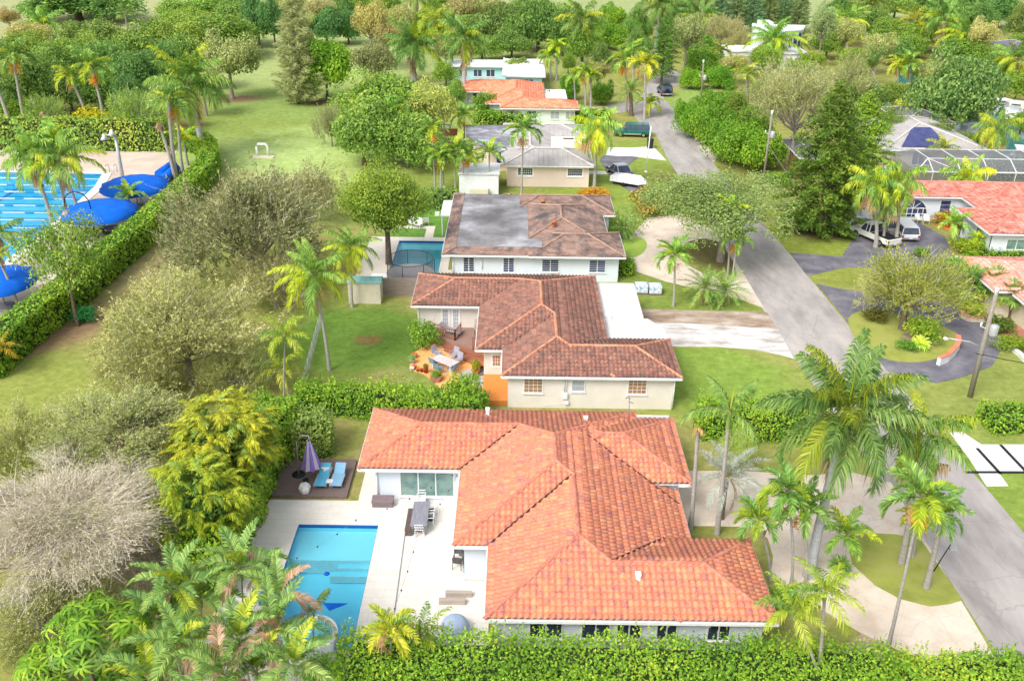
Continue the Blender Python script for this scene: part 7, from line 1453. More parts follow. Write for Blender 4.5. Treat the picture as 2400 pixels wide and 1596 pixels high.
for a in (
 ('royal', 440, 195, 478, 372, 'big royal palm with thick white trunk by the clipped hedge bend', .42, 2.1, (1.1, 1.1, .9), 'royaltrunk'),
 ('slim', 395, 235, 412, 418, 'slender palm left of the big royal palm, tallest white trunk', .26, 1.9, (1.1, 1.1, 1), 'palmtrunk'), ('slimb', 415, 250, 428, 405, 'slender palm directly behind the big royal palm', .2, 1.6, (1, 1, 1), 'palmtrunk'),
 ('deadtop', 372, 288, 410, 420, 'dead-topped slender trunk leaning toward the rolled covers', .22, 1.8, (1, 1, 1), 'palmtrunk'), ('slimc', 430, 330, 440, 388, 'short yellowish palm between the slender trunks', .2, 1.3, (1.6, 1.4, .6), 'palmtrunk'),
 ('slim', 215, 155, 250, 308, 'club palm with orange fruit under its crown, right of the leaning one', .24, 2.2, (1.2, 1.2, .9), 'palmtrunk'), ('slimb', 163, 178, 212, 303, 'leaning club palm with pale fruit in front of the dark wood', .24, 2.0, (1.1, 1.1, .9), 'palmtrunk'),
 ('slim', 30, 130, 60, 300, 'pale palm with tan fruit at the left in front of the dark wood', .24, 2.2, (1.1, 1.1, 1), 'palmtrunk'), ('slim', -30, 150, 25, 300, 'white leaning trunk at the far left edge with its crown out of view', .28, 2.0, (1, 1, 1), 'palmtrunk'),
 ('deadtop', 302, 288, 313, 352, 'short dead-topped palm trunk against the straight hedge', .24, 1.4, (1, 1, 1), 'palmtrunk'), ('deadtop', 98, 262, 112, 330, 'dead grey palm stub behind the straight hedge', .2, 1.5, (1, 1, 1), 'palmtrunk'),
 ('royalb', 70, 365, 122, 522, 'light green palm at the left end of the lane pool', .2, 1.55, (1.3, 1.3, .9), 'palmtrunk'), ('slimc', 120, 345, 158, 505, 'palm with tan seed cluster in the middle of the lane pool trio', .18, 2.3, (1.4, 1.4, .8), 'palmtrunk'), ('coco', 140, 375, 192, 528, 'palm with widely spread fronds, right of the lane pool trio', .17, 1.25, (1.2, 1.2, .9), 'palmtrunk'),
 ('slimc', 300, 458, 312, 515, 'young palm growing between the two blue umbrellas', .16, 1.35, (1.2, 1.3, .9), 'palmtrunk'),
 ('slimc', 948, 235, 962, 378, 'slender palm in front of the dark trees, left of three', .13, 1.4, (1.2, 1.3, .9), 'palmtrunk'), ('slim', 910, 265, 933, 382, 'slender palm leaning before the dark trees, far left', .12, 1.3, (1.2, 1.3, .9), 'palmtrunk'), ('slimb', 968, 265, 964, 372, 'slender palm in front of the dark trees, right of three', .12, 1.3, (1.2, 1.3, .9), 'palmtrunk'), ('slimc', 925, 320, 938, 382, 'short slender palm below the trio of palms', .11, 1.2, (1.2, 1.3, .9), 'palmtrunk'),
 ('slim', 1012, 300, 1020, 448, 'slender palm left of the brown fence', .12, 1.35, (1.2, 1.2, .9), 'palmtrunk'), ('slimb', 1040, 260, 1042, 345, 'slender palm above the white upright board', .12, 1.35, (1.3, 1.3, .9), 'palmtrunk'), ('slim', 1088, 270, 1088, 345, 'slender palm at the left end of the curved flat roof', .12, 1.4, (1.2, 1.3, .9), 'palmtrunk'),
 ('slim', 1035, 365, 1033, 455, 'palm at the left of the white storage shed, fuller crown', .13, 1.4, (1.1, 1.2, .9), 'palmtrunk'), ('slimb', 1038, 372, 1040, 452, 'palm twin standing right behind the fuller crown one', .12, 1.1, (1, 1.1, .9), 'palmtrunk'), ('slimc', 1067, 350, 1067, 455, 'thin palm left corner of the white storage shed', .1, 1.2, (1.2, 1.2, .9), 'palmtrunk'), ('slim', 1088, 362, 1083, 456, 'palm in front of the storage shed, left of two', .13, 1.35, (1.1, 1.2, .9), 'palmtrunk'), ('slimb', 1110, 385, 1104, 425, 'short palm above the storage shed roof', .12, 1.1, (1.1, 1.2, .9), 'palmtrunk'), ('slimc', 1147, 358, 1146, 452, 'palm in front of the storage shed, right of two', .12, 1.4, (1.1, 1.2, .9), 'palmtrunk'),
 ('slim', 1227, 305, 1222, 458, 'single palm standing before the pink wall between the two windows', .12, 1.3, (1.0, 1.1, .9), 'palmtrunk'), ('queen', 1398, 300, 1393, 440, 'shaggy light green palm at the right corner of the pink house', .2, 1.15, (1.5, 1.5, 1.1), 'palmtrunk'),
 ('royalb', 1090, 92, 1087, 245, 'tall royal palm in front of the aqua house', .42, 2.0, (.9, 1, .9), 'royaltrunk'), ('royal', 970, 105, 970, 190, 'dark drooping royal palm left of the tall one', .45, 2.1, (.9, 1, .95), 'royaltrunk'), ('royalb', 975, -8, 976, 80, 'royal palm cut by the top edge above the drooping one', .42, 2.0, (1, .9, .9), 'royaltrunk'),
 ('royalb', 1363, 48, 1363, 156, 'royal palm with browning fronds behind the aqua house', .4, 2.1, (1.2, 1.1, 1), 'royaltrunk'), ('royal', 1547, 12, 1537, 118, 'royal palm at the top left of the street bend', .42, 2.0, (1, 1, .9), 'royaltrunk'),
 ('yellowp', 1025, 55, 1025, 130, 'yellow palm between the two royal palms', .3, 2.8, (1, .95, .9), 'palmtrunk'), ('coco', 1055, 60, 1060, 130, 'loose light palm just left of the tall royal palm', .25, 1.9, (1.4, 1.3, .9), 'palmtrunk'),
 ('slim', 1465, 140, 1467, 262, 'tall palm with slim trunk by the street bend, left', .2, 2.1, (1.2, 1.2, .8), 'palmtrunk'), ('slimb', 1512, 150, 1510, 280, 'tall palm with yellowing fronds by the street bend, right', .22, 2.1, (1.4, 1.2, .7), 'palmtrunk'), ('slimc', 1482, 120, 1484, 190, 'palm behind the two street bend palms', .2, 2.0, (1.1, 1.2, .8), 'palmtrunk'),
 ('date', 1478, 213, 1479, 272, 'date palm with full fan-like crown beside the green pickup', .35, 1.6, (1.2, 1.2, 1), 'bark'), ('slimb', 1524, 243, 1524, 272, 'small palm at the street edge right of the date palm', .16, 1.3, (1.2, 1.2, .8), 'palmtrunk'),
 ('slim', 1290, 130, 1290, 190, 'palm right of the white roofed aqua house, left of two', .2, 1.9, (1.2, 1.3, .8), 'palmtrunk'), ('slimb', 1305, 110, 1304, 190, 'palm right of the white roofed aqua house, right of two', .2, 1.8, (1.2, 1.3, .8), 'palmtrunk'),
 ('slim', 1370, 170, 1372, 262, 'palm trio by the orange roof garage, left', .18, 1.5, (1.4, 1.3, .7), 'palmtrunk'), ('slimb', 1385, 175, 1384, 262, 'palm trio by the orange roof garage, right', .18, 1.5, (1.3, 1.3, .8), 'palmtrunk'), ('slimc', 1345, 180, 1348, 250, 'palm just right of the small white garage', .16, 1.5, (1.3, 1.3, .8), 'palmtrunk'),
 # street & right side
 ('slim', 1582, 596, 1578, 718, 'small palm on the lawn beside the curved beige driveway', .11, 1.0, (1.1, 1.2, .8), 'palmtrunk'), ('slimc', 1710, 495, 1705, 648, 'twin street palm, taller left trunk under the spreading tree', .1, .95, (1.4, 1.4, .6), 'palmtrunk'), ('slim', 1728, 558, 1716, 655, 'twin street palm, lower right crown', .1, .95, (1.1, 1.2, .8), 'palmtrunk'),
 ('date', 1652, 675, 1658, 715, 'pygmy date palm on the verge, left of two', .12, .95, (1.2, 1.2, 1), 'bark'), ('date', 1700, 680, 1692, 716, 'pygmy date palm on the verge, right of two', .12, .95, (1.1, 1.2, 1), 'bark'), ('date', 1460, 535, 1462, 560, 'low cycad-like palm at the white house corner', .14, 1.0, (.8, 1, .8), 'bark'),
 ('sparse', 1710, 968, 1680, 1252, 'palm with few wide arching fronds behind the salmon roof corner', .14, .98, (1, 1, .85), 'palmtrunk'), ('deadtop', 1636, 1000, 1618, 1242, 'frondless palm trunk with one yellow spear right of the salmon roof', .14, .8, (1.2, 1.2, .7), 'palmtrunk'),
 ('silverp', 1705, 1115, 1690, 1215, 'silvery grey-green palm beside the beige driveway', .16, .85, (1, 1, 1), 'bark'),
 ('queen', 2155, 1020, 2112, 1320, 'shaggy palm with hanging brown fronds on the driveway island', .17, .95, (1, 1.05, .85), 'palmtrunk'), ('slim', 2160, 1165, 2080, 1522, 'thin leaning palm with orange fruit at the driveway foreground', .09, .95, (1.1, 1.15, .9), 'palmtrunk'), ('slimc', 2210, 1205, 2170, 1378, 'palm with white swollen base on the driveway island', .16, .8, (1, 1.1, .9), 'palmtrunk'), ('slimb', 2150, 1215, 2138, 1306, 'thin palm behind the island palms', .1, .6, (1, 1.1, .9), 'palmtrunk'),
 ('slim', 1848, 1150, 1854, 1372, 'driveway cluster palm, upper left crown', .08, .85, (.9, 1.05, .85), 'palmtrunk'), ('slimb', 1780, 1215, 1804, 1365, 'driveway cluster palm nearest the roof corner', .08, .85, (.85, 1, .85), 'palmtrunk'), ('slim', 1885, 1190, 1887, 1368, 'driveway cluster palm with a dead hanging frond, centre', .08, .85, (.95, 1.05, .85), 'palmtrunk'), ('slimc', 1985, 1252, 1972, 1345, 'bright green driveway cluster palm, rightmost', .09, .85, (1.3, 1.3, .8), 'palmtrunk'),
 ('yellowp', 1935, 1390, 1905, 1660, 'foreground yellow-green palm in front of the driveway, taller', .09, .72, (.9, 1, .8), 'palmtrunk'), ('yellowp', 1860, 1430, 1928, 1680, 'foreground yellow-green palm in front of the driveway, lower left', .08, .7, (.85, .95, .8), 'palmtrunk'),
 ('queen', 2045, 430, 2052, 580, 'shaggy palm above the white pickup, left trunk', .2, 1.0, (1.4, 1.4, 1.1), 'palmtrunk'), ('queen', 2108, 425, 2098, 578, 'shaggy palm above the white wagon, right trunk', .2, 1.0, (1.4, 1.4, 1), 'palmtrunk'), ('queen', 2078, 470, 2068, 575, 'shaggy palm between the two above the parked cars', .16, .8, (1.2, 1.2, .9), 'palmtrunk'),
 ('queen', 2270, 415, 2264, 478, 'yellowish drooping palm over the arched-window house roof', .2, 1.1, (1.7, 1.6, .8), 'palmtrunk'), ('yellowp', 2211, 348, 2205, 408, 'small golden palm before the screened pool cage', .14, 1.0, (1.1, 1, .7), 'palmtrunk'), ('queen', 2338, 300, 2332, 400, 'drooping palm standing beside the right end of the pool cage', .22, 1.4, (1.2, 1.2, .9), 'palmtrunk'),
 ('slimc', 2238, 525, 2248, 585, 'bushy light palm at the white wall corner', .14, 1.0, (1.4, 1.5, 1), 'palmtrunk'), ('slimb', 2290, 560, 2292, 592, 'small pale palm in front of the white south wall', .08, .7, (1.6, 1.6, 1), 'palmtrunk'),
 ('fanp', 2330, 668, 2330, 720, 'fan palm at the salmon-tile house, left', .12, 1.25, (1, 1.1, .9), 'bark'), ('fanp', 2368, 690, 2365, 745, 'fan palm at the salmon-tile house, right', .12, 1.35, (1, 1.1, .9), 'bark'), ('fanp', 2268, 665, 2240, 715, 'fan palm leaning behind the airy olive tree', .12, 1.3, (.9, 1.1, 1), 'bark'), ('fanp', 2232, 640, 2225, 690, 'fan palm within the airy olive tree crown', .12, 1.2, (.9, 1.1, 1), 'bark'),
 ('coco', 1985, 50, 1985, 110, 'light palm right of the white modern house', .3, 2.3, (1.3, 1.3, .9), 'palmtrunk'), ('royalb', 2048, 10, 2038, 92, 'palm with big hanging pink-brown fronds near the top', .3, 2.3, (1.1, .9, .8), 'palmtrunk'), ('yellowp', 2140, 50, 2133, 122, 'golden yellow palm near the upper right', .3, 2.6, (1.2, 1.0, .6), 'palmtrunk'), ('coco', 2215, 40, 2205, 140, 'tall leaning palm right of the golden one', .3, 2.2, (1, 1.1, .9), 'palmtrunk'), ('coco', 2262, 80, 2258, 150, 'drooping palm above the big round dark tree', .3, 2.2, (1.1, 1.2, .9), 'palmtrunk'), ('coco', 2385, 140, 2375, 215, 'palm at the upper right edge above the dock', .28, 2.0, (1.1, 1.1, .9), 'palmtrunk'),
 ('slimb', 2110, 150, 2098, 235, 'slim palm left of the yellow bush, left of two', .18, 1.9, (1.3, 1.2, .8), 'palmtrunk'), ('slim', 2132, 150, 2124, 243, 'slim palm left of the yellow bush, right of two', .18, 1.9, (1.2, 1.2, .8), 'palmtrunk'),
 ('coco', 1812, 95, 1815, 160, 'palm with upright crown in front of the white modern house', .28, 2.4, (1.1, 1.3, .8), 'palmtrunk'), ('coco', 1860, 100, 1858, 135, 'small palm by the arches of the white garage', .2, 1.6, (1.2, 1.3, .8), 'palmtrunk'), ('slimb', 1690, 120, 1690, 165, 'dark palm left of the low white annex', .22, 1.8, (.7, .8, .8), 'palmtrunk'),
 ('slimc', 1750, 175, 1750, 272, 'palm with golden trunk among the big grey tree crowns', .22, 1.6, (1.5, 1.3, .7), 'palmtrunk'),
 ('royalb', 100, 60, 105, 100, 'blurry pale green palm in the upper left', .35, 2.2, (1.2, 1.3, 1), 'palmtrunk'), ('coco', 1640, 40, 1640, 90, 'drooping palm behind the grey shrubs at the top', .3, 2.4, (.9, 1, .9), 'palmtrunk'),
 ):
    k, cx, cy, bx, by, lab, r, sc, tint, tk = a; palm(k, cx, cy, bx, by, lab, r=r, sc=sc, tint=tint, tk=tk, name={'royal': 'royal_palm', 'royalb': 'royal_palm', 'coco': 'coconut_palm', 'date': 'date_palm', 'fanp': 'fan_palm', 'queen': 'queen_palm'}.get(k, 'palm_tree'))
palm('royal', 1985, 965, 1895, 1350, 'biggest royal palm in the foreground with thick grey-white trunk', r=.27, sc=1.14, tk='royaltrunk', name='royal_palm', rz=.5, tint=(.78, .82, .8))
palm('fanp', 293, 30, 298, 68, 'sabal palm with grey skirt at the top left', r=.3, sc=2.3, name='fan_palm'); palm('fountain', 2045, 165, 2055, 200, 'dark fountain-like palm with upright fronds behind the grey tree', r=.3, sc=1.7, name='fountain_palm', tint=(.8, .9, .9))
for px, py, lab in ((1775, 1520, 'spiky dracaena rosette beside the bottom hedge, left'), (1815, 1555, 'spiky dracaena rosette beside the bottom hedge, right'), (1968, 1325, 'dark spiky plant at the base of the bright driveway palm'), (1745, 1570, 'spiky rosette at the bottom edge')):
    palm('spiky', px, py, 0, None, lab, r=.05, sc=.9, h=2.0 if py > 1400 else 1.0, name='dracaena')
treem('feather', 1722, 1050, 1.0, 3.4, 'pale yellowish feathery shrub right of the salmon roof', (1.9, 1.7, 1.6)); treem('shrub', 1840, 1395, .9, 1.4, 'green shrub in front of the corner of the salmon house', (1.2, 1.4, 1), 'shrub', 'shrub')
for px, py, R_, H, tint, lab in ((1622, 285, 40, 42, (.9, 1, .8), 'rounded bright shrub tree at the road bend, farthest of the row'), (1665, 300, 45, 48, (1, 1, .9), 'rounded bright shrub tree second in the row by the street'), (1705, 335, 50, 52, (.95, 1, .9), 'rounded bright shrub tree third in the row by the street'), (1768, 352, 60, 52, (1.05, 1.05, .8), 'rounded bright shrub tree nearest in the row behind the leaning pole'), (1680, 250, 42, 36, (.8, .9, .8), 'darker rounded shrub tree behind the street row'), (1600, 262, 18, 22, (1, 1.05, .8), 'small rounded shrub at the left end of the street row')):
    tree('brightt', px, py, R_, H, lab, tint)
tree('greyt', 1845, 225, 112, 92, 'huge grey-olive tree above the timber pergola', (.9, .95, .82), (1850, 396)); tree('oliveb', 1955, 215, 85, 75, 'grey-olive tree behind the dark conifer', (.9, .95, .8)); tree('greyt', 1782, 215, 60, 65, 'grey-olive tree left of the huge one', (.85, .95, .75))
tree('conifer', 1942, 380, 92, 158, 'dark green conifer at the driveway entrance', (.55, .62, .38), (1930, 545)); tree('conifer', 2015, 350, 72, 112, 'yellow-green conifer crown joined to the right of the dark one', (1.0, 1.1, .6))
tree('ficusb', 2245, 232, 94, 92, 'big round dark green tree beside the canal', (1.0, 1.05, 1.1)); tree('spread', 1672, 480, 178, 66, 'wide flat-crowned light tree spreading over the street verge', (.66, .86, .62), (1688, 612))
tree('yolive', 2135, 668, 118, 82, 'airy yellow-olive tree on the planted island', (.85, .88, 1.3)); tree('greyt', 2055, 680, 55, 65, 'greyish side crown left of the airy yellow-olive tree', (1.3, 1.3, 1.1))
treem('shrubb', 2168, 768, 1.6, 2.0, 'bright bushy plant on the planted island', (1.5, 1.2, 1), 'bush', 'bush'); treem('shrub', 2052, 735, 1.2, 1.1, 'dark purple-brown bush on the planted island lawn', (.7, .45, .5), 'bush', 'bush'); treem('shrubb', 2125, 808, .9, .8, 'small round green shrub in the mulch ring', (.8, .9, 1), 'shrub', 'shrub')
palm('spiky', 2158, 806, 0, None, 'pale star-shaped bromeliad in the mulch ring', r=.05, sc=1.1, h=.5, name='bromeliad', tint=(3.5, 2.6, 2.0))
treem('shrubb', 2278, 722, 1.3, 1.2, 'yellow-green shrub inside the curved planter wall', (1.8, 1.3, 1), 'shrub', 'shrub'); treem('shrubb', 2372, 800, 1.5, 1.0, 'low mixed shrub bed right of the loop driveway', (1.3, 1.0, .8), 'shrub', 'shrub'); treem('shrub', 2345, 755, 1.4, 1.4, 'dark shrub under the right fan palm', (.6, .6, .5), 'shrub', 'shrub')
treem('shrub', 2225, 508, 1.9, 1.6, 'orange-red croton bush left of the arched-window house door', (2.0, .8, .5), 'bush', 'bush'); treem('shrubb', 2272, 575, 1.8, 1.7, 'yellow-green bush at the white wall corner', (1.7, 1.25, .8), 'bush', 'bush'); treem('shrubb', 2162, 590, .9, .9, 'small round clipped shrub at the forecourt edge', (.8, .9, 1), 'shrub', 'shrub')
treem('shrub', 1525, 460, 2.8, 3.4, 'orange-brown leafless bush at the end of the dark driveway', (1.9, .95, .9), 'bush', 'bush'); treem('shrub', 1390, 452, 2.2, 1.5, 'orange flowering bush at the corner of the pink house', (2.8, .9, .4), 'bush', 'bush'); treem('shrubb', 2128, 250, 3.4, 2.6, 'bright yellow flowering bush behind the shingle roof', (3.4, 1.7, .3), 'bush', 'bush'); tree('brightt', 1411, 222, 25, 27, 'rounded dark green bush by the north driveway', (.7, .8, .8)); tree('brightt', 1335, 210, 22, 28, 'rounded green bush behind the small white garage', (.85, .95, .8)); treem('shrub', 1285, 228, 2.2, 3, 'small olive bush in front of the white garage', (1, 1, .7), 'bush', 'bush'); treem('shrubb', 1135, 240, 2.6, 4.2, 'grey-green bush at the mint house wall', (.9, .9, .9), 'bush', 'bush')
tree('brightt', 1145, 170, 26, 20, 'yellowish banana-like thicket before the aqua house, left', (1.2, 1, .8)); tree('brightt', 1212, 166, 34, 26, 'yellowish banana-like thicket before the aqua house, right', (1.3, 1, .9)); tree('brightt', 40, 262, 45, 30, 'light green weeping tree behind the straight hedge at the left', (1.1, 1, 1)); tree('feather', 125, 265, 42, 42, 'feathery light tree behind the straight hedge', (1.2, 1.2, 1)); tree('feather', 335, 268, 62, 58, 'feathery pale green tree behind the hedge by the slender palms', (1.3, 1.3, 1.1)); treem('shrubb', 222, 275, 3.4, 3.5, 'yellow-orange leafed plant at the dark wood edge', (3.0, 1.5, .5), 'bush', 'bush')
tree('airy', 2200, 315, 35, 25, 'brownish green shrubs right of the solar roof', (.8, .75, .6)); tree('midb', 2265, 335, 40, 25, 'dark green shrubs behind the pool cage', (.8, .8, .7)); tree('midb', 2385, 205, 35, 35, 'green foliage at the right edge above the boats', (1.1, 1.1, .7))
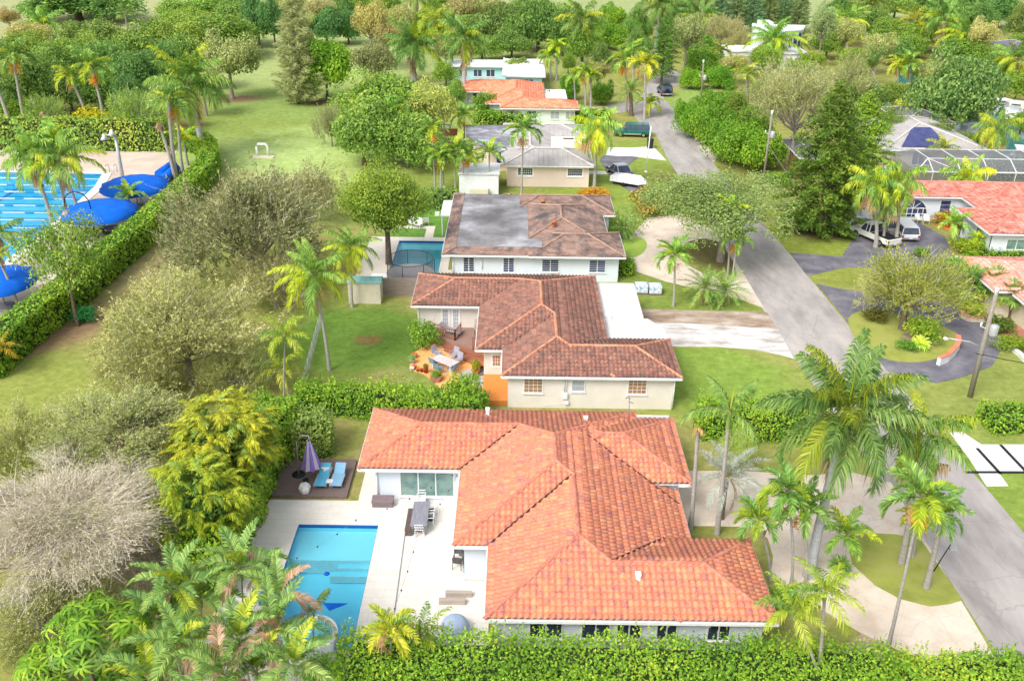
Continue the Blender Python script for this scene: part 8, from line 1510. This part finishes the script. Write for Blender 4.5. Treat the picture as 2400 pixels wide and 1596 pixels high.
# ---------------- background woods, each tree its own ----------------
BG = [
 ('ficusb', 180, 8, 128, 44, (.8, .95, .8), 'wide flat-topped dark tree at the top left'), ('ficus', 268, 105, 62, 42, (1.1, 1.0, .85), 'brownish olive crown in the middle of the club wood'), ('ficusb', 170, 138, 78, 46, (1.3, 1.25, .8), 'sunlit yellowish crown left in the club wood'), ('ficus', 85, 200, 68, 58, (.95, 1, .8), 'dark crown at the left edge of the club wood'), ('ficus', 15, 165, 52, 52, (1.05, 1.05, .75), 'crown cut by the left edge of the club wood'),  # sunlit crown: the sunlight is put into its brighter tint
 ('ficusb', 310, 190, 68, 64, (.8, .95, .9), 'darkest deep green crown in the club wood'), ('ficus', 345, 108, 70, 45, (1.1, 1.1, .8), 'broad mid crown at the back of the club wood'), ('ficusb', 385, 165, 55, 55, (.7, .9, .95), 'bluish dark crown right of the darkest one'), ('midt', 425, 105, 60, 45, (1.05, 1.0, .8), 'light green crown behind the big royal palm'), ('ficus', 455, 150, 58, 50, (1.15, 1.15, .9), 'grey-green crown beside the leaning gum tree'), ('midt', 515, 85, 95, 45, (.85, .9, .78), 'wide grey-olive crown at the right end of the wood'),
 ('ficusb', 505, 20, 85, 34, (1.35, 1.35, .85), 'bright topped crown at the top edge left of the pine'), ('ficus', 425, 32, 55, 25, (1.3, 1.3, .85), 'smaller bright crown at the top edge left of the larger bright one'), ('midt', 235, 215, 65, 45, (.7, .85, .8), 'low dark crown at the foot of the club wood'), ('ficus', 160, 215, 50, 45, (.85, .95, .85), 'small dark crown between the club palms'), ('gum', 20, 42, 26, 20, (1.0, .8, .7), 'brownish small tree at the top left corner'),
 ('gum', 385, 235, 45, 35, (.95, 1.1, .85), 'low green crown behind the slender palms at the hedge'), ('ficus', 603, 50, 34, 52, (.65, .9, 1.0), 'dark bluish tree left of the tall feathery pine'), ('ficus', 640, 55, 28, 48, (.6, .85, .95), 'dark tree directly behind the tall feathery pine'), ('gum', 475, 200, 48, 34, (1.0, 1.1, .75), 'low branching crown left of the leaning gum'),
 ('ficus', 764, 66, 38, 36, (.6, .85, .95), 'dark tree mass beyond the fairway, left'), ('gum', 745, 22, 36, 26, (1.1, 1, 1), 'grey tree at the top edge right of the pine'), ('ficusb', 815, 66, 36, 38, (.6, .85, .9), 'dark tree mass beyond the fairway, right'), ('gum', 868, 55, 42, 48, (1.2, 1.05, .8), 'branching yellowish tree beyond the fairway'), ('gum', 905, 85, 36, 36, (1.05, .9, .8), 'tan branching tree left of the drooping royal palm'), ('midt', 905, 18, 42, 26, (1, 1, .85), 'grey-green tree at the top edge'), ('gum', 1085, 25, 48, 32, (.95, .85, .8), 'brownish tree at the top behind the royal palms'), ('gum', 1045, 115, 26, 34, (1.0, 1.0, .7), 'small leafy tree behind the tall royal palm'),
 ('ficusb', 1165, 60, 62, 48, (.95, .88, .85), 'brown-olive wide tree behind the aqua house'), ('ficusb', 1262, 65, 68, 58, (.8, .92, .75), 'large dark olive tree behind the aqua house'), ('ficus', 1320, 75, 42, 48, (.85, .95, .8), 'dark olive tree right behind the aqua house'), ('ficus', 1200, 105, 42, 28, (.95, 1, .85), 'low grey-green tree on the aqua house roofline'), ('brightt', 1432, 42, 32, 26, (1.2, 1.15, .9), 'bright green tree right of the browning royal palm'), ('brightt', 1428, 88, 38, 32, (1.0, 1.05, .9), 'bright green tree below it beside the far pole'), ('ficus', 1495, 68, 36, 36, (.9, 1.1, .85), 'mid green tree left of the street royal palm'), ('ficus', 1408, 138, 26, 28, (.9, .9, .8), 'olive-brown tree above the north palms'), ('midt', 1332, 150, 16, 20, (1.0, 1, .8), 'green tree between the white garage and royal palm'), ('gum', 1400, 170, 24, 28, (.85, .8, .7), 'dull brown-green tree behind the palm trio'),
 ('gum', 1612, 80, 42, 45, (.85, .95, .85), 'grey-green tree left of the grey thickets'), ('conifer', 1557, 108, 34, 66, (.6, .8, .7), 'dark tall conifer by the street royal palm'), ('greyt', 1690, 72, 62, 44, (1.05, 1.0, .95), 'grey leafless-looking thicket left of the modern house'), ('greyt', 1735, 95, 36, 30, (1.0, .95, .85), 'grey thicket next to the low white annex'), ('brightt', 1635, 112, 40, 28, (1.15, 1.1, 1.5), 'pale green banana-like clump beside the street'), ('brightt', 1650, 152, 42, 26, (1.1, 1.1, 1.2), 'pale green clump right of the distant pole'), ('brightt', 1622, 188, 28, 24, (1.2, 1.2, .7), 'light green crown above the street shrub row'), ('brightt', 1688, 185, 34, 26, (.9, 1.05, .9), 'green crown behind the street shrub row, right'), ('midt', 1725, 262, 30, 40, (.8, .8, .6), 'olive crown between shrub row and the grey tree'),
 ('casuarina', 1690, 12, 26, 50, (.5, .85, 1.0), 'dark casuarina in the windbreak, second from left'), ('casuarina', 1730, 8, 28, 50, (.7, .95, .9), 'casuarina in the windbreak, third from left'), ('casuarina', 1768, 12, 26, 48, (.5, .85, .95), 'dark casuarina in the windbreak, fourth from left'), ('casuarina', 1806, 8, 28, 48, (.75, .95, .85), 'casuarina in the windbreak, fifth from left'), ('casuarina', 1842, 12, 26, 46, (.5, .85, .9), 'dark casuarina in the windbreak, sixth from left'), ('casuarina', 1876, 12, 26, 48, (.7, .9, .85), 'casuarina at the right end of the windbreak'), ('casuarina', 1650, 12, 28, 50, (.85, .95, .85), 'casuarina at the left end of the windbreak'),
 ('gum', 1930, 60, 30, 45, (.75, .95, .9), 'green tree right of the windbreak'), ('midt', 2030, 25, 45, 30, (1.1, 1.1, .95), 'light green tree at the top right of centre'), ('ficus', 2100, 15, 40, 28, (1.2, 1.2, .9), 'green tree behind the golden palm'), ('ficusb', 2190, 18, 48, 32, (.9, 1, .85), 'dark tree at the top, right of the golden palm'), ('ficusb', 2275, 20, 52, 34, (.8, .95, .85), 'dark tree at the top right'), ('ficus', 2345, 28, 45, 34, (.7, .95, .95), 'bluish dark tree near the top right corner'), ('ficus', 2392, 60, 32, 36, (1.05, .9, .85), 'brown-green tree at the top right corner'), ('midt', 2225, 85, 42, 34, (1.0, 1, .85), 'mid green tree behind the tall leaning palm'), ('midt', 2165, 85, 36, 30, (.95, 1, .8), 'green tree right of the golden palm trunk'), ('midt', 2085, 82, 38, 34, (.95, 1.0, .85), 'green tree left of the golden palm trunk'), ('gum', 2305, 82, 34, 34, (1.3, 1.2, 1.05), 'pale brownish tree left of the distant villa'), ('ficus', 2340, 150, 34, 30, (.95, 1.05, .8), 'green tree right of the big round dark tree'),
 ('midt', 1940, 105, 36, 28, (1.0, 1.05, .9), 'green thicket left of the fountain palm'), ('midb', 2000, 145, 36, 28, (1.15, 1.1, .85), 'light thicket under the fountain palm'), ('ficus', 2100, 125, 34, 26, (.85, 1, .9), 'dark green clump right of the fountain palm'), ('midb', 1905, 145, 28, 20, (1.2, 1.15, .7), 'yellow-green clump beside the white garage arches'), ('midt', 2095, 225, 36, 28, (.95, .9, .8), 'olive clump right of the grey-olive trees'), ('gum', 2170, 175, 32, 28, (1, 1.05, .85), 'grey-green clump left of the big round tree'), ('ficus', 2140, 212, 22, 16, (1.2, .8, .75), 'reddish brown bush under the slim palms'), ('midb', 2150, 300, 36, 16, (1.3, 1.15, .85), 'olive-yellow shrubs before the shingle roof'), ('midb', 2365, 180, 36, 26, (1, 1, .8), 'shrubs at the right above the boats'), ('gum', 1722, 150, 34, 22, (1.1, 1.05, .8), 'green clump below the low white annex'), ('midt', 1790, 140, 34, 26, (1.15, 1.15, .8), 'light green clump between annex and garage'),
 ('ficus', 1965, 30, 32, 34, (.75, .95, .9), 'dark trees beside the white path at the top'), ('ficus', 1065, 225, 26, 30, (1.2, 1.3, .9), 'leafy tree at the left end of the orange roof'), ('midb', 1045, 175, 28, 26, (1.1, 1.15, .8), 'green tree above the orange roof left end'),
 ('ficus', 120, 165, 60, 48, (1.0, 1.05, .8), 'yellow-tinged crown behind the leaning club palm'), ('ficusb', 245, 155, 62, 50, (.85, 1.0, .85), 'deep green crown left of the darkest one'), ('midt', 60, 120, 60, 40, (1.05, 1.0, .85), 'greyish back crown at the upper left of the club wood'), ('ficus', 320, 235, 52, 42, (.65, .85, .9), 'shadowy low crown behind the feathery pale tree'), ('ficus', 560, 60, 60, 40, (1.05, 1.1, .85), 'green crown behind the gum tree on the fairway side'),  # shadowy crown: its darkness is set by the tint
 ('ficus', 200, 85, 60, 28, (1.15, 1.05, .9), 'pale olive crown behind the sunlit yellowish one'), ('gum', 60, 80, 50, 28, (1.2, 1.1, .95), 'pale olive shrub tree in the upper left clearing'), ('ficus', 10, 235, 36, 36, (.85, .95, .85), 'dark crown at the left edge below the cut one'), ('midt', 430, 60, 55, 30, (1.15, 1.1, .85), 'light crown below the bright topped ones'),
 ('midt', 1365, 110, 40, 40, (.9, 1, .8), 'green tree behind the browning royal palm trunk'), ('ficus', 1230, 30, 60, 26, (.9, .95, .8), 'olive crown at the top behind the dark olive tree'), ('ficus', 1500, 110, 30, 30, (.9, 1, .85), 'green crown behind the bend palms'), ('ficus', 1610, 30, 46, 34, (.8, .9, .8), 'grey-green crown at the top left of the windbreak'), ('midt', 1130, 115, 45, 26, (1.0, 1.05, .85), 'green crown left behind the aqua house'), ('gum', 940, 50, 36, 36, (1.05, 1.05, .85), 'light crown left of the top royal palm'), ('midt', 1000, 60, 34, 34, (1.15, 1.15, .8), 'leafy crown behind the yellow palm'),
 ('midt', 2130, 90, 40, 30, (1.05, 1.1, .85), 'leafy crown right behind the golden palm'), ('midt', 2260, 120, 50, 30, (.9, 1, .8), 'green crown behind the round dark tree top'), ('ficus', 2050, 60, 40, 32, (1.0, 1.05, .9), 'green crown behind the hanging brown fronds'), ('midt', 2385, 110, 30, 26, (1.0, 1.0, .85), 'green crown in front of the distant villa'), ('gum', 2060, 110, 40, 30, (1.05, 1.1, .9), 'pale green crown left of the dark clump'), ('ficusb', 2020, 240, 55, 45, (.95, .95, .8), 'olive crown above the yellow-green conifer'), ('midt', 1760, 300, 45, 45, (.85, .9, .7), 'dull olive crown beside the big grey tree trunk'),
 ('midb', 2065, 330, 40, 36, (1.1, 1.15, .75), 'yellow-green crown right of the yellow-green conifer'), ('airy', 2090, 290, 40, 32, (1.0, .95, .8), 'brownish airy crown left of the shingle roof'), ('ficus', 2310, 200, 32, 36, (.85, 1.0, .9), 'dark green crown joined to the right of the round tree'), ('midb', 2395, 290, 26, 24, (.9, 1, .85), 'green shrubs on the canal bank at the right edge'),
 ('gum', 680, 8, 40, 26, (1.1, 1.15, 1), 'pale tree at the top edge behind the feathery pine'), ('gum', 712, 52, 26, 26, (1.0, 1.1, .9), 'small grey-green tree between the pine and the dark mass'), ('ficus', 795, 20, 34, 26, (.85, .95, .9), 'grey-green tree at the top behind the dark mass'), ('midt', 850, 10, 36, 24, (1.0, 1.0, .85), 'olive tree at the top edge left of the royal palm'), ('ficus', 955, 70, 34, 30, (.95, 1.0, .8), 'leafy tree behind the drooping royal palm'), ('midt', 1025, 15, 38, 24, (1.0, 1.05, .85), 'light tree at the top edge right of the royal palm'), ('ficus', 555, 15, 44, 30, (1.0, 1.1, .85), 'green tree at the top edge left of the bluish dark tree'),
 ('ficus', 1560, 45, 36, 32, (.85, .95, .85), 'green crown behind the dark tall conifer'), ('midt', 1395, 60, 30, 26, (.95, 1, .8), 'green crown left of the bright green pair'), ('gum', 1150, 22, 44, 24, (1.0, .95, .85), 'brown-green crown at the top above the brown-olive tree'), ('ficus', 2235, 45, 40, 28, (.9, 1, .85), 'deep green crown left of the tall drooping palm'), ('ficus', 2300, 45, 38, 28, (.8, .95, .85), 'deep green crown above the pale brownish tree'), ('midt', 2135, 110, 34, 24, (1.0, 1.05, .85), 'low leafy crown at the golden palm foot'), ('midt', 2300, 130, 36, 26, (1, 1.05, .85), 'leafy crown below the pale brownish tree'), ('gum', 1985, 75, 34, 30, (1.05, 1.1, .9), 'pale crown behind the light palm'), ('midb', 1880, 165, 34, 22, (1.05, 1.1, .8), 'green crown below the white garage arches'),
]
for k, px, py, R_, H, tint, lab in BG: tree(k, px, py, R_, H, lab, tint)

# ---------------- groups for repeats ----------------
GR = dict(sling_chair='sling chairs around the white patio table', pool_chair='pool chairs below the blue umbrella', patio_chair='white chairs around the grey dining table', garden_chair='white garden chairs by the backyard path', plastic_chair='white plastic chairs on the forecourt', areca_palm='areca palms clumped at the pool corner', motor_boat='boats moored at the canal', flower_pot='flower pots on the orange patio', wrapped_pallet='wrapped pallets on the lawn', utility_pole='utility poles along the street', pool_umbrella='round blue umbrellas of the club pool', royal_palm='royal palms', coconut_palm='coconut palms', queen_palm='shaggy queen palms', fan_palm='fan palms', date_palm='date palms', dracaena='spiky dracaenas', clipped_hedge='clipped hedges of the club', sun_lounger='sun loungers', side_table='white side tables', wicker_chair='dark wicker armchairs', air_conditioner='air conditioners along the white wall', bicycle='bicycles at the white wall', cover_roll='rolled blue pool covers', pool_ladder='pool ladders', stone_bench='stone benches on the terrace', power_line='overhead cables', string_light='string lights over the terrace', palm_tree='slender palms', hedge='garden hedges')
for o in S.objects:
    if o.parent is None and 'label' in o.keys() and 'group' not in o.keys():
        b_ = o.name.split('.')[0]; l_ = o['label']
        if b_ in GR: o['group'] = GR[b_]
        elif 'windbreak' in l_: o['group'] = 'casuarinas in the windbreak'
        elif 'club wood' in l_: o['group'] = 'trees of the club wood'
        elif 'row by the street' in l_ or 'the row' in l_ or 'street row' in l_: o['group'] = 'rounded shrub trees along the street'
        elif b_ == 'tree': o['group'] = 'garden and background trees'
        elif b_ in ('bush', 'shrub'): o['group'] = 'garden bushes'
